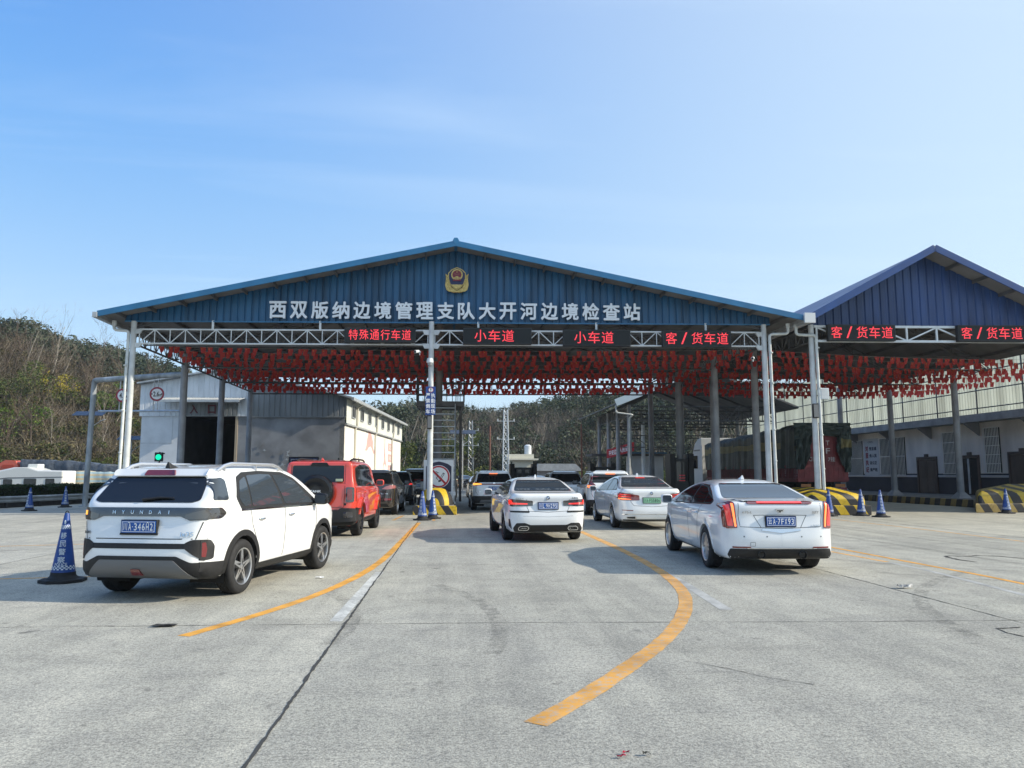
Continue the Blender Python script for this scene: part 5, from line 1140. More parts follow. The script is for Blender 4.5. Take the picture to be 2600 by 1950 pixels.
def white_hybrid_saloon():
    t = local('white_saloon', 'white saloon with wide red tail lamps and a green number plate F55806', 'car')
    W, H = .934, 1.50; c = sedan(t, -2.71, -1.56, 1.55, 2.38, W, H, white_paint, RIM_TEN, rw=.34, belt=1.0, deck=1.11, glass=tint2, hood=.98)
    for s in (1, -1):
        q = [(s*.33,.80),(s*.82,.80),(s*.89,.86),(s*.90,1.0),(s*.84,1.02),(s*.34,.935)]; L = c.patch('tail_light', 'B', q if s > 0 else q[::-1], lamp_red, off=.008, r=.025, rim=.02)
        for k, (z0, z1) in enumerate(((.835,.865),(.90,.93),(.955,.98))):
            q = [(s*.56,z0-.012),(s*.86,z0),(s*.87,z1),(s*.58,z1-.03)]; c.patch('lamp_unit', 'B', q if s > 0 else q[::-1], lamp_bright if k == 0 else lamp_on, off=.013, r=.006, res=.04, parent=L)
        c.patch('tail_light', 'R' if s > 0 else 'L', [(-2.66,.82),(-2.40,.87),(-2.28,.97),(-2.34,1.01),(-2.66,1.01)], lamp_red, off=.008, r=.03)
        q = [(s*.52,.515),(s*.80,.53),(s*.81,.55),(s*.52,.54)]; c.patch('reflector', 'B', q if s > 0 else q[::-1], lamp_red, off=.006, r=.006)
        q = [(s*.44,.30),(s*.69,.31),(s*.70,.37),(s*.46,.385)]; q = q if s > 0 else q[::-1]; e = c.patch('exhaust_trim', 'B', q, chrome, off=.02, r=.02, rim=.03); c.patch('exhaust_hole', 'B', inset(q, .014), under, off=.022, r=.012, rim=.004, parent=e)
    c.patch('chrome_strip', 'B', [(-.80,.415),(.80,.415),(.80,.435),(-.80,.435)], chrome, off=.006)
    c.patch('lower_bumper', 'B', [(-.80,.225),(.80,.225),(.83,.29),(-.83,.29)], trim, off=.006)
    c.patch('high_brake_light', 'B', [(-.13,1.395),(.13,1.395),(.13,1.415),(-.13,1.415)], lamp_on, off=.012)
    c.seam('B', ([(-.60,1.0),(-.57,.75),(-.50,.66),(0,.63),(.50,.66),(.57,.75),(.60,1.0)],), .009)
    c.plate('川', 'A.F55806', .80, green=True, w=.48); badge(c, 0, .99, .045); c.lettering('530Le', .62, 1.0, .19, chrome, h=.04); c.lettering('华晨宝马', -.60, .985, .18, chrome, h=.032)
    fin(c, -.75, white_paint, 1.1)
    return t

def white_luxury_saloon():
    t = local('white_saloon', 'white saloon with tall upright red tail lamps and lit boot strip, number 7FX93', 'car')
    W, H = .91, 1.43; c = sedan(t, -2.50, -1.43, 1.43, 2.23, W, H, white_paint, RIM_MULTI, rw=.335, belt=.97, deck=1.085, glass=tint2)
    for s in (1, -1):
        pj = 'R' if s > 0 else 'L'
        q = [(s*.645,.70),(s*.79,.69),(s*.825,1.04),(s*.735,1.09),(s*.68,1.075)]; L = c.patch('tail_light', 'B', q if s > 0 else q[::-1], lamp_red, off=.014, r=.02, rim=.03)
        q = [(s*.660,.72),(s*.682,.718),(s*.722,1.06),(s*.695,1.06)]; c.patch('lamp_unit', 'B', q if s > 0 else q[::-1], lamp_bright, off=.020, r=.01, res=.04, parent=L)
        q = [(s*.70,.73),(s*.765,.73),(s*.80,1.03),(s*.745,1.05)]; c.patch('lamp_unit', 'B', q if s > 0 else q[::-1], lamp_glow, off=.019, r=.01, res=.04, parent=L)
        c.patch('tail_light', pj, [(-2.47,.70),(-2.29,.71),(-2.25,.95),(-2.30,1.02),(-2.45,1.03)], lamp_red, off=.012, r=.02)
        q = [(s*.46,.405),(s*.72,.405),(s*.72,.428),(s*.47,.428)]; c.patch('reflector', 'B', q if s > 0 else q[::-1], lamp_red, off=.010, r=.005)
    c.patch('diffuser', 'B', [(-.74,.245),(.74,.245),(.78,.30),(.75,.395),(-.75,.395),(-.78,.30)], trim, off=.008, r=.02)
    c.patch('chrome_strip', 'B', [(-.52,.396),(.52,.396),(.52,.408),(-.52,.408)], chrome, off=.011)
    for s in (1, -1):
        P, _ = c.h.on('B', [s*.31], [.31]); mb = MB(); p = P[0]; mb.lathe([(.045, .05), (.058, -.03), (.060, -.05), (.053, -.052), (.045, -.02), (0, -.02)], p, 20, 0, 'y'); mb.build('exhaust_pipe', gloss, t)
    c.patch('high_brake_light', 'B', [(-.47,1.052),(.47,1.052),(.50,1.066),(.46,1.082),(-.46,1.082),(-.50,1.066)], lamp_red, off=.016, r=.006)
    c.patch('lamp_unit', 'B', [(-.34,1.060),(.34,1.060),(.34,1.078),(-.34,1.078)], lamp_on, off=.021, rim=.004)
    c.patch('boot_spoiler', 'B', [(-.56,1.083),(.56,1.083),(.56,1.115),(-.56,1.115)], white_paint, off=.020, rim=.03, r=.01)
    c.patch('boot_garnish', 'B', [(-.30,.665),(0,.625),(.30,.665),(.28,.69),(-.28,.69)], chrome, off=.010, r=.008)
    c.seam('B', ([(-.62,1.07),(-.63,.88),(-.61,.72),(0,.695),(.61,.72),(.63,.88),(.62,1.07)], [(-.40,.89),(-.30,.71)], [(.40,.89),(.30,.71)], [(-.40,.89),(0,.895),(.40,.89)]), .007)
    c.seam('B', ([(-.47,.435),(-.47,.49),(-.40,.49),(-.40,.435),(-.47,.435)],), .005)
    c.seam('B', ([(0,.62),(0,.52),(0,.42)],), .004, mat=M('paint_edge', (.62,.64,.66), .4))
    for x in (-.56, -.22, .30, .60): c.seam('B', ([(x-.01,.575),(x+.01,.575)],), .02, 2, greyplastic)
    c.plate('云', 'A.7FX93', .80)
    mb = MB(); P, _ = c.h.on('B', [0], [.955]); p = P[0]; Q = lambda u, v, d: (p[0]+u, p[1]-.006-d, p[2]+v)
    mb.prism([(-.065,.03),(-.05,-.005),(0,-.032),(.05,-.005),(.065,.03),(0,.024)], Q, -.01, .006, 0)
    for k, (a, b) in enumerate(((-.042,-.016),(-.012,.012),(.016,.042))): mb.prism([(a,.012),(a,-.004-.018*(k == 1)),(b,-.004-.018*(k == 1)),(b,.012)], Q, .006, .008, 1)
    mb.build('crest_badge', [chrome, gloss], t, smooth=False)
    c.lettering('ATS-L', -.50, .935, .15, chrome, h=.035); c.lettering('28T', .54, .935, .11, chrome, h=.035); c.lettering('上汽通用', .52, .735, .16, chrome, h=.03)
    # bright dimple low on the front door
    c.both('door_crease', [(-.55,.33),(.55,.32),(.60,.38),(-.60,.40)], white_paint, off=.004, r=.03, bulge=.018)
    fin(c, -.55, white_paint, 1.2)
    return t

def suv(t, ye, yr, yf, yn, W, H, paint, rim, low=.285, rw=.36, belt=1.08, clad=None, boxy=0.0, glass=tint, side=tint, rake=.45, rr=None, tailz=1.0):
    ws = yf-.10-.25*boxy
    prof = [(ye+.20,.27),(ye+.03,.36),(ye-.0,.52),(ye+.03,.78),(ye+.05,belt),(ye+.06+rake*.35,belt+.18),(ye+.06+rake,H-.14),(ye+.02+rake*.9,H-.06),(ye+rake+.35,H-.015),(ye+rake+1.0,H+.015),(yf-1.25,H),(yf-.95,H-.05),(yf-.55+.2*boxy,H-.27),(ws+.12,belt+.03),(ws+.45,belt-.02),(yn-.14,belt-.12),(yn,.80),(yn,.42),(yn-.14,.26),(1.1,.24),(-1.3,.24)]
    half = [(0,.22),(.60,.23),(W-.08,.30),(W-.01,.48),(W,.75),(W,.92),(W-.02,belt-.04),(W-.07,belt+.03),(W-.13-.05*(1-boxy),belt+.24),(W-.22+.08*boxy,H-.16),(W-.31+.12*boxy,H-.05),(W-.50+.15*boxy,H+.02),(0,H+.04)]
    plan = [(0,ye-.06+.05*boxy),(W*.55,ye-.04+.04*boxy),(W*.90,ye+.12-.07*boxy),(W-.01,ye+.5-.25*boxy),(W,ye+1.2),(W,.9),(W-.01,yf),(W*.92,yn-.40+.2*boxy),(W*.58,yn-.04),(0,yn+.02)]
    k = .06-.025*boxy
    c = Car(t, Hull(prof, half, plan, k=(k, k+.015))); ra = rw+.055; c.W = W
    c.body([paint, under], [(yr, rw, ra), (yf, rw, ra)], low=low)
    for ya in (yr, yf): c.arch(ya, rw, ra-.010, ra+(.06 if clad else .03), clad or paint, off=.010 if clad else .006, zmin=.27, rim=.08)
    c.both('sill', [(yr+.42,.235),(yf-.42,.235),(yf-.44,.37),(yr+.44,.37)], clad or trim, off=.010, r=.02)
    c.liner([(yr, rw), (yf, rw)], ra+.02, W); c.wheels((yr, yf), rw, .235, W-.005, rim, rr)
    a = ye+.42+rake*.5; top = H-.135
    fr = [(yf-.36,belt-.01),(a,belt+.03),(a-.03,belt+.10),(a+.22*(1-boxy),top-.06),(a+.55,top+.01),(yf-1.35,top+.02),(yf-1.0,top-.03),(yf-.62,belt+.22)]
    c.both('window_frame', fr, trim, off=.002, r=.04)
    b = yr+1.22
    c.both('front_window', [(b+.04,belt+.02),(yf-.44,belt+.01),(yf-.66,belt+.21),(yf-1.02,top-.06),(yf-1.33,top-.012),(b+.02,top-.012)], side, off=.006, r=.03)
    c.both('rear_window', [(yr+.25,belt+.04),(b-.04,belt+.025),(b-.06,top-.014),(yr+.30,top-.022)], side, off=.006, r=.03)
    c.both('quarter_window', [(a+.04,belt+.06),(yr+.20,belt+.045),(yr+.24,top-.025),(a+.50,top-.02),(a+.26*(1-boxy)+.03,top-.085)], side, off=.006, r=.03)
    for pj in 'RL':
        c.seam(pj, ([(b,belt),(b+.02,.8),(b-.02,.5),(b-.03,.38)], [(yf-.34,belt-.02),(yf-.30,.8),(yf-.38,.5),(yf-.44,.38)], [(yr+.22,belt+.02),(yr+.30,.86),(yr+.44,.66),(yr+.50,.5)]), .008)
    c.handle(yr+.50, belt-.13, paint); c.handle(b+.25, belt-.13, paint)
    c.mirror(yf-.50, belt+.09, W, paint if paint is not white_paint else gloss)
    generic_front(c, .80, W-.06, [(-W+.20,belt+.08),(W-.20,belt+.08),(W-.33,H-.12),(-W+.33,H-.12)])
    c.ye = ye; c.belt = belt
    return c
def rear_suv(c, W, H, belt, lamps, lower=trim, glass=tint, brake=None, seamz=.66, low=.62, lampm=lamp_red, lit=None, spoiler=None, litpoly=None):
    c.patch('tailgate_window', 'B', [(-W+.20,belt+.10),(W-.20,belt+.10),(W-.30,H-.12),(-W+.30,H-.12)], glass, off=.005, r=.05, rim=.02)
    if spoiler: c.patch('roof_spoiler', 'B', [(-W+.30,H-.095),(W-.30,H-.095),(W-.34,H-.035),(-W+.34,H-.035)], spoiler, off=.04, rim=.06, r=.02)
    if brake: c.patch('high_brake_light', 'B', [(-.17,H-.112),(.17,H-.112),(.17,H-.09),(-.17,H-.09)], brake, off=.046)
    for s in (1, -1):
        q = [(s*x, z) for x, z in lamps]; L = c.patch('tail_light', 'B', q if s > 0 else q[::-1], lampm, off=.010, r=.02, rim=.03)
        if litpoly:
            q = [(s*x, z) for x, z in litpoly]; c.patch('lamp_unit', 'B', q if s > 0 else q[::-1], lit, off=.016, r=.01, res=.05, parent=L)
    c.patch('lower_bumper', 'B', [(-W+.03,.33),(W-.03,.33),(W-.01,low-.03),(W-.12,low),(-W+.12,low),(-W+.01,low-.03)], lower, off=.008, r=.03)
    for pj in 'RL': c.patch('corner_bumper', pj, [(c.ye-.02,.32),(c.ye+.42,.30),(c.ye+.42,low-.06),(c.ye-.02,low-.02)], lower, off=.008, r=.02)
    c.seam('B', ([(-W+.20,belt+.05),(-W+.17,.80),(-W+.26,seamz),(W-.26,seamz),(W-.17,.80),(W-.20,belt+.05)],), .010)

def red_offroader():
    t = local('red_offroader', 'red boxy off-roader with black covered spare wheel on its tailgate', 'car')
    W, H = .93, 1.86; ye, yr, yf, yn = -2.25, -1.375, 1.375, 2.17
    c = suv(t, ye, yr, yf, yn, W, H, red_paint, RIM_DARK, low=.44, rw=.385, belt=1.19, clad=None, boxy=1.0, rake=.12)
    for ya in (yr, yf): c.arch(ya, .385, .43, .56, red_paint, off=.045, zmin=.55, name='wheel_arch', rim=.08)
    c.patch('tailgate_window', 'B', [(-.66,1.32),(.60,1.32),(.585,1.72),(-.64,1.72)], tint, off=.006, r=.04)
    for s in (1, -1):
        q = [(s*.66,.85),(s*.84,.85),(s*.84,1.20),(s*.66,1.20)]; L = c.patch('tail_light', 'B', q if s > 0 else q[::-1], lamp_smoke, off=.02, r=.03, rim=.04)
        q = [(s*.69,.90),(s*.80,.90),(s*.80,1.16),(s*.69,1.16)]; c.patch('lamp_unit', 'B', q if s > 0 else q[::-1], lamp_red, off=.026, r=.02, parent=L)
        pj = 'R' if s > 0 else 'L'
        c.patch('tail_light', pj, [(ye-.02,.86),(ye+.14,.86),(ye+.13,1.19),(ye-.02,1.20)], lamp_red, off=.014, r=.02)
        c.patch('bumper_corner', pj, [(ye-.08,.42),(ye+.46,.44),(ye+.40,.70),(ye-.08,.72)], trim, off=.02, r=.03)
    c.patch('rear_bumper', 'B', [(-.91,.40),(.91,.40),(.91,.70),(.55,.71),(.50,.66),(-.50,.66),(-.55,.71),(-.91,.70)], trim, off=.07, rim=.10, r=.02)
    c.patch('rear_fog_light', 'B', [(.62,.49),(.80,.49),(.80,.62),(.62,.62)], lamp_smoke, off=.08, r=.03, rim=.02)
    c.patch('rear_fog_light', 'B', [(-.80,.49),(-.62,.49),(-.62,.62),(-.80,.62)], lamp_smoke, off=.08, r=.03, rim=.02)
    c.patch('washer_cover', 'B', [(-.24,1.70),(.24,1.70),(.18,1.78),(-.18,1.78)], trim, off=.02, r=.02)
    c.seam('B', ([(-.67,1.75),(-.68,1.2),(-.62,.73),(0,.72),(.62,.73),(.63,1.2),(.62,1.75)], [(-.67,1.30),(0,1.30),(.62,1.30)]), .010)
    mb = MB(); cz = 1.09; y = ye-.02
    mb.lathe([(.37,.06),(.405,.02),(.41,-.14),(.39,-.19),(.33,-.215),(.31,-.205),(.10,-.215),(0,-.215)], (0, y, cz), 44, 0, 'y'); sp = mb.build('spare_wheel_cover', gloss, t, smooth=40)
    tm = MB(); put_text(tm, 'TANK', (0, y-.222, cz+.02), w=.26, h=.055, bold=.02); tm.build('badge_lettering', ink_white, sp, smooth=False, fix=False)
    c.lettering('TANK', -.54, 1.265, .24, ink_white, h=.05, off=.008, bold=.015)
    mb = MB(); mb.box((.42,ye-.012,1.34),(.57,ye+.05,1.40)); st = mb.build('window_sticker', M('sticker', (.45,.5,.35), .5), t)
    mb = MB(); [mb.tube((.655, ye-.03, z), (.655, ye+.02, z), .03, 8) for z in (.80,)]; mb.build('hinge', trim, t)
    roof_rails(c, -1.7, .5, .66, trim, .05); fin(c, -1.75, red_paint, 1.2)
    c.both('rain_visor', [(yr+.30,1.70),(yr+1.2,1.72),(yr+1.2,1.755),(yr+.30,1.745)], gloss, off=.02)
    return t
def brown_suv():
    t = local('brown_suv', 'dark brown SUV with roof rails, plate ending in 69, in front of the red off-roader', 'car')
    W, H = .943, 1.68; c = suv(t, -2.36, -1.37, 1.37, 2.38, W, H, brown_paint, RIM_TEN, rake=.62, belt=1.09)
    rear_suv(c, W, H, 1.09, [(.42,.98),(.62,.955),(.86,1.0),(.88,1.09),(.74,1.115),(.55,1.06)], lower=brown_paint, low=.5, lampm=M('lamp_pale', (.35,.12,.11), .08, coat=1.0), spoiler=brown_paint, seamz=.70)
    for s in (1, -1):
        c.patch('tail_light', 'R' if s > 0 else 'L', [(-2.30,.99),(-2.0,1.0),(-1.90,1.09),(-2.26,1.11)], MATS['lamp_pale'], off=.009, r=.03)
        q = [(s*.52,.56),(s*.76,.57),(s*.77,.63),(s*.53,.64)]; c.patch('reflector', 'B', q if s > 0 else q[::-1], lamp_red, off=.012, r=.015)
    c.plate('云', 'A.8K769', .86); c.lettering('RX 270', .52, .80, .24, chrome, h=.045); roof_rails(c, -1.5, .4, .66, trim, .05)
    c.patch('rear_diffuser', 'B', [(-.70,.33),(.70,.33),(.62,.44),(-.62,.44)], trim, off=.014)
    return t
def white_suv_amber():
    t = local('white_suv', 'white SUV with amber lit lamps and a dark lower bumper, beside the stair tower', 'car')
    W, H = .94, 1.66; c = suv(t, -2.30, -1.36, 1.42, 2.35, W, H, white_paint, RIM_SUV, rake=.5, belt=1.08, clad=trim)
    rear_suv(c, W, H, 1.08, [(.50,1.07),(.86,1.03),(.90,1.10),(.88,1.20),(.80,1.215),(.50,1.13)], low=.62, spoiler=white_paint, brake=lamp_bright, lit=lamp_amber, litpoly=[(.52,1.085),(.85,1.06),(.86,1.15),(.52,1.12)])
    c.patch('light_bar', 'B', [(-.50,1.075),(.50,1.075),(.50,1.12),(-.50,1.12)], lamp_red, off=.010)
    c.plate('云', 'H.5S76B', .93); c.patch('skid_plate', 'B', [(-.62,.34),(.62,.34),(.55,.46),(-.55,.46)], greyplastic, off=.02, r=.03); roof_rails(c, -1.5, .4, .66, alloy, .05)
    mb = MB(); P, _ = c.h.on('B', [0], [1.13]); mb.lathe([(.055,.01),(.055,-.02),(.04,-.024),(0,-.02)], P[0], 18, 0, 'y'); mb.build('round_badge', chrome, t)
    fin(c, -1.2, white_paint); c.lettering('Avenir', -.62, .80, .2, chrome, h=.04)
    return t
def white_suv_pillar():
    t = local('white_suv', 'white SUV with tall pillar tail lamps, between the two white saloons', 'car')
    W, H = .93, 1.65; c = suv(t, -2.22, -1.33, 1.37, 2.21, W, H, white_paint, RIM_SUV, rake=.38, belt=1.10, clad=trim)
    rear_suv(c, W, H, 1.10, [(.60,1.00),(.88,1.00),(.90,1.12),(.80,1.50),(.69,1.52),(.73,1.22),(.60,1.13)], low=.58, spoiler=white_paint, brake=lamp_bright, lit=lamp_bright, litpoly=[(.66,1.02),(.85,1.02),(.86,1.11),(.68,1.10)])
    for s in 'RL': c.patch('tail_light', s, [(-2.18,1.0),(-1.96,1.04),(-2.0,1.16),(-1.86,1.46),(-1.95,1.50),(-2.15,1.16)], lamp_red, off=.008, r=.02)
    c.plate('云', 'A.3D682', .84); roof_rails(c, -1.4, .4, .64, alloy, .045); fin(c, -1.1, white_paint)
    return t
def plain_suv(label, paint, W=.93, H=1.66, lit=None, name='suv', plate=('云', 'A.6K218')):
    t = local(name, label, 'car'); c = suv(t, -2.30, -1.36, 1.40, 2.32, W, H, paint, RIM_SUV, rake=.5, belt=1.06)
    rear_suv(c, W, H, 1.06, [(.52,1.0),(.87,.98),(.90,1.05),(.86,1.13),(.54,1.09)], low=.5, spoiler=paint, lit=lit, litpoly=[(.56,1.02),(.84,1.01),(.84,1.08),(.56,1.06)] if lit else None)
    c.plate(*plate, .84); return t
def plain_saloon(label, paint, lit=None, plate=('云', 'A.5M307')):
    t = local('saloon_car', label, 'car'); W, H = .91, 1.46; c = sedan(t, -2.48, -1.40, 1.40, 2.26, W, H, paint, RIM_TEN)
    for s in (1, -1):
        q = [(s*.42,.84),(s*.84,.84),(s*.86,.95),(s*.44,.93)]; c.patch('tail_light', 'B', q if s > 0 else q[::-1], lit or lamp_red, off=.008, r=.02)
    c.plate(*plate, .76); return t
def dark_van():
    t = local('people_carrier', 'dark tall people carrier with maroon tail lamps, far ahead left of the stair tower', 'car'); W, H = .92, 1.88
    c = suv(t, -2.45, -1.5, 1.5, 2.4, W, H, black_paint, RIM_TEN, rake=.18, belt=1.12, boxy=.7)
    rear_suv(c, W, H, 1.12, [(.62,1.10),(.88,1.10),(.89,1.30),(.64,1.30)], lower=black_paint, low=.5)
    c.patch('light_bar', 'B', [(-.62,1.12),(.62,1.12),(.62,1.22),(-.62,1.22)], lamp_red, off=.012); c.plate('云', 'A.2B550', .85); return t
# ------------------------------------------------------------------ centre island, stair tower, signs
t = thing('traffic_island', 'long narrow kerbed island of concrete behind the striped dome', 'traffic island', (-.6, 38, 0))
mb = MB(); mb.box((-1.35, 30.6, 0), (.10, 47.5, .26)); mb.build('island_slab', kerb_m, t, smooth=False, bevel=.02)
mb = MB(); mb.box((-1.42, 29.25, 0), (.22, 30.6, .34)); mb.build('striped_kerb', stripes('kerb_stripes', (.8, .12, .55), .46), t, smooth=False, bevel=.02)
def arc_stripes():
    m = stripes('dome_stripes', (0, 0, 1), .36); nt_ = m.node_tree; c = [n for n in nt_.nodes if n.type == 'TEX_COORD'][0]; v = [n for n in nt_.nodes if n.type == 'VECT_MATH'][0]
    mp = nt_.nodes.new('ShaderNodeMapping'); mp.inputs['Scale'].default_value = (1.0, 0, 0.62); nt_.links.new(c.outputs['Object'], mp.inputs[0]); ln = nt_.nodes.new('ShaderNodeVectorMath'); ln.operation = 'LENGTH'; nt_.links.new(mp.outputs[0], ln.inputs[0]); a = [n for n in nt_.nodes if n.type == 'MATH' and n.operation == 'ADD'][0]
    nt_.links.new(ln.outputs['Value'], a.inputs[0]); return m
t = thing('striped_dome', 'yellow and black striped crash dome in the middle, below the no smoking board', 'crash dome', (-.6, 30.0, .34))
mb = MB()
def domef(u, v):
    ph = math.pi*u; e = .75; sp = lambda q: math.copysign(abs(q)**e, q); th = math.pi/2*v
    return (-.6+.70*sp(math.cos(ph))*math.cos(th)**.75, 30.35-1.0*sp(math.sin(ph))*math.cos(th)**.75, .34+.66*math.sin(th))
mb.grid(domef, 14, 8); mb.add([domef(i/14, j/8) for i in (0, 14) for j in range(9)], [tuple(range(9)) + tuple(range(17, 8, -1))]); mb.build('dome', arc_stripes(), t, smooth=25)
mb = MB(); mb.box((-1.32, 29.30, .325), (.12, 30.55, .345)); mb.build('dome_base', kerb_m, t, smooth=False)
# stair tower behind the centre pole
t = thing('stair_tower', 'brown steel stair tower with railed watch platform behind the centre pole', 'stair tower', (-.5, 33, .26))
sx0, sx1 = -.82, .16; P0, P1 = (31.0, .30), (33.9, 4.55)
for x in (sx0, sx1): mb = MB(); mb.bar((x, P0[0], P0[1]), (x, P1[0], P1[1]), .05, .18, up=(0, 0, 1)); mb.build('stringer', steel if x > 0 else steel_brown, t, smooth=False)
for k in range(15): q = (k+.5)/15; y = P0[0]+(P1[0]-P0[0])*q; z = P0[1]+(P1[1]-P0[1])*q; mb = MB(); mb.box((sx0+.03, y-.11, z-.015), (sx1-.03, y+.11, z+.015)); mb.build('tread', steel, t, smooth=False)
for x in (sx0-.02, sx1+.02): mb = MB(); mb.pipe([(x, P0[0], .3), (x, P0[0], 1.25), (x, P1[0], P1[1]+.95)], .022, 6); [mb.tube((x, P0[0]+(P1[0]-P0[0])*q, P0[1]+(P1[1]-P0[1])*q), (x, P0[0]+(P1[0]-P0[0])*q, P0[1]+(P1[1]-P0[1])*q+.95), .015, 5) for q in (.25, .5, .75, 1)]; mb.build('handrail', steel_brown, t)
mb = MB(); mb.box((-1.55, 33.9, 4.50), (.55, 36.2, 4.72)); mb.build('platform', steel_brown, t, smooth=False)
for (a, b) in (((-1.55, 33.92), (-1.55, 36.2)), ((.55, 33.92), (.55, 36.2)), ((-1.55, 36.18), (.55, 36.18)), ((-1.55, 33.92), (-.85, 33.92)), ((.18, 33.92), (.55, 33.92))):
    mb = MB(); n = max(2, int(math.dist(a, b)/.25)); [mb.tube((a[0]+(b[0]-a[0])*i/n, a[1]+(b[1]-a[1])*i/n, 4.72), (a[0]+(b[0]-a[0])*i/n, a[1]+(b[1]-a[1])*i/n, 5.82), .018, 5) for i in range(n+1)]
    for z in (5.82, 5.2): mb.tube((*a, z), (*b, z), .025, 5)
    mb.build('railing', steel_brown, t)
for x, y in ((.42, 36.1), (-1.0, 36.1)): mb = MB(); mb.tube((x, y, .26), (x, y, 4.5), .06, 8); mb.build('leg', steel_brown, t)
mb = MB(); mb.bar((-1.45, 34.0, 4.5), (-.85, 34.0, 3.6), .07, .07); mb.bar((.48, 34.0, 4.5), (.20, 34.0, 3.6), .07, .07); mb.build('bracket', steel_brown, t, smooth=False)
# no-smoking board
t = thing('no_smoking_board', 'white edged navy board with red no smoking symbol behind the striped dome', 'sign board', (-.6, 30.72, .3))
mb = MB(); mb.box((-1.08, 30.70, .45), (.10, 30.76, 2.08)); bd = mb.build('board', M('board_white', (.62, .64, .66), .5), t, smooth=False, bevel=.01)
Q = lambda u, v, d: np.array([-.49+u, 30.694-d, 1.42+v])
mb = MB(); mb.prism([(-.50, -.9), (.50, -.9), (.50, .40), (.36, .50), (.18, .56), (0, .60), (-.18, .56), (-.36, .50), (-.50, .40)], Q, 0, .004); mb.build('board_face', M('board_navy', (.016, .016, .045), .5), bd, smooth=False)
circ = lambda r, n=36: [(r*math.cos(2*math.pi*k/n), r*math.sin(2*math.pi*k/n)) for k in range(n)]
red_s = M('sign_red', (.42, .02, .03), .5); wh_s = M('sign_white', (.72, .74, .75), .5)
mb = MB(); mb.prism(circ(.45), Q, .004, .008, 1); mb.prism(circ(.43), Q, .008, .012, 0); mb.prism(circ(.365), Q, .012, .016, 1)
mb.prism([(.02,-.10),(.17,.16),(.24,.13),(.09,-.13)], Q, .016, .020, 2); mb.prism([(.06,-.07),(.17,.12),(.20,.105),(.09,-.085)], Q, .020, .022, 1); mb.prism([(.0,-.22),(.10,-.18),(.07,-.12),(-.02,-.15)], Q, .016, .020, 2)
mb.pipe([Q(u, v, .018) for u, v in ((-.02,-.12),(-.10,-.05),(-.02,.02),(-.08,.12),(.0,.15),(-.12,.20))], .014, 6, 2)
a = math.radians(-45); mb.prism([(-.37*math.cos(a)-.028*math.sin(a)*-1, -.37*math.sin(a)-.028), (-.37*math.cos(a)+.028, -.37*math.sin(a)+.028), (.37*math.cos(a)+.028, .37*math.sin(a)+.028), (.37*math.cos(a)-.028, .37*math.sin(a)-.028)], Q, .022, .026, 0)
mb.build('no_smoking_symbol', [red_s, wh_s, ink_black], bd, smooth=False)
mb = MB(); put_text(mb, '禁止吸烟', (-.1, 30.68, .76), w=.55, h=.16, bold=.02); mb.build('board_lettering', ink_white, bd, smooth=False, fix=False)
# blue vertical sign on the pole
t = thing('duty_sign', 'tall narrow blue sign with two columns of white characters on the centre pole', 'sign', (-.81, 29.3, 3.75))
mb = MB(); mb.box((-1.00, 29.28, 3.75), (-.62, 29.33, 4.84)); mb.build('sign_panel', M('sign_blue', (.012, .055, .24), .4), t, smooth=False, bevel=.008)
for col, s in ((-.905, '严禁倒车'), (-.715, '执勤现场')):
    mb = MB()
    for i, ch in enumerate(s): put_text(mb, ch, (col, 29.272, 4.50-i*.205), w=.155, h=.17, bold=.02)
    mb.build('sign_lettering', ink_white, t, smooth=False, fix=False)
Q2 = lambda u, v, d: np.array([-.80+u, 29.278-d, 4.71+v]); mb = MB(); mb.prism(circ(.095, 24), Q2, 0, .004, 0); mb.prism(circ(.08, 24), Q2, .004, .006, 1); mb.prism([(-.022,.065),(.022,.065),(.014,-.02),(-.014,-.02)], Q2, .006, .009, 2); mb.prism([(-.016,-.065),(.016,-.065),(.016,-.038),(-.016,-.038)], Q2, .006, .009, 2); mb.build('warning_symbol', [red_s, wh_s, ink_black], t, smooth=False)
t = thing('speaker_column', 'slim dark loudspeaker column under the blue sign on the centre pole', 'speaker', (-.85, 29.33, 3.4)); mb = MB(); mb.box((-.93, 29.26, 3.22), (-.75, 29.40, 3.745)); mb.build('cabinet', trim, t, smooth=False, bevel=.02); mb = MB(); mb.box((-.91, 29.252, 3.26), (-.77, 29.258, 3.70)); mb.build('grille', greyplastic, t, smooth=False)
t = thing('speaker_column', 'slim dark loudspeaker column on the right canopy pole', 'speaker', SK(14.02, -.2, 3.6)); c = SK(14.02, -.2, 3.95); mb = MB(); mb.box(c-(.11, .06, .28), c+(.11, .06, .28)); mb.build('cabinet', trim, t, smooth=False, bevel=.02); mb = MB(); mb.box(c-(.09, .068, .24), c+(.09, -.062, .24)); mb.build('grille', greyplastic, t, smooth=False)
t = thing('junction_box', 'pale grey electrical box fixed to the right canopy pole', 'electrical box', SK(14.35, -.1, 4.3)); c = SK(14.42, -.12, 4.62); mb = MB(); mb.box(c-(.17, .08, .22), c+(.17, .08, .22)); mb.build('box', steel_white, t, smooth=False, bevel=.012); mb = MB(); mb.box(c-(.14, .088, .19), c+(.14, -.082, .19)); mb.build('door_panel', steel, t, smooth=False)
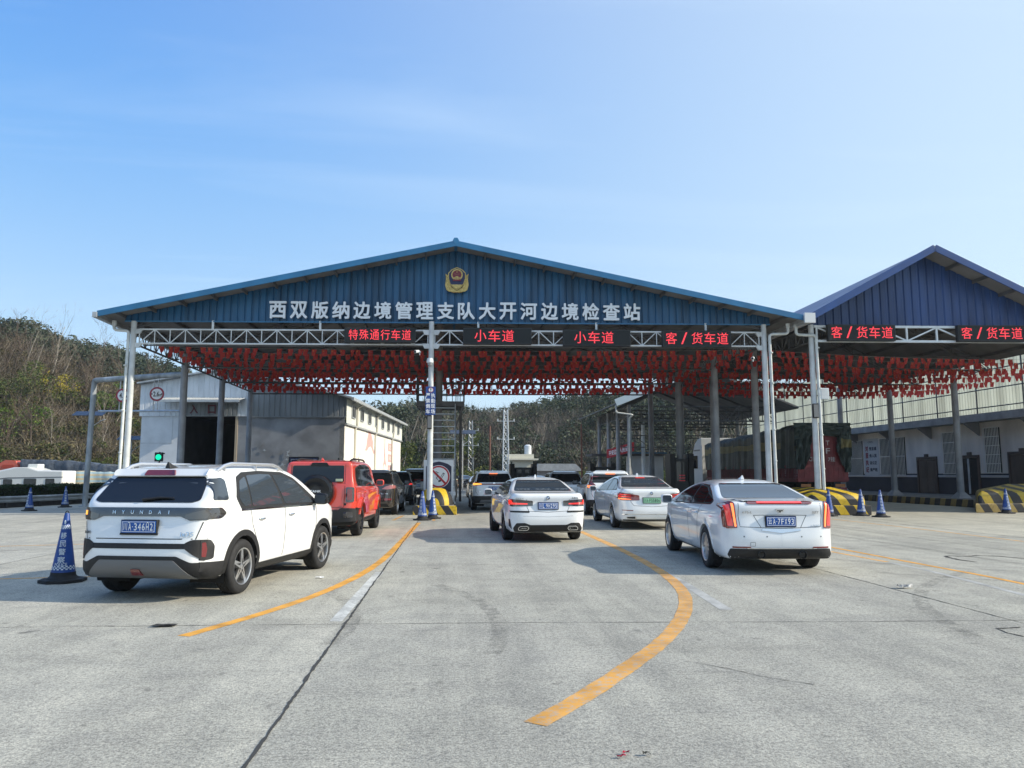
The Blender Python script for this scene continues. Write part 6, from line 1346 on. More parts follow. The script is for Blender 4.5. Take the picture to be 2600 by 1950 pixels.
# cameras
def dome_cam(lab, p):
    t = thing('security_camera', lab, 'camera', p); p = np.array(p, float); mb = MB(); mb.lathe([(0, .16), (.10, .15), (.13, .06), (.13, -.02), (.10, -.03)], p, 16); mb.bar(p+(0, 0, .1), p+(0, .2, .2), .05, .05); mb.build('housing', steel_white, t, smooth=50); mb = MB(); mb.lathe([(.10, -.03), (.09, -.10), (.05, -.15), (0, -.165)], p, 16); mb.build('lens_dome', M('smoked_dome', (.3, .32, .34), .1), t, smooth=60)
def bullet_cam(lab, p, s=1):
    t = thing('security_camera', lab, 'camera', p); p = np.array(p, float); mb = MB(); mb.pipe([p+(0, .25, 0), p+(-s*.05, .05, 0), p+(-s*.16, -.14, -.05)], [.05, .055, .06], 10); mb.bar(p+(0, .2, -.12), p+(0, .2, 0), .04, .04, up=(0, 1, 0)); mb.build('housing', steel_white, t, smooth=40); mb = MB(); mb.tube(p+(-s*.16, -.14, -.05), p+(-s*.17, -.155, -.053), .045, 10); mb.build('lens', gloss, t)
dome_cam('white dome camera on the centre pole under the lattice', SK(-.85, -.25, 5.78)); bullet_cam('small bullet camera left of the centre pole', SK(-1.25, -.3, 6.2)); bullet_cam('small bullet camera left of the right hand canopy pole', SK(11.7, -.3, 6.0))
# two square mounds at the truck lanes
def mound(lab, x0, x1, y0, y1, h0, h1, sk, st, kb):
    t = thing('striped_mound', lab, 'crash mound', ((x0+x1)/2, (y0+y1)/2, 0)); f = lambda x, y, z: np.array([x+sk*(y-y0), y, z])
    b = .12; mb = MB(); mb.hexa([f(x0-b, y0-b, 0), f(x1+b, y0-b, 0), f(x1+b, y1, 0), f(x0-b, y1, 0), f(x0-b, y0-b, .36), f(x1+b, y0-b, .36), f(x1+b, y1, .36), f(x0-b, y1, .36)]); mb.build('kerb', kb, t, smooth=False, bevel=.03)
    mx_ = (x0+x1)/2; yr_ = y0+.9
    base = [f(x0, y0, .36), f(x1, y0, .36), f(x1, y1, .36), f(x0, y1, .36)]; sh_ = [f(x0, y0, h0), f(x1, y0, h0), f(x1, y1, h0), f(x0, y1, h0)]
    tp = [f(mx_-.35, yr_, h1), f(mx_+.35, yr_, h1), f(mx_+.35, y1, h1-.12), f(mx_-.35, y1, h1-.12)]
    mb = MB(); mb.add(base+sh_+tp, [(0, 1, 5, 4), (1, 2, 6, 5), (2, 3, 7, 6), (3, 0, 4, 7), (4, 5, 9, 8), (5, 6, 10, 9), (6, 7, 11, 10), (7, 4, 8, 11), (8, 9, 10, 11)]); mb.build('mound', st, t, smooth=50, bevel=.16)
mound('worn yellow and black striped crash mound under the right canopy poles', 13.40, 15.55, 28.0, 33.5, .74, 1.02, .0, stripes('mound_stripes', (.85, .55, .55), .62), stripes('mound_kerb_stripes', (.85, .5, .55), .62, off=.2))
mound('shaded yellow and black striped mound at the end of the barred building footway', 20.95, 24.4, 29.4, 34.1, .80, 1.12, .69, stripes('mound_stripes_shaded', (.75, .62, .35), .60, c1=(.46, .32, .03)), stripes('mound_kerb_shaded', (.8, .75, .5), .56, c1=(.34, .24, .07)))  # duller yellow: the shade on this mound is put into its paint
t = thing('striped_kerb', 'long yellow and black striped kerb along the barred building footway', 'kerb', (24.05, 50, 0)); mb = MB(); mb.box((23.97, 34.0, 0), (24.15, 79, .345)); mb.build('kerb_stone', stripes('long_kerb_stripes_shaded', (0, 1, .35), .82, c1=(.30, .21, .07)), t, smooth=False, bevel=.02)  # faded yellow, darkened further in the colour for the shade it lies in
# police cones
cone_blue = M('cone_blue', (.013, .062, .27), .45, var=.25, scale=6); cone_white = M('cone_white', (.62, .68, .74), .45)
def cone():
    t = local('police_cone', '', 'cone'); mb = MB()
    mb.prism([(.31*math.cos(math.pi/4*k+math.pi/8), .31*math.sin(math.pi/4*k+math.pi/8)) for k in range(8)], lambda u, v, d: (u, v, d), 0, .045); mb.lathe([(.21, .045), (.18, .075), (.163, .09), (.157, .14)], (0, 0, 0), 24); mb.build('base', rubber, t, smooth=40, bevel=.01)
    rr = lambda z: .153-(z-.14)*(.120/.80); mb = MB(); mb.lathe([(rr(.14), .14), (rr(.94), .94), (.028, .955), (0, .957)], (0, 0, 0), 28); b = mb.build('cone_body', cone_blue, t, smooth=50)
    mb = MB(); mb.pipe([(.022*math.cos(a), 0, .955+.03*math.sin(a)) for a in np.linspace(0, math.pi, 7)], .006, 6); mb.build('lifting_loop', rubber, t)
    mb = MB()
    def wrap(s, z, w, h, bold):
        V, F = text_geo(s, bold, 0, 2); lo = V.min(0); hi = V.max(0); k = w/(hi[0]-lo[0]); ky = h/(hi[1]-lo[1]); P = []
        for v in V:
            zz = z+(v[1]-(lo[1]+hi[1])/2)*ky; r = rr(zz)+.0035+v[2]; a = (v[0]-(lo[0]+hi[0])/2)*k/r; P.append((r*math.sin(a), -r*math.cos(a), zz))
        mb.add(P, F)
    for i, ch in enumerate('移民警察'): wrap(ch, .645-i*.110, .078+i*.006, .088, .012)
    mb.build('cone_lettering', cone_white, b, smooth=False, fix=False); mb = MB(); wrap('POLICE', .25, .165, .042, .012); mb.build('cone_lettering', cone_white, b, smooth=False, fix=False)
    for z0 in (.175, .735):
        mb = MB()
        for j in range(3):
            z = z0+j*.019; r = rr(z)+.003; n = 34
            for k in range(n):
                if (k+j) % 2 == 0:
                    a0, a1 = 2*math.pi*k/n, 2*math.pi*(k+1)/n; mb.add([(r*math.cos(a0), r*math.sin(a0), z), (r*math.cos(a1), r*math.sin(a1), z), (r*math.cos(a1)*.985, r*math.sin(a1)*.985, z+.019), (r*math.cos(a0)*.985, r*math.sin(a0)*.985, z+.019)], [(0, 1, 2, 3)])
        mb.build('checker_band', cone_white, b, smooth=False, fix=False)
    mb = MB(); r = rr(.83)+.003; mb.add([(r*math.sin(a)*(.9 if k % 2 else 1), -r*math.cos(a)-.001, .83+.032*math.sin(2*math.pi*k/14)) for k, a in enumerate([.24*math.cos(2*math.pi*k/14) for k in range(14)])], [tuple(range(14))])
    mb.build('cone_crest', cone_white, b, smooth=False, fix=False)
    return t
c0_ = cone(); first = True
for x, y, rz, lab in ((-5.45, 11.55, 8, 'large near blue police cone with white characters, left of the white SUV'), (-.94, 25.95, -25, 'blue police cone in front of the striped dome, left one of the pair'), (-.62, 26.75, 40, 'blue police cone in front of the striped dome, right one of the pair'), (13.75, 27.35, 70, 'blue police cone at the worn mound, nearest the white saloon'), (15.02, 27.45, 10, 'blue police cone at the worn mound, middle one of three'), (15.25, 26.55, -10, 'blue police cone at the worn mound, standing nearest the road'), (21.6, 28.7, 0, 'blue police cone against the shaded striped mound by the footway'), (-17.45, 33.75, -20, 'small blue police cone before the guard rail, left of the gantry post'), (-17.75, 37.35, 30, 'small blue police cone before the guard rail, next to the gantry post')):
    c = c0_ if first else copy_tree(c0_); first = False; place(c, (x, y, 0), R(rz)); tag(c, lab, 'cone', 'blue police cones')

# ------------------------------------------------------------------ left side: height gantry, signs, guard rail, hedge, lamps
pole_m = M('blotched_pole', (.36, .39, .41), .5, var=.55, scale=2.2, stretch=(1, 1, .5))
t = thing('height_gantry', 'blotched grey pipe gantry over the left lane holding round limit signs', 'gantry', (-17.3, 38.3, 0))
mb = MB(); elbow_pipe(mb, [(-17.3, 38.3, 0), (-17.22, 38.3, 6.02), (-12.3, 36.2, 6.10)], .125, 14); mb.tube((-17.3, 38.3, 0), (-17.3, 38.3, .04), .26, 12); mb.build('gantry_pipe', pole_m, t, smooth=50)
mb = MB(); mb.tube((-16.9, 38.2, 4.52), (-12.2, 36.2, 4.40), .05, 8); mb.build('crossbar', galv, t)
for u in (.30, .68): q = np.array([-17.2, 38.3, 0])*(1-u)+np.array([-12.3, 36.2, 0])*u; mb = MB(); mb.tube(q+(0, 0, 4.45), q+(0, 0, 6.03), .03, 6); mb.tube(q+(.22, -.09, 4.45), q+(.22, -.09, 6.03), .022, 6); mb.build('hanger', galv, t)
for u, txt, lab, kind in ((.325, '4.5', 'round red ringed height sign reading 4.5m on the gantry, half behind a pole', 0), (.70, '2.6', 'round red ringed width sign reading 2.6m on the gantry', 1)):
    q = np.array([-17.2, 38.3, 0])*(1-u)+np.array([-12.3, 36.2, 0])*u+np.array([.1, -.12, 5.22]); t = thing('limit_sign', lab, 'road sign', q, 'round limit signs'); Qs = lambda a, b, d: q+np.array([a, -d, b])
    mb = MB(); mb.prism(circ(.33), Qs, 0, .02); ds = mb.build('disc', M('ring_red', (.30, .02, .045), .5), t, smooth=False); mb = MB(); mb.prism(circ(.25), Qs, .02, .026); mb.build('sign_face', wh_s, ds, smooth=False)
    mb = MB(); put_text(mb, txt, Qs(-.03, 0, .03), w=.27, h=.24, bold=.025); put_text(mb, 'm', Qs(.16, -.06, .03), w=.09, h=.10, bold=.02)
    for s in (1, -1): mb.prism([(-.07, s*.24), (.07, s*.24), (0, s*.165)] if kind == 0 else [(s*.24, -.06), (s*.24, .06), (s*.18, 0)], Qs, .026, .030)
    mb.build('sign_lettering', ink_black, ds, smooth=False, fix=False)
t = thing('guard_rail', 'long steel guard rail on black posts in front of the clipped hedge', 'guard rail', (-23, 42, 0)); GA = G(0, 1291); GA = GA+(GA-G(300, 1274))*.25; GB = G(0, 1291)+(G(300, 1274)-G(0, 1291))*1.9
d = (GB-GA)/np.linalg.norm(GB-GA); nrm_ = np.array([d[1], -d[0], 0]); mb = MB()
prof_ = [(0, .24), (.04, .28), (.04, .33), (.0, .37), (.0, .40), (.04, .44), (.04, .49), (0, .53)]
vs = []; Ltot = np.linalg.norm(GB-GA)
for s in (0, Ltot): vs += [GA+d*s+nrm_*(a+.06)+np.array([0, 0, b]) for a, b in prof_]
mb.add(vs, [(i, i+1, 9+i, 8+i) for i in range(7)]); mb.build('rail', M('rail_steel', (.33, .35, .36), .45, metal=.4, var=.25, scale=2), t, smooth=40)
for k in range(7): p = GA+d*(k*2.1+.4); mb = MB(); mb.tube(p, p+(0, 0, .50), .06, 8); mb.build('post', trim, t)
mb = MB(); mb.bar(GA+nrm_*-.25+(0, 0, .13), GB+nrm_*-.25+(0, 0, .13), .2, .26); mb.build('kerb_wall', M('black_wall', (.03, .03, .032), .8, var=.4, scale=2), t, smooth=False)
# solar street lamps
panel_m = M('solar_panel', (.025, .03, .045), .25)
def solar_lamp(lab, x, y, h, s=1.0, arm=1, tilt=.45):
    t = thing('solar_lamp', lab, 'street lamp', (x, y, 0), 'solar street lamps'); mb = MB(); mb.tube((x, y, 0), (x, y, h), .06*s, 10, 0, .045*s); mb.tube((x, y, 0), (x, y, .04), .18*s, 10); mb.build('pole', galv, t, smooth=40)
    for q in ((-.62, .62) if True else ()):
        mb = MB(); a = np.array([x+q*s*.98, y, h+.05]); mb.hexa([a+np.array([sx*.58*s, sy*.42*s, sy*tilt*.42*s+dz]) for dz in (-.02, .02) for sx, sy in ((-1, -1), (1, -1), (1, 1), (-1, 1))]); mb.build('solar_panel', panel_m, t, smooth=False)
    for q in ((-1, 1) if arm else (1,)):
        mb = MB(); mb.pipe([(x, y, h-1.2*s), (x+q*.3*s, y, h-.95*s), (x+q*.85*s, y, h-.55*s)], .03*s, 6); mb.build('arm', galv, t, smooth=50); mb = MB(); mb.bar((x+q*.80*s, y, h-.56*s), (x+q*1.25*s, y, h-.38*s), .16*s, .06*s); mb.build('lamp_head', galv, t, smooth=False, bevel=.02)
solar_lamp('solar street lamp on a white pole just left of the gantry post', -21.75, 48.0, 5.1, .75, 0); solar_lamp('lower solar street lamp behind the gantry post', -23.2, 58, 4.1, .8, 0); solar_lamp('twin arm solar street lamp before the far wooded hill, centre', 1.05, 72, 5.4, 1.0)
# traffic signal on the warehouse side
t = thing('traffic_signal', 'small black traffic signal showing round green, with yellow warning triangle below', 'traffic light', (-16.1, 44, 0)); x, y = -16.1, 44.0
mb = MB(); mb.tube((x, y+.1, 0), (x, y+.1, 2.75), .04, 8); mb.build('pole', trim, t); mb = MB(); mb.box((x-.21, y-.08, 2.22), (x+.21, y+.10, 2.72)); mb.box((x+.21, y, 2.62), (x+.30, y+.05, 2.70)); mb.build('lamp_box', trim, t, smooth=False, bevel=.02)
mb = MB(); mb.lathe([(0, -.10), (.10, -.10), (.155, -.085), (.155, -.07)], (x, y, 2.46), 24, 0, 'y'); mb.build('green_lamp', M('signal_green', (0, .3, .15), .4, emit=(.0, .85, .42), estr=1.0), t)
mb = MB(); Q3 = lambda u, v, d: np.array([x+u, y-.05-d, 2.02+v]); mb.prism([(-.21, -.20), (.21, -.20), (0, .17)], Q3, 0, .015, 0); mb.prism([(-.14, -.155), (.14, -.155), (0, .085)], Q3, .015, .02, 1); mb.prism([(-.015, .02), (.015, .02), (.012, -.07), (-.012, -.07)], Q3, .02, .024, 0); mb.prism([(-.013, -.12), (.013, -.12), (.013, -.09), (-.013, -.09)], Q3, .02, .024, 0); mb.build('warning_triangle', [ink_black, M('warning_yellow', (.5, .35, .02), .5)], t, smooth=False)
# black checking machines between the lanes
def machine(lab, x, y, w=1.2, h=2.0, lit=False):
    t = thing('checking_machine', lab, 'machine', (x, y, 0), 'black lane checking machines')
    mb = MB(); mb.box((x-w*.35, y-.5, 0), (x+w*.35, y+.5, h*.9)); mb.build('cabinet', M('machine_black', (.02, .022, .026), .5), t, smooth=False, bevel=.02)
    for s in (-1, 1): mb = MB(); mb.box((x+s*w*.5-.14, y-.6, 0), (x+s*w*.5+.14, y+.4, h)); mb.tube((x+s*w*.5, y, h), (x+s*w*.5, y, h+.14), .05, 6); mb.build('side_column', trim, t, smooth=False, bevel=.02)
    for s in (-1, 1): mb = MB(); mb.box((x+s*w*.17-.12, y-.512, h*.45), (x+s*w*.17+.12, y-.506, h*.84)); mb.build('screen', pane_dark, t, smooth=False)
    if lit:
        mb = MB(); [mb.box((x-.16, y-.52, h*.45+k*.14), (x+.16, y-.515, h*.45+k*.14+.03)) for k in range(3)]; mb.build('red_display', M('dim_red', (.2, .01, .02), .5, emit=(.5, .02, .04), estr=.35), t, smooth=False)
machine('black lane machine behind the white saloon with trapezoid exhausts', 4.35, 47.0, 1.35, 2.15); machine('black lane machine left of the rear shed columns', 9.3, 47.5, 1.3, 2.2); machine('dark lane machine with dim red display under the truck cab', 12.15, 40.5, 1.0, 2.6, True); machine('black lane machine before the sunlit mural wall', -6.3, 47.0, .9, 2.35)
# the slim pale roof beyond the hybrid saloon, and a pale kiosk by the truck
t = thing('blue_awning_kiosk', 'low white kiosk with thin blue edged roof behind the truck cab', 'kiosk', (13.6, 62, 0)); mb = MB(); mb.box((15.6, 66, 0), (18.4, 68, 3.1)); mb.build('wall', render_white, t, smooth=False); mb = MB(); mb.box((12.0, 65.4, 3.12), (18.6, 68.4, 3.28)); mb.build('roof', steel_brown, t, smooth=False); mb = MB(); mb.box((15.0, 65.36, 3.30), (18.6, 65.5, 3.42)); mb.build('roof_edge', blue_trim, t, smooth=False)
# litter
r_ = random.Random(2)
def crumple(name, lab, x, y, s, mt, h=.03):
    mb = MB(); mb.grid(lambda u, v: (x+(u-.5)*s*2+r_.uniform(-.25, .25)*s, y+(v-.5)*s+r_.uniform(-.15, .15)*s, .008+r_.uniform(.1, 1)*h), 4, 3); tag(mb.build(name, mt, smooth=False), lab, 'litter')
lit_red = M('wrapper_red', (.42, .015, .04), .35, var=.5, scale=60)
crumple('sweet_wrapper', 'red sweet wrapper lying flat on near concrete, smaller lower piece', .915, 4.235, .022, lit_red, .014); crumple('sweet_wrapper', 'red sweet wrapper on near concrete, upper piece of the pair', .955, 4.285, .020, lit_red, .016); crumple('dry_leaf', 'dark dry leaf beside the red sweet wrappers', 1.06, 4.26, .022, M('leaf_dark', (.05, .05, .04), .8), .02)
crumple('crushed_can', 'crushed dark can with pale top on the joint right of the saloon', 6.0, 10.0, .10, M('can_mixed', (.35, .35, .34), .4, var=.9, scale=25, metal=.3), .06); crumple('dark_rag', 'flat dark rag on the concrete below the long yellow line', -2.83, 8.12, .11, joint, .015); crumple('paper_scrap', 'white paper scrap on the concrete behind the white SUV wheel', -1.9, 11.6, .06, ink_white, .02)
# ------------------------------------------------------------------ strings of little red flags under both canopies
flag_red = M('flag_red', (.58, .062, .055), .75)
n_ = flag_red.node_tree.nodes; l_ = flag_red.node_tree.links; tr_ = n_.new('ShaderNodeBsdfTranslucent'); tr_.inputs[0].default_value = (.64, .06, .05, 1); mx_ = n_.new('ShaderNodeMixShader'); mx_.inputs[0].default_value = .45
l_.new(n_['Principled BSDF'].outputs[0], mx_.inputs[1]); l_.new(tr_.outputs[0], mx_.inputs[2]); l_.new(mx_.outputs[0], n_['Material Output'].inputs[0])
flag_star = M('flag_star', (.7, .45, .05), .6)
r_ = random.Random(21)
def flag_mesh(i):
    q = random.Random(100+i); mb = MB(); tw = q.uniform(-.7, .7); yaw = q.uniform(-.5, .5); fold = q.choice((0, 0, 0, 0, .5, -.5, .8)); W_, H_ = .215, .27; nu, nv = 3, 4; lift = q.choice((0, 0, 0, .25))
    def fn(u, v):
        d = 1-v; a = yaw*.6+tw*d*1.0; x = (u-.5)*W_*(1-abs(fold)*d*(u if fold > 0 else 1-u)); z = -H_*d*(1-lift*u)+.012*math.sin(u*6+i)*d
        return (x*math.cos(a), x*math.sin(a)+.018*math.sin(u*5+v*3+i), z)
    mb.grid(fn, nu, nv, 0)
    c = np.array(fn(.22, .80)); e = np.array(fn(.34, .80)); f_ = np.array(fn(.22, .70))
    for sgn in (-1, 1):
        n_ = np.cross(e-c, f_-c); n_ = n_/(np.linalg.norm(n_)+1e-9)*.003*sgn; mb.add([c+n_, e+n_, e+(f_-c)+n_, f_+n_], [(0, 1, 2, 3)], 1)
    return mb
FLAGS = [flag_mesh(i) for i in range(10)]
FMESH = [m.mesh('flag', [flag_red, flag_star], None, False, False) for m in FLAGS]
cord_m = M('flag_cord', (.35, .33, .30), .8)
NAMES = ['first', 'second', 'third', 'fourth', 'fifth', 'sixth', 'seventh', 'eighth', 'ninth', 'tenth', 'eleventh', 'twelfth', 'thirteenth']
for row in range(13):
    d = 1.5+row*1.27
    for (xa, xb, lab, za, zb) in ((-11.9, 12.35, 'under the wide blue gable', 6.62, 6.58), (12.55, 29.5, 'under the violet gable', 6.62, 6.55)):
        sg = .10+r_.uniform(0, .12); z0 = r_.uniform(-.06, .06); y_ = lambda x: 29.5-.05*min(x, 13)+d; zf = lambda x: za+(zb-za)*(x-xa)/(xb-xa)+z0-sg*4*(x-xa)*(xb-x)/(xb-xa)**2*(1.6 if xa > 0 else 1)
        t = thing('flag_string', f'string of small red flags {lab}, {NAMES[row]} row behind the lattice', 'bunting', (xa, y_(xa), za), 'red flag strings'); org = np.array([xa, y_(xa), za])
        mb = MB(); mb.pipe([(x, y_(x), zf(x)) for x in np.linspace(xa, xb, 14)], .006, 3); n = int((xb-xa)/.345)
        if row < 6: mb.build('cord', cord_m, t, smooth=False, fix=False)
        for k in range(n):
            x = xa+(k+.5)*(xb-xa)/n+r_.uniform(-.10, .10); i = r_.randrange(10); p = np.array([x, y_(x), zf(x)])
            if r_.random() < .04: continue
            if row < 6:
                o = bpy.data.objects.new('flag', FMESH[i]); COL.objects.link(o); o.parent = t; o.location = p-org; o.rotation_euler = (r_.uniform(-.25, .25), 0, r_.uniform(-.4, .4)); ORG[o.name] = org
            else:
                F_ = FLAGS[i]; b_ = len(mb.v); mb.v.extend([tuple(p+np.array(v)) for v in F_.v]); mb.f.extend([tuple(b_+q for q in f) for f in F_.f]); mb.m.extend([1+m for m in F_.m])
        if row >= 6: mb.build('flags', [cord_m, flag_red, flag_star], t, smooth=False, fix=False)

# ------------------------------------------------------------------ loaded truck in the truck lane
t = thing('tarped_truck', 'long red semi trailer under green tarpaulin with a white cab, waiting in the truck lane', 'truck', (17.55, 43, 0))
TX0, TX1, TY0, TY1 = 16.30, 18.82, 35.4, 48.3
truck_red = M('truck_red', (.17, .018, .022), .55, var=.3, scale=3); tarp_g = M('tarp_green', (.030, .048, .042), .5, var=.4, scale=1.6, bump=.5, bscale=7); tarp_y = M('tarp_yellow', (.22, .19, .08), .6, var=.3, scale=2, bump=.4, bscale=7)
mb = MB(); mb.box((TX0+.05, TY0+.05, 1.15), (TX1-.05, TY1, 1.32)); mb.build('trailer_floor', truck_red, t, smooth=False)
for x in (TX0+.7, TX1-.7): mb = MB(); mb.box((x-.08, TY0+.2, .85), (x+.08, TY1, 1.15)); mb.build('chassis_rail', under, t, smooth=False)
mb = MB(); mb.box((TX0+.10, TY0+.02, 1.32), (TX1-.10, TY0+.10, 3.5))
for k in range(6): x = TX0+.16+k*(TX1-TX0-.32)/5; mb.box((x-.05, TY0-.03, 1.35), (x+.05, TY0+.02, 3.45))
for z in (1.34, 2.0, 2.75): mb.box((TX0+.10, TY0-.022, z), (TX1-.10, TY0+.018, z+.06))
dr = mb.build('rear_doors', truck_red, t, smooth=False)
mb = MB(); mb.box((TX0+.02, TY0-.06, 1.18), (TX1-.02, TY0-.035, 1.95)); [mb.box((TX0+.1+k*.24, TY0-.075, 1.3), (TX0+.15+k*.24, TY0-.061, 1.85)) for k in range(10)]; mb.build('tailboard', truck_red, t, smooth=False)
mb = MB()
for s, x, z, h in (('川', 17.10, 2.23, .22), ('F', 17.86, 2.62, .26), ('7挂', 18.02, 2.23, .22), ('T', 17.86, 3.0, .22), ('C', 16.98, 2.23, .2)): put_text(mb, s, (x, TY0-.036, z), h=h, w=h*.8*len(s), bold=.01)
mb.build('truck_lettering', M('faded_white', (.42, .38, .38), .6), dr, smooth=False, fix=False)
for x in (TX0-.01, TX1+.01):                                   # slatted side boards
    mb = MB()
    for z in (1.25, 1.86): mb.box((x-.03, TY0, z), (x+.03, TY1, z+.08))
    for k in range(74): y = TY0+.1+k*.173; mb.box((x-.02, y, 1.30), (x+.02, y+.06, 1.90))
    mb.build('side_boards', truck_red, t, smooth=False)
def tarp_top(y): q = (y-TY0)/(TY1-TY0); return 3.95-.38*q+.05*math.sin(y*2.1)
q_ = random.Random(5); wob = [q_.uniform(-1, 1) for _ in range(400)]
def tarp(u, v):                                                 # across the load: side, over the top, other side
    y = TY0-.05+(TY1-TY0+.1)*u; zt = tarp_top(y); s = v*3
    f = .06*math.sin(y*5.3+wob[int(v*6)])*(.4+abs(v-.5))+.035*math.sin(y*13+v*7)
    if s < 1: x = TX0-.08-f; z = 1.80+(zt-.25-1.80)*s
    elif s < 2: a = (s-1); x = TX0-.08+(TX1-TX0+.16)*a; z = zt-.25+.25*math.sin(math.pi*a)**.4+f*.4
    else: x = TX1+.08+f; z = zt-.25-(zt-.25-1.80)*(s-2)
    return (x, y, z)
mb = MB(); mb.grid(tarp, 110, 36)
for i, f in enumerate(mb.f):
    c = np.mean([mb.v[k] for k in f], 0)
    if 2.75 < c[2] < 3.12 and c[1] > TY0+1.4: mb.m[i] = 1
tp = mb.build('tarpaulin', [tarp_g, tarp_y], t, smooth=60)
def drape(x0, x1, z0, z1, cut, fy):                               # gathered cloth hanging over the rear
    mb = MB()
    def fn(u, v):
        x = x0+(x1-x0)*u; zz = z0+cut(u)+(z1-z0-cut(u))*v
        return (x, TY0-.16-.07*math.sin(u*17+v*4)-.05*math.sin(u*31-v*9)-.03*math.sin(v*23+u*5)-fy*v*(1-v), zz)
    mb.grid(fn, 26, 22)
    for i, f in enumerate(mb.f):
        c = np.mean([mb.v[k] for k in f], 0)
        if (2.75 < c[2] < 3.2 and (c[0] > 18.45)): mb.m[i] = 1
    return mb.build('tarp_drape', [tarp_g, tarp_y], t, smooth=60)
drape(TX0-.12, 17.0, 1.75, 3.75, lambda u: .9*max(0, u-.55)/.45*.9, .1); drape(18.22, TX1+.12, 1.62, 3.75, lambda u: .8*max(0, .55-u)/.55*1.2, .1); drape(TX0-.12, TX1+.12, 3.12, 3.95, lambda u: .22*math.sin(math.pi*u), .22)
for x in (TX0+.35, TX1-.35):
    for y in (37.0, 38.3, 39.6): mb = MB(); mb.lathe([(.30, -.25), (.48, -.25), (.52, -.2), (.52, .2), (.48, .25), (.30, .25), (.22, .12), (0, .12)], (x, y, .52), 24, 0, 'x'); mb.build('wheel', rubber, t, smooth=40)
mb = MB(); mb.box((TX0+.1, TY0, .72), (TX1-.1, TY0+.12, .90)); rb = mb.build('rear_bumper', truck_red, t, smooth=False)
for x in (TX0+.42, TX1-.42):
    mb = MB(); mb.box((x-.24, TY0-.03, .92), (x+.24, TY0, 1.06)); mb.build('rear_lamp', M('lamp_dull_orange', (.35, .12, .02), .4), rb, smooth=False)
    mb = MB(); mb.lathe([(0, -.03), (.07, -.02), (.08, .02)], (x-.05, TY0-.01, .80), 14, 0, 'y'); mb.build('rear_lamp', lamp_clear if x < 17 else lamp_red, rb)
mb = MB(); mb.box((TX0+.1, TY0+.02, .15), (TX0+.6, TY0+.05, .68)); mb.box((TX1-.6, TY0+.02, .15), (TX1-.1, TY0+.05, .68)); mb.build('mudflap', trim, t, smooth=False)
cabw = M('cab_white', (.62, .64, .65), .35, coat=.6)
mb = MB(); prof = [(49.3, .7), (51.4, .7), (51.45, 1.6), (51.3, 2.35), (51.0, 3.0), (50.6, 3.55), (49.9, 3.86), (49.35, 3.9)]; mb.prism(prof, lambda u, v, d: (d, u, v), TX0-.02, TX1+.02); cab = mb.build('cab', cabw, t, smooth=False, bevel=.06)
for x, sg in ((TX0-.03, -1), (TX1+.03, 1)): mb = MB(); mb.prism(fillet([(50.0, 1.9), (51.15, 1.9), (50.95, 2.75), (50.0, 2.75)], .05), lambda u, v, d: (x+sg*d, u, v), 0, .012); mb.build('side_window', tint, cab, smooth=False); mb = MB(); mb.bar((x+sg*.02, 51.3, 2.6), (x+sg*.28, 51.4, 2.5), .05, .05); mb.box((x+sg*.28-.08, 51.3, 1.75), (x+sg*.28+.08, 51.45, 2.5)); mb.build('side_mirror', trim, cab, smooth=False, bevel=.02)
for x, sg in ((TX0-.03, -1), (TX1+.03, 1)): mb = MB(); mb.prism([(49.5, 3.05), (50.7, 3.05), (50.75, 3.14), (49.5, 3.14)], lambda u, v, d: (x+sg*d, u, v), 0, .01); mb.build('cab_stripe', greyplastic, cab, smooth=False); mb = MB(); mb.box((x-.03, 49.0, .75), (x+.03, 49.32, 3.4)); mb.build('cab_fairing', cabw, cab, smooth=False, bevel=.02)
mb = MB(); mb.prism([(-1.15, 2.0), (1.15, 2.0), (1.05, 2.85), (-1.05, 2.85)], lambda u, v, d: (17.56+u, 51.43-.26*(v-2.0)*1.15+d, v), 0, .02); mb.build('windscreen', tint, cab, smooth=False)
for x in (TX0+.22, TX1-.22): mb = MB(); mb.lathe([(.30, -.2), (.48, -.2), (.52, -.15), (.52, .15), (.48, .2), (.30, .2), (.2, .1), (0, .1)], (x, 50.5, .52), 24, 0, 'x'); mb.build('wheel', rubber, t, smooth=40)

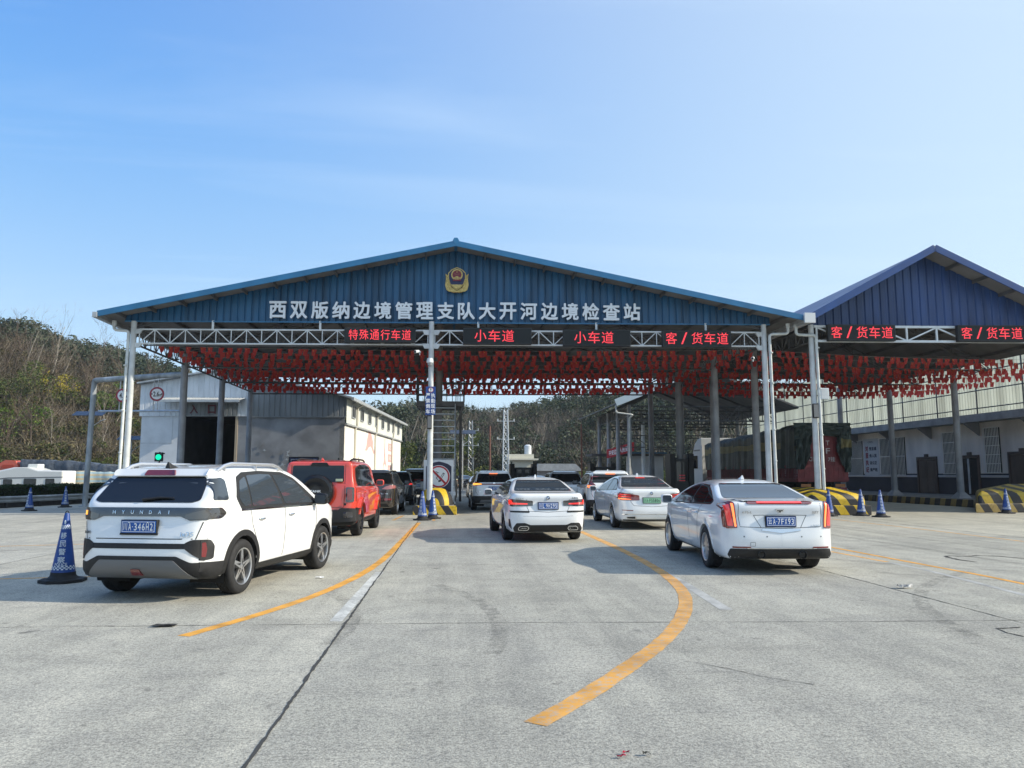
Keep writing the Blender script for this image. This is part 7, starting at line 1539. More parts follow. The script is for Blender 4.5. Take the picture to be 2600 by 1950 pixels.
# ------------------------------------------------------------------ guard by the stair tower
def guard(x, y):
    t = thing('person', 'guard in dark uniform and cap standing beside the stair tower', 'person', (x, y, 0))
    J = dict(pel=(0,0,.95,.15,.11), wai=(0,0,1.08,.14,.10), che=(0,.0,1.32,.18,.12), nk=(0,.0,1.48,.055,.055), nk2=(0,-.01,1.56,.055,.055), hd=(0,-.01,1.68,.085,.10), ht=(0,-.0,1.77,.06,.07),
        hl=(-.10,0,.90,.09,.09), kl=(-.11,-.02,.49,.062,.065), al=(-.11,.01,.09,.042,.05), tl=(-.12,-.15,.04,.04,.03), hr=(.10,0,.90,.09,.09), kr=(.12,-.01,.49,.062,.065), ar=(.13,.02,.09,.042,.05), tr=(.15,-.14,.04,.04,.03),
        sl=(-.20,0,1.41,.062,.062), el=(-.27,.02,1.14,.045,.045), wl=(-.24,-.10,.90,.032,.03), pl=(-.23,-.13,.83,.035,.025), sr=(.20,0,1.41,.062,.062), er=(.27,.03,1.14,.045,.045), wr=(.25,-.08,.89,.032,.03), pr=(.245,-.11,.82,.035,.025))
    E = 'pel-wai wai-che che-nk nk-nk2 nk2-hd hd-ht pel-hl hl-kl kl-al al-tl pel-hr hr-kr kr-ar ar-tr che-sl sl-el el-wl wl-pl che-sr sr-er er-wr wr-pr'.split()
    ks = list(J); me = bpy.data.meshes.new('person'); me.from_pydata([J[k][:3] for k in ks], [tuple(ks.index(a) for a in e.split('-')) for e in E], [])
    fing = []
    o = bpy.data.objects.new('body', me); COL.objects.link(o); sk = o.modifiers.new('skin', 'SKIN'); ss = o.modifiers.new('sub', 'SUBSURF'); ss.levels = ss.render_levels = 2
    if not me.skin_vertices: me.attributes.new('skin', 'FLOAT', 'POINT')
    for i, k in enumerate(ks): me.skin_vertices[0].data[i].radius = J[k][3:5]
    me.skin_vertices[0].data[0].use_root = True
    dg = bpy.context.evaluated_depsgraph_get(); ev = o.evaluated_get(dg); m2 = bpy.data.meshes.new_from_object(ev); bpy.data.objects.remove(o)
    uni = M('uniform_black', (.012, .013, .018), .8); skin = M('skin', (.42, .25, .17), .55)
    m2.materials.clear(); m2.materials.append(uni); m2.materials.append(skin)
    for p in m2.polygons:
        c = p.center; p.material_index = 1 if (c[2] > 1.53 or (c[2] < .875 and abs(c[0]) > .2)) else 0; p.use_smooth = True
    b = bpy.data.objects.new('body', m2); COL.objects.link(b); b.parent = t
    def part(n, mb, mt): oo = bpy.data.objects.new(n, mb.mesh(n, mt, None, 40)); COL.objects.link(oo); oo.parent = t
    mb = MB(); mb.lathe([(.098, 1.71), (.10, 1.76), (.125, 1.80), (.12, 1.82), (0, 1.83)], (0, -.0, 0), 16); mb.prism([(-.08, -.08), (.08, -.08), (.05, -.17), (-.05, -.17)], lambda u, v, d: (u, v, 1.715+d+v*.12+.02), 0, .01); part('cap', mb, uni)
    mb = MB(); mb.lathe([(.205, 1.16), (.21, 1.22)], (0, 0, 0), 20); mb.v = [(a, b_*.74, c) for a, b_, c in mb.v]; part('reflective_band', mb, M('reflective', (.5, .52, .4), .4))
    mb = MB()
    for s in (-1, 1): mb.lathe([(0, -.012), (.012, -.008), (.012, .0)], (s*.033, -.104, 1.70), 8, 0, 'y')
    part('eyes', mb, ink_black)
    mb = MB()
    for sg, hx, hy, hz in ((-1, -.23, -.13, .83), (1, .245, -.11, .82)):
        for k, L in enumerate((.065, .075, .07, .055)): mb.pipe([(hx, hy+(k-1.5)*.018, hz-.02), (hx-sg*.008, hy+(k-1.5)*.02, hz-.02-L*.6), (hx-sg*.02, hy+(k-1.5)*.02, hz-.02-L)], [.009, .0085, .007], 6)
        mb.pipe([(hx-sg*.02, hy-.03, hz), (hx-sg*.035, hy-.05, hz-.04)], [.010, .008], 6)
    part('fingers', mb, skin)
    return t
guard(.22, 50.6)

# ------------------------------------------------------------------ parked vehicles beyond the hedge (they stand on the lower lane)
LOW = -.90
t = thing('lorry', 'orange red lorry cab with dark tarpaulined load parked beyond the hedge', 'truck', (-41, 80, LOW))
orange_p = M('lorry_orange', (.62, .07, .02), .35, coat=.6); tarp_d = M('tarp_slate', (.085, .10, .125), .5, var=.4, scale=2.5, bump=.9, bscale=5)
def OB(c, ang):                                                   # local frame on the lower lane
    ca, sa = math.cos(ang), math.sin(ang); return lambda u, v, w: np.array([c[0]+u*ca-v*sa, c[1]+u*sa+v*ca, LOW+w])
L = OB((-43.0, 79.8), R(-3))
mb = MB(); mb.prism([(-1.3,.6),(1.2,.6),(1.2,3.0),(.9,3.75),(-.2,3.8),(-.7,3.5),(-1.15,2.9),(-1.3,1.8)], lambda u, v, d: L(u, d, v), -1.2, 1.2); cb = mb.build('cab', orange_p, t, smooth=False, bevel=.06)
for d0, d1 in ((-1.23, -1.2),): mb = MB(); mb.prism([(-1.0,1.75),(.3,1.75),(.3,2.6),(-.75,2.6)], lambda u, v, d: L(u, d, v), d0, d1); mb.build('side_window', tint, cb, smooth=False)
mb = MB(); mb.prism([(-.55,3.0),(.8,3.0),(.7,3.35),(-.3,3.35)], lambda u, v, d: L(u, d, v), -1.235, -1.21); mb.build('cab_panel', M('lorry_orange_dark', (.45, .05, .02), .4), cb, smooth=False)
def lump(fr_, u0, u1, v0, v1, z0, ztop, amp, nu=40, nv=20, seed=1):
    q = random.Random(seed); ph = [q.uniform(0, 6) for _ in range(8)]; mb = MB()
    def fn(a, b):
        u = u0+(u1-u0)*a; s = b*3; zt = ztop(a); f = amp*(math.sin(u*3.1+ph[0]+s*2)+.6*math.sin(u*7.3+s*5+ph[1])+.4*math.sin(u*13+s*11+ph[2]))
        if s < 1: return fr_(u, v0-f, z0+(zt-z0)*s)
        if s < 2: return fr_(u, v0+(v1-v0)*(s-1), zt+f*.8)
        return fr_(u, v1+f, z0+(zt-z0)*(3-s))
    mb.grid(fn, nu, nv); mb.add([fn(0, b/20) for b in range(21)], [tuple(range(21))]); mb.add([fn(1, b/20) for b in range(21)], [tuple(range(21))]); return mb
lump(L, 1.35, 9.6, -1.25, 1.25, 1.0, lambda a: 3.85-.5*a**2, .05).build('tarpaulin', tarp_d, t, smooth=60)
mb = MB(); [mb.lathe([(.48, -.2), (.52, -.1), (.52, .1), (.48, .2), (0, .15)], L(u, s, .52), 16, 0, 'y') for u in (-.4, 3.5, 5.5) for s in (-1,)]; mb.build('wheel', rubber, t, smooth=40)
t = thing('tarp_stack', 'second slate tarpaulined load next to the gantry post beyond the hedge', 'covered load', (-33, 79, LOW)); L = OB((-33.0, 78.6), R(-2)); lump(L, -2.4, 2.3, -1.2, 1.2, 0, lambda a: 3.25, .05, seed=4).build('tarpaulin', tarp_d, t, smooth=60)
# motorhome
t = thing('motorhome', 'white motorhome with dark roof window parked beyond the hedge', 'motorhome', (-37.6, 73.2, LOW)); L = OB((-37.7, 73.3), R(-3)); mh = M('motorhome_white', (.74, .74, .70), .35, coat=.5)
mb = MB(); mb.prism([(-3.0,.4),(3.2,.4),(3.2,2.75),(1.0,2.80),(.2,3.05),(-1.2,3.05),(-2.5,2.75),(-3.05,2.35),(-3.1,2.05),(-2.6,1.85),(-2.9,1.2),(-3.2,.9)], lambda u, v, d: L(u, d, v), -1.15, 1.15); body = mb.build('body', mh, t, smooth=False, bevel=.12)
mb = MB(); mb.prism([(-2.2,2.86),(-1.1,3.09),(-.4,3.09),(-1.6,2.92)], lambda u, v, d: L(u, d, v-.02), -.6, .6); mb.build('roof_window', tint, body, smooth=False)
for a, b, c, d in ((-2.0, -1.2, 1.35, 2.0), (-.2, .9, 1.5, 2.05), (1.7, 2.5, 1.5, 2.05)): mb = MB(); mb.prism(fillet([(a,c),(b,c),(b,d),(a,d)], .1), lambda u, v, q: L(u, -1.155-q, v), 0, .02); mb.build('side_window', tint, body, smooth=False)
mb = MB(); mb.prism([(-3.0,1.9),(-1.6,2.05),(3.2,2.15),(3.2,2.22),(-1.6,2.15),(-3.0,2.0)], lambda u, v, q: L(u, -1.152-q, v), 0, .01); mb.build('side_stripe', greyplastic, body, smooth=False)
mb = MB(); mb.prism([(-.4,2.95),(.6,2.95),(.6,3.35),(-.3,3.35)], lambda u, v, d: L(u, d, v), -.5, .5); mb.build('roof_unit', mh, body, smooth=False, bevel=.06)
mb = MB(); [mb.lathe([(.32, -.1), (.36, -.05), (.36, .08), (0, .1)], L(u, -1.05, .36), 16, 0, 'y') for u in (-2.0, 1.7)]; mb.build('wheel', rubber, t, smooth=40)
# striped sheet over a stack
t = thing('striped_stack', 'goods stack under pale blue and cream striped sheeting beyond the hedge', 'covered load', (-32.3, 75, LOW)); L = OB((-32.6, 75.2), R(-3))
st = stripes('striped_sheet', (0, 0, 1), .38, c1=(.62, .52, .34), c2=(.42, .56, .60), wear=.3)
lump(L, -1.95, 3.0, -1.0, 1.0, 0, lambda a: 2.75-.25*a, .035, seed=9).build('sheeting', st, t, smooth=60)

# ------------------------------------------------------------------ far things seen under the canopies
def tower(lab, x, y, h, w, mt):
    t = thing('lattice_tower', lab, 'tower', (x, y, 0)); n = int(h/.75)
    f = lambda i: w*(1-.45*i/n)/2
    legs = [(-1,-1),(1,-1),(1,1),(-1,1)]
    for a in legs: mb = MB(); mb.tube((x+a[0]*f(0), y+a[1]*f(0), 0), (x+a[0]*f(n), y+a[1]*f(n), h), .05, 5); mb.build('leg', mt, t)
    mb = MB()
    for i in range(n):
        z0, z1 = h*i/n, h*(i+1)/n
        for k in range(4):
            a, b = legs[k], legs[(k+1) % 4]; mb.tube((x+a[0]*f(i), y+a[1]*f(i), z0), (x+b[0]*f(i+1), y+b[1]*f(i+1), z1), .018, 4, cap=False); mb.tube((x+b[0]*f(i), y+b[1]*f(i), z0), (x+a[0]*f(i+1), y+a[1]*f(i+1), z1), .018, 4, cap=False); mb.tube((x+a[0]*f(i), y+a[1]*f(i), z0), (x+b[0]*f(i), y+b[1]*f(i), z0), .015, 4, cap=False)
    mb.build('bracing', mt, t)
    for z in (h*.62, h*.85): mb = MB(); mb.bar((x-1.0, y-.2, z), (x+1.0, y-.2, z), .06, .06); [mb.tube((x+s*.9, y-.2, z), (x+s*.9, y-.2, z+.25), .05, 6) for s in (-1, 1)]; mb.build('cross_arm', mt, t, smooth=False)
tower('pale lattice power tower before the wooded hill, beside the far cottage', 6.0, 85, 8.7, .75, steel_white); tower('grey lattice tower among the far trees behind the stair tower', 2.4, 96, 8.2, .7, galv)
for k, (z, dz) in enumerate(((7.4, .0), (5.4, .2))):
    t = thing('power_line', ('upper' if k == 0 else 'lower')+' thin power line running right from the pale lattice tower', 'power line', (7, 85, z)); mb = MB(); mb.pipe([(6.9+u*44, 84.8-u*6, z+u*1.0-.9*4*u*(1-u)) for u in np.linspace(0, 1, 18)], .018, 4); mb.build('wire', trim, t)
t = thing('cottage', 'small cream flat roofed cottage with water tank below the wooded hill', 'cottage', (8.2, 92, 0)); cream = M('cottage_cream', (.62, .60, .50), .8)
mb = MB(); mb.box((6.6, 90.5, 0), (9.6, 94, 3.2)); mb.build('wall', cream, t, smooth=False); mb = MB(); mb.box((6.4, 89.9, 3.2), (10.2, 94.3, 3.38)); mb.build('roof_slab', cream, t, smooth=False); mb = MB(); mb.box((6.5, 90.4, 3.38), (9.7, 94, 3.9)); mb.build('parapet', cream, t, smooth=False); mb = MB(); mb.lathe([(.42, 0), (.42, 1.0), (.2, 1.15), (0, 1.15)], (9.1, 91.5, 3.9), 16); mb.build('water_tank', steel_white, t)
mb = MB(); mb.box((7.6, 90.46, 1.2), (8.5, 90.49, 2.3)); mb.build('window', pane_dark, t, smooth=False)
t = thing('tin_shed', 'low grey tin shed behind bushes at the far road end', 'shed', (12, 84, 0)); mb = MB(); mb.box((9.2, 82, 0), (13.6, 87, 1.9)); mb.build('wall', render_grey, t, smooth=False); mb = MB(); mb.prism([(9.0, 1.9), (14.0, 1.9), (13.2, 2.65), (9.2, 2.65)], lambda u, v, d: (u, d, v), 81.5, 87.5); mb.build('roof', zinc, t, smooth=False)
# ------------------------------------------------------------------ hills and vegetation
EDGE = [(-75.0, -40.0), (-40.0, 20.0), (-25.6, 44.9), (-21.3, 53.6), (-19.3, 82.0), (-19.0, 400.0)]
def sd_edge(x, y):                                                  # metres to the left of the yard's edge (positive = beyond it)
    x = np.asarray(x, float); y = np.asarray(y, float); best = np.full(x.shape, 1e9); sg = np.ones(x.shape)
    for (ax, ay), (bx, by) in zip(EDGE, EDGE[1:]):
        ex, ey = bx-ax, by-ay; L = math.hypot(ex, ey); t = np.clip(((x-ax)*ex+(y-ay)*ey)/L**2, 0, 1); dx, dy = x-ax-ex*t, y-ay-ey*t; d = np.hypot(dx, dy)
        s = np.sign(ex*dy-ey*dx); up = d < best; best = np.where(up, d, best); sg = np.where(up, s, sg)
    return best*sg
def sms(a, b, x): t = np.clip((x-a)/(b-a), 0, 1); return t*t*(3-2*t)
def wob2(x, y): return np.sin(x*.11+1.3)*np.cos(y*.083+.4)+.5*np.sin(x*.23+y*.19)+.3*np.sin(x*.47-y*.41+2)
FOOT = [(-160.0, 10.0), (-58.0, 76.0), (-32.0, 92.0), (-4.0, 104.0), (260.0, 104.0)]   # where the hills begin to rise
def sd_foot(x, y):
    global EDGE
    keep = EDGE; EDGE = FOOT; r = sd_edge(x, y); EDGE = keep; return r
def terrain(x, y):
    x = np.asarray(x, float); y = np.asarray(y, float); s = sd_edge(x, y); f = sd_foot(x, y); n = wob2(x, y)
    low = np.where(s > 0, -.95*sms(.3, 3.0, s), -.35*sms(0, .5, -s))
    H = np.interp(x, [-120, -64, -44, -28, -8, 6, 14, 24, 60], [25, 19.6, 12.8, 8.2, 9.5, 8.0, 9.5, 12, 14])
    return low+(H+.9*n)*sms(-1, 36+2*n, f)+.02*np.maximum(f-38, 0)
hill_m = M('hill_soil', (.075, .062, .038), .95, var=.5, scale=.25, bump=.4, bscale=2)
xs = np.concatenate([np.linspace(-300, -110, 10)[:-1], np.linspace(-110, 60, 110), np.linspace(60, 260, 14)[1:]]); ys = np.concatenate([np.linspace(-40, 30, 15)[:-1], np.linspace(30, 190, 100), np.linspace(190, 420, 14)[1:]])
XX, YY = np.meshgrid(xs, ys, indexing='ij'); ZZ = terrain(XX, YY)
mb = MB(); n1, n2 = XX.shape; mb.v = list(map(tuple, np.stack([XX.ravel(), YY.ravel(), ZZ.ravel()], 1))); mb.f = [(i*n2+j, (i+1)*n2+j, (i+1)*n2+j+1, i*n2+j+1) for i in range(n1-1) for j in range(n2-1)]; mb.m = [0]*len(mb.f)
tag(mb.build('hillside', hill_m, smooth=True), kind='structure')

def leaf_mat(name, cols, transl=.25, nscale=.5, rough=.6):
    m = bpy.data.materials.new(name); m.use_nodes = True; t = m.node_tree; n = t.nodes; l = t.links; b = n['Principled BSDF']; b.inputs['Roughness'].default_value = rough; b.inputs['Specular IOR Level'].default_value = .25
    g = n.new('ShaderNodeNewGeometry'); c = n.new('ShaderNodeTexCoord'); z = n.new('ShaderNodeTexNoise'); l.new(c.outputs['Object'], z.inputs['Vector']); z.inputs['Scale'].default_value = nscale; z.inputs['Detail'].default_value = 3
    a = n.new('ShaderNodeMath'); a.operation = 'MULTIPLY_ADD'; l.new(g.outputs['Random Per Island'], a.inputs[0]); a.inputs[1].default_value = .55; 
    s = n.new('ShaderNodeMath'); s.operation = 'MULTIPLY_ADD'; l.new(z.outputs[0], s.inputs[0]); s.inputs[1].default_value = 1.3; s.inputs[2].default_value = -.42; l.new(s.outputs[0], a.inputs[2])
    r = n.new('ShaderNodeValToRGB'); l.new(a.outputs[0], r.inputs[0]); e = r.color_ramp.elements
    e[0].position = 0; e[0].color = (*cols[0], 1); e[1].position = 1; e[1].color = (*cols[-1], 1)
    for i in range(1, len(cols)-1): q = e.new(i/(len(cols)-1)); q.color = (*cols[i], 1)
    l.new(r.outputs[0], b.inputs['Base Color'])
    if transl:
        tr = n.new('ShaderNodeBsdfTranslucent'); l.new(r.outputs[0], tr.inputs[0]); mx = n.new('ShaderNodeMixShader'); mx.inputs[0].default_value = transl; l.new(b.outputs[0], mx.inputs[1]); l.new(tr.outputs[0], mx.inputs[2]); l.new(mx.outputs[0], n['Material Output'].inputs[0])
    return m
def fast_mesh(name, V, nper, mat, parent=None, kind=None, org=None):
    """V: (faces*nper, 3) loose polygons of nper corners"""
    me = bpy.data.meshes.new(name); V = np.ascontiguousarray(V, dtype=np.float32)
    if org is not None: V = V-np.asarray(org, dtype=np.float32)
    n = len(V); me.vertices.add(n); me.vertices.foreach_set('co', V.ravel()); me.loops.add(n); me.loops.foreach_set('vertex_index', np.arange(n, dtype=np.int32))
    me.polygons.add(n//nper); me.polygons.foreach_set('loop_start', np.arange(0, n, nper, dtype=np.int32)); me.polygons.foreach_set('loop_total', np.full(n//nper, nper, dtype=np.int32)); me.update(calc_edges=True); me.validate()
    me.materials.append(mat); o = bpy.data.objects.new(name, me); COL.objects.link(o)
    if parent is not None: o.parent = parent
    if kind: o['kind'] = kind
    return o
def unit(n): v = rng.normal(size=(n, 3)); return v/np.linalg.norm(v, axis=1, keepdims=True)
def leaves(C, size, up=.4, asp=.55):
    """a lance-shaped leaf (4 corners) at each centre C"""
    n = len(C); d = unit(n); d[:, 2] = d[:, 2]*.7; d /= np.linalg.norm(d, axis=1, keepdims=True); q = unit(n); q[:, 2] += up; s = np.cross(d, q); s /= np.linalg.norm(s, axis=1, keepdims=True)+1e-9
    L = (size*rng.uniform(.6, 1.3, n))[:, None]; return np.stack([C-d*L*.5, C+s*L*asp*.5, C+d*L*.5, C-s*L*asp*.5], 1).reshape(-1, 3)
def crown_cloud(n, rx, rz, lobes, seed):
    r = np.random.default_rng(seed); cen = r.normal(size=(lobes, 3))*[rx*.55, rx*.55, rz*.40]; rad = r.uniform(.30, .62, lobes)*rx; k = r.integers(0, lobes, n); d = r.normal(size=(n, 3)); d /= np.linalg.norm(d, axis=1, keepdims=True)
    return cen[k]+d*(rad[k]*r.uniform(.35, 1.0, n)**.45)[:, None]*[1, 1, .8]
def sticks(P, Dv, L, w):
    """thin upright triangles for twigs and blades"""
    n = len(P); s = np.cross(Dv, unit(n)); s /= np.linalg.norm(s, axis=1, keepdims=True)+1e-9; return np.stack([P-s*w[:, None], P+s*w[:, None], P+Dv*L[:, None]], 1).reshape(-1, 3)
bush_m = leaf_mat('bush_leaves', [(.024, .038, .013), (.058, .086, .022), (.115, .14, .036), (.20, .195, .06)], .3)
dry_m = leaf_mat('dry_twigs', [(.075, .058, .042), (.15, .12, .085), (.24, .205, .15), (.36, .31, .24)], .1, .35)
forest_m = leaf_mat('forest_leaves', [(.022, .033, .024), (.042, .060, .038), (.072, .092, .054), (.12, .13, .08)], .2, .12)
greyf_m = leaf_mat('dry_forest_twigs', [(.06, .052, .045), (.11, .098, .082), (.17, .15, .125), (.24, .215, .18)], .1, .15)
blade_m = leaf_mat('long_grass', [(.05, .06, .018), (.12, .125, .035), (.22, .20, .07), (.34, .29, .12)], .3, .4)
hedge_m = leaf_mat('hedge_leaves', [(.008, .016, .006), (.018, .036, .010), (.032, .060, .016), (.06, .085, .03)], .2, 1.2)
dryleaf_m = leaf_mat('dry_leaves', [(.032, .034, .018), (.072, .068, .034), (.13, .115, .055), (.21, .175, .085)], .25, .35)

def scatter(n, xr, yr, ok):
    P = np.stack([rng.uniform(*xr, n), rng.uniform(*yr, n)], 1); return P[ok(P[:, 0], P[:, 1])]
def seen_left(x, y): return (x > -.68*y-6) & (x < -.20*y-2)
# --- left hillside: dry twiggy scrub high up, green bushes and long grass low down
T_dry = []
for k in range(5):
    r = np.random.default_rng(50+k); n = 150; base = r.normal(size=(n, 3))*[.45, .45, .1]; Dv = r.normal(size=(n, 3))*[.9, .9, .4]+[0, 0, .55]; Dv /= np.linalg.norm(Dv, axis=1, keepdims=True); st = base+Dv*r.uniform(0, 1.1, n)[:, None]+[0, 0, .1]; T_dry.append(sticks(st, Dv, r.uniform(.35, 1.2, n), r.uniform(.007, .018, n)))
def merge(T, P, S, zs=0.0):
    out = []
    for (x, y), s in zip(P, S):
        t = T[rng.integers(len(T))]; a = rng.uniform(0, 6.28); c, sn = math.cos(a), math.sin(a); q = t*s; out.append(np.stack([q[:, 0]*c-q[:, 1]*sn+x, q[:, 0]*sn+q[:, 1]*c+y, q[:, 2]+float(terrain(x, y))+zs*s], 1))
    return np.concatenate(out)
P = scatter(9000, (-100, -16), (74, 136), lambda x, y: seen_left(x, y) & (sd_foot(x, y) > 9) & (sd_foot(x, y) < 37) & (x < -30-.10*(y-90)))
fast_mesh('hillside_scrub', merge(T_dry, P, rng.uniform(1.0, 2.4, len(P))), 3, dry_m, kind='stuff')
T_dl = [leaves(crown_cloud(240, 1.0, .9, 7, 90+k)+[0, 0, .8], .22) for k in range(4)]
P = scatter(4200, (-100, -16), (74, 136), lambda x, y: seen_left(x, y) & (sd_foot(x, y) > 8) & (sd_foot(x, y) < 36))
fast_mesh('dry_bushes', merge(T_dl, P, rng.uniform(.8, 2.0, len(P))), 4, dryleaf_m, kind='stuff')
T_bush = [leaves(crown_cloud(420, 1.0, .9, 8, 10+k)+[0, 0, .8], .18) for k in range(5)]
P = scatter(3800, (-95, -14), (70, 130), lambda x, y: seen_left(x, y) & (sd_foot(x, y) > -2) & (sd_foot(x, y) < 20+5*np.sin(x*.35+y*.2)+3*np.sin(x*.9)))
fast_mesh('hillside_bushes', merge(T_bush, P, rng.uniform(.8, 1.9, len(P))), 4, bush_m, kind='stuff')
T_gr = []
for k in range(4):
    r = np.random.default_rng(70+k); n = 80; base = r.normal(size=(n, 3))*[.3, .3, .02]; Dv = r.normal(size=(n, 3))*[.6, .6, .1]+[0, 0, .7]; Dv /= np.linalg.norm(Dv, axis=1, keepdims=True); T_gr.append(sticks(base, Dv, r.uniform(.7, 1.7, n), r.uniform(.02, .045, n)))
P = scatter(2600, (-95, -16), (70, 125), lambda x, y: seen_left(x, y) & (sd_foot(x, y) > -3) & (sd_foot(x, y) < 17))
fast_mesh('long_grass', merge(T_gr, P, rng.uniform(.7, 1.4, len(P))), 3, blade_m, kind='stuff')
# --- forest on the far hills
T_for = [leaves(crown_cloud(420, 1.5, 1.7, 12, 30+k)+[0, 0, 1.9], .36) for k in range(6)]
P1 = scatter(6500, (-110, -10), (88, 190), lambda x, y: (x > -.66*y-6) & (x < -.10*y-2) & (((sd_foot(x, y) > 33) & (sd_foot(x, y) < 75)) | ((x > -32-.10*(y-90)) & (sd_foot(x, y) > 3) & (sd_foot(x, y) < 60))))
fast_mesh('far_forest', merge(T_for, P1, rng.uniform(.8, 1.6, len(P1))), 4, forest_m, kind='stuff')
P2 = scatter(3000, (-30, 66), (105, 168), lambda x, y: (x > -.16*y-2))
sel = rng.random(len(P2)); dry = (sel < .42+.30*np.sin(P2[:, 0]*.13+P2[:, 1]*.05))
fast_mesh('back_forest', merge(T_for, P2[~dry], rng.uniform(.8, 1.6, (~dry).sum())), 4, forest_m, kind='stuff')
T_gd = []
for k in range(5):
    r = np.random.default_rng(150+k); n = 230; base = r.normal(size=(n, 3))*[.6, .6, .1]; Dv = r.normal(size=(n, 3))*[.45, .45, .25]+[0, 0, .8]; Dv /= np.linalg.norm(Dv, axis=1, keepdims=True); T_gd.append(sticks(base+Dv*r.uniform(0, 2.6, n)[:, None], Dv, r.uniform(.7, 1.8, n), r.uniform(.012, .028, n)))
fast_mesh('bare_forest', merge(T_gd, P2[dry], rng.uniform(.9, 1.7, dry.sum())), 3, greyf_m, kind='stuff')
P3 = scatter(420, (-14, 34), (88, 104), lambda x, y: (np.abs(x-7.5) > 3.5) | (y > 97))
fast_mesh('roadside_bushes', merge(T_bush, P3, rng.uniform(.8, 1.7, len(P3))), 4, bush_m, kind='stuff')
# --- clipped hedge behind the guard rail
t = thing('clipped_hedge', 'long clipped dark green hedge behind the guard rail', 'hedge', (-20, 40, 0)); HA = GA+nrm_*-1.0; n = 26000; u = rng.uniform(0, Ltot, n); fc = rng.random(n); v = np.where(fc < .45, -.45+rng.normal(0, .03, n), rng.uniform(-.5, .5, n)); z = np.where(fc < .45, rng.uniform(.05, .95, n), .95+rng.normal(0, .03, n)+.04*np.sin(u*1.9))
Pn = HA[None, :]+d_[None, :]*u[:, None] if False else HA[None, :]+((GB-GA)/Ltot)[None, :]*u[:, None]-nrm_[None, :]*v[:, None]*-1
Pn = HA[None, :]+((GB-GA)/Ltot)[None, :]*u[:, None]+nrm_[None, :]*(-v)[:, None]; Pn[:, 2] = z
fast_mesh('hedge_leaves', leaves(Pn, .085), 4, hedge_m, t, org=(-20, 40, 0))
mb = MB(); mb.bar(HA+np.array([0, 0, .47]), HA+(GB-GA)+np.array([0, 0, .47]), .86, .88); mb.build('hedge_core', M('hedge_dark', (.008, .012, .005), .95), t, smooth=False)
# --- bare trees: each a thing of its own
bark_pale = M('bark_pale', (.34, .31, .26), .85, var=.35, scale=3); bark_brown = M('bark_brown', (.11, .085, .065), .9, var=.35, scale=3); twig_pale = M('twig_pale', (.24, .20, .155), .9); twig_brown = M('twig_brown', (.12, .088, .065), .9)
def bare_tree(seed, h, lean, pale):
    q = random.Random(seed); tr = MB(); tw = MB()
    def grow(p, d, L, r, lv, mb):
        n = 4 if lv < 2 else 3; pts = [p]; dd = np.array(d, float)
        for i in range(n): dd = dd+np.array([q.gauss(0, .10), q.gauss(0, .10), q.gauss(.03, .05)]); dd /= np.linalg.norm(dd); pts.append(pts[-1]+dd*L/n)
        mb.pipe(pts, [r*(1-.75*i/n) for i in range(n+1)], 5 if lv == 0 else 3, cap=False)
        if lv >= 3: return
        for k in range((9, 5, 4)[lv]):
            tt = q.uniform(.35 if lv == 0 else .2, 1); i = min(n-1, int(tt*n)); b = pts[i]+(pts[i+1]-pts[i])*(tt*n-i); a = q.uniform(0, 6.28); sp = q.uniform(.35, .8); nd_ = dd*.9+np.array([math.cos(a)*sp, math.sin(a)*sp, q.uniform(0, .35)]); nd_ /= np.linalg.norm(nd_)
            grow(b, nd_, L*q.uniform(.32, .5)*(1.15-.3*tt), max(.008, r*(1-.75*tt)*.6), lv+1, tw)
    grow(np.array([0, 0, -.3]), (lean, q.uniform(-.1, .1), 1), h, h*.011+.02, 0, tr)
    return tr.mesh('trunk', bark_pale if pale else bark_brown, None, False, False), tw.mesh('crown', twig_pale if pale else twig_brown, None, False, False)
VAR = [bare_tree(300+i, h, ln, pl) for i, (h, ln, pl) in enumerate(((9.5, .12, True), (8.0, -.05, True), (10.5, .25, True), (7.0, .05, False), (8.5, -.1, False), (6.0, .1, False)))]
def put_tree(i, x, y, s, lab, grp):
    t = thing('bare_tree', lab, 'tree', (x, y, float(terrain(x, y))), grp); t.scale = (s, s, s); t.rotation_euler = (0, 0, rng.uniform(0, 6.28) if i not in (0, 2) else rng.uniform(-.3, .3))
    for nm, me in zip(('trunk', 'crown'), VAR[i]): o = bpy.data.objects.new(nm, me); COL.objects.link(o); o.parent = t
P = scatter(900, (-95, -18), (78, 132), lambda x, y: seen_left(x, y) & (sd_foot(x, y) > 8) & (sd_foot(x, y) < 38))
for x, y in P[:110]:
    i = int(rng.choice([1, 3, 4, 5, 3, 4])); pale = i < 3
    put_tree(i, x, y, rng.uniform(.6, 1.05), 'leafless pale barked tree on the dry left hillside' if pale else 'leafless brown twiggy tree on the dry left hillside', 'pale leafless hillside trees' if pale else 'brown leafless hillside trees')
def at_slope(px, py, d0=70, d1=150):                               # first point of the hillside behind a point of the photograph
    r0 = ray(px, py)/1950.
    for d in np.linspace(d0, d1, 400):
        p = EYE+r0*d
        if terrain(p[0], p[1]) > p[2]: return p
    return EYE+r0*d1
for px, py, i, s, lab in ((122, 990, 2, .9, 'tallest pale leaning leafless tree on the left hillside'), (52, 985, 0, .85, 'pale leafless tree left of the tallest leaning one'), (75, 1000, 0, .75, 'pale leafless tree in a clump below the hill crest'), (150, 995, 0, .6, 'short pale leafless tree right of the tallest leaning one'), (300, 1010, 1, .75, 'pale leafless tree behind the canopy corner pole')):
    p = at_slope(px, py); put_tree(i, p[0], p[1], s, lab, None)
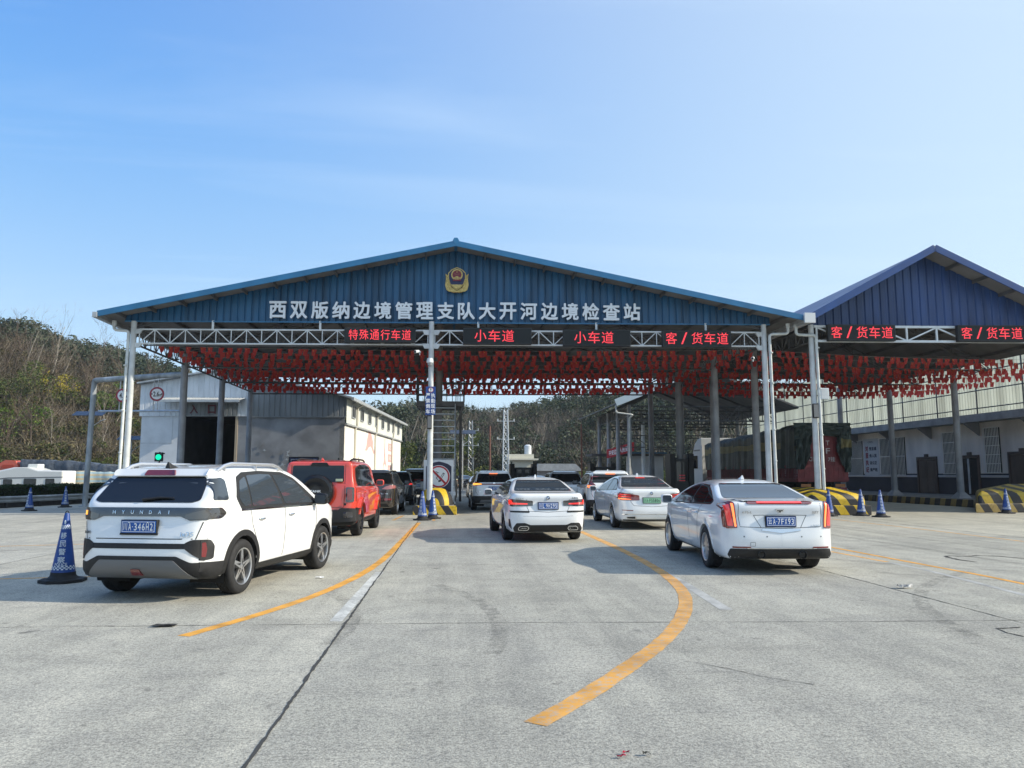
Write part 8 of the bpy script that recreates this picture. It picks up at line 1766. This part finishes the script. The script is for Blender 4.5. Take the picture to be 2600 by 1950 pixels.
# --- leafy trees standing out from the scrub
def leafy_tree(lab, x, y, h, rx, mat, n, size, seed, z0=None, trunkc=bark_brown):
    t = thing('leafy_tree', lab, 'tree', (x, y, float(terrain(x, y)) if z0 is None else z0)); q = random.Random(seed); mb = MB(); top = np.array([q.uniform(-.3, .3), q.uniform(-.3, .3), h*.75]); mb.pipe([(0, 0, -.3), top*.5, top], [h*.028+.03, h*.02+.02, .03], 7)
    for k in range(7): a = q.uniform(0, 6.28); b = top*q.uniform(.4, .9); mb.pipe([b, b+np.array([math.cos(a)*rx*.6, math.sin(a)*rx*.6, h*.18])], [.05, .015], 5)
    o = bpy.data.objects.new('trunk', mb.mesh('trunk', trunkc, None, 40)); COL.objects.link(o); o.parent = t
    C = crown_cloud(n, rx, h*.42, 11, seed)+[top[0], top[1], h*.68]; fast_mesh('crown', leaves(C, size), 4, mat, t); return t
bright_m = leaf_mat('bright_leaves', [(.03, .06, .012), (.07, .13, .02), (.13, .20, .035), (.22, .27, .07)], .35, .9); yellow_m = leaf_mat('yellow_leaves', [(.12, .12, .015), (.30, .26, .03), (.5, .40, .04), (.6, .5, .08)], .3, .9)
for px, py, h, rx, mat, n, sz, lab in ((268, 1105, 4.2, 1.9, bright_m, 1500, .26, 'bright green leafy tree beside the gantry on the slope'), (150, 1055, 4.0, 1.3, yellow_m, 420, .22, 'small tree with yellow blossom on the left slope'), (165, 1075, 3.2, 1.5, bush_m, 900, .22, 'olive green tree under the yellow blossoming one'), (45, 1075, 4.5, 2.4, bush_m, 1700, .24, 'dark green bushy tree at the left picture edge slope'), (15, 1150, 3.5, 2.0, bright_m, 1200, .24, 'light green feathery tree low on the left slope'), (345, 1150, 3.0, 1.5, bush_m, 900, .2, 'green bush tree beside the warehouse corner')):
    p = at_slope(px, py); leafy_tree(lab, p[0], p[1], h*1.4, rx*1.4, mat, int(n*1.3), sz*1.25, int(px)+7)
leafy_tree('pale green open crowned tree rising behind the warehouse roof', *(lambda p: (p[0], p[1]))(EYE+ray(432, 930)/1950.*118), 7.5, 3.0, forest_m, 1500, .4, 77)
leafy_tree('yellowish leafy tree at the far road end, left of the solar lamp', -.2+.6, 99.5, 7.2, 2.6, bush_m, 1700, .3, 55); leafy_tree('olive leafy tree left of the stair tower at the far road end', -6.4, 96.5, 5.6, 2.3, bush_m, 1500, .28, 56)
P = scatter(80, (-12, 40), (98, 118), lambda x, y: x > -.2*y)
for x, y in P[:26]: put_tree(int(rng.choice([1, 0, 3])), x, y, rng.uniform(.8, 1.15), 'leafless tree on the wooded hill beyond the far road', 'leafless trees of the far wood')
# far treetops right of the rear shed

# ------------------------------------------------------------------ light haze over the valley
mb = MB(); mb.box((-312, -75, -2.2), (432, 432, 84)); hz = mb.build('haze', M('haze_air', (1, 1, 1)), smooth=False); tag(hz, kind='stuff')
m_ = MATS['haze_air']; n_ = m_.node_tree.nodes; n_.remove(n_['Principled BSDF']); pv = n_.new('ShaderNodeVolumePrincipled'); pv.inputs['Color'].default_value = (.78, .87, .97, 1); pv.inputs['Density'].default_value = .0003; pv.inputs['Anisotropy'].default_value = .25
m_.node_tree.links.new(pv.outputs[0], n_['Material Output'].inputs['Volume'])
scn.cycles.volume_bounces = 0
def on_axle(t, x, y, rz, yr):                 # set a car down with its rear axle at x, y
    a = R(rz); place(t, (x + math.sin(a)*yr*1.0, y - math.cos(a)*yr, 0), a)
on_axle(white_suv(), -3.50, 10.43, -12.7, -1.32)
on_axle(white_luxury_saloon(), 5.03, 12.42, -4.0, -1.43)
on_axle(white_sports_saloon(), 2.10, 18.1, 2.6, -1.48)
on_axle(white_hybrid_saloon(), 5.50, 21.95, -1.5, -1.56)
on_axle(red_offroader(), -3.12, 19.65, -3.0, -1.375)
on_axle(brown_suv(), -2.92, 29.7, -2.0, -1.37)
on_axle(white_suv_amber(), 1.78, 33.2, 1.0, -1.36)
on_axle(white_suv_pillar(), 5.95, 29.0, -3.0, -1.33)
on_axle(plain_suv('black SUV with lit brake lamps, directly ahead of the brown SUV', black_paint, lit=lamp_on, name='black_suv'), -2.75, 39.0, 0, -1.36)
on_axle(plain_suv('silver grey SUV half hidden behind the white SUV with pillar lamps', silver_paint, name='silver_suv', plate=('云', 'A.9T431')), 5.35, 36.4, -2, -1.36)
on_axle(plain_saloon('pale saloon whose roof shows over the silver SUV queue', silver_paint, plate=('云', 'A.1N846')), 5.0, 45.0, 0, -1.40)
on_axle(plain_saloon('white car half hidden beside the white SUV with amber lamps', white_paint), 1.95, 51.5, 0, -1.40)
on_axle(plain_saloon('small black saloon driving away on the far road', black_paint, plate=('云', 'A.7P118')), 1.35, 80.5, 0, -1.40)
on_axle(dark_van(), -2.1, 48.5, 0, -1.5)
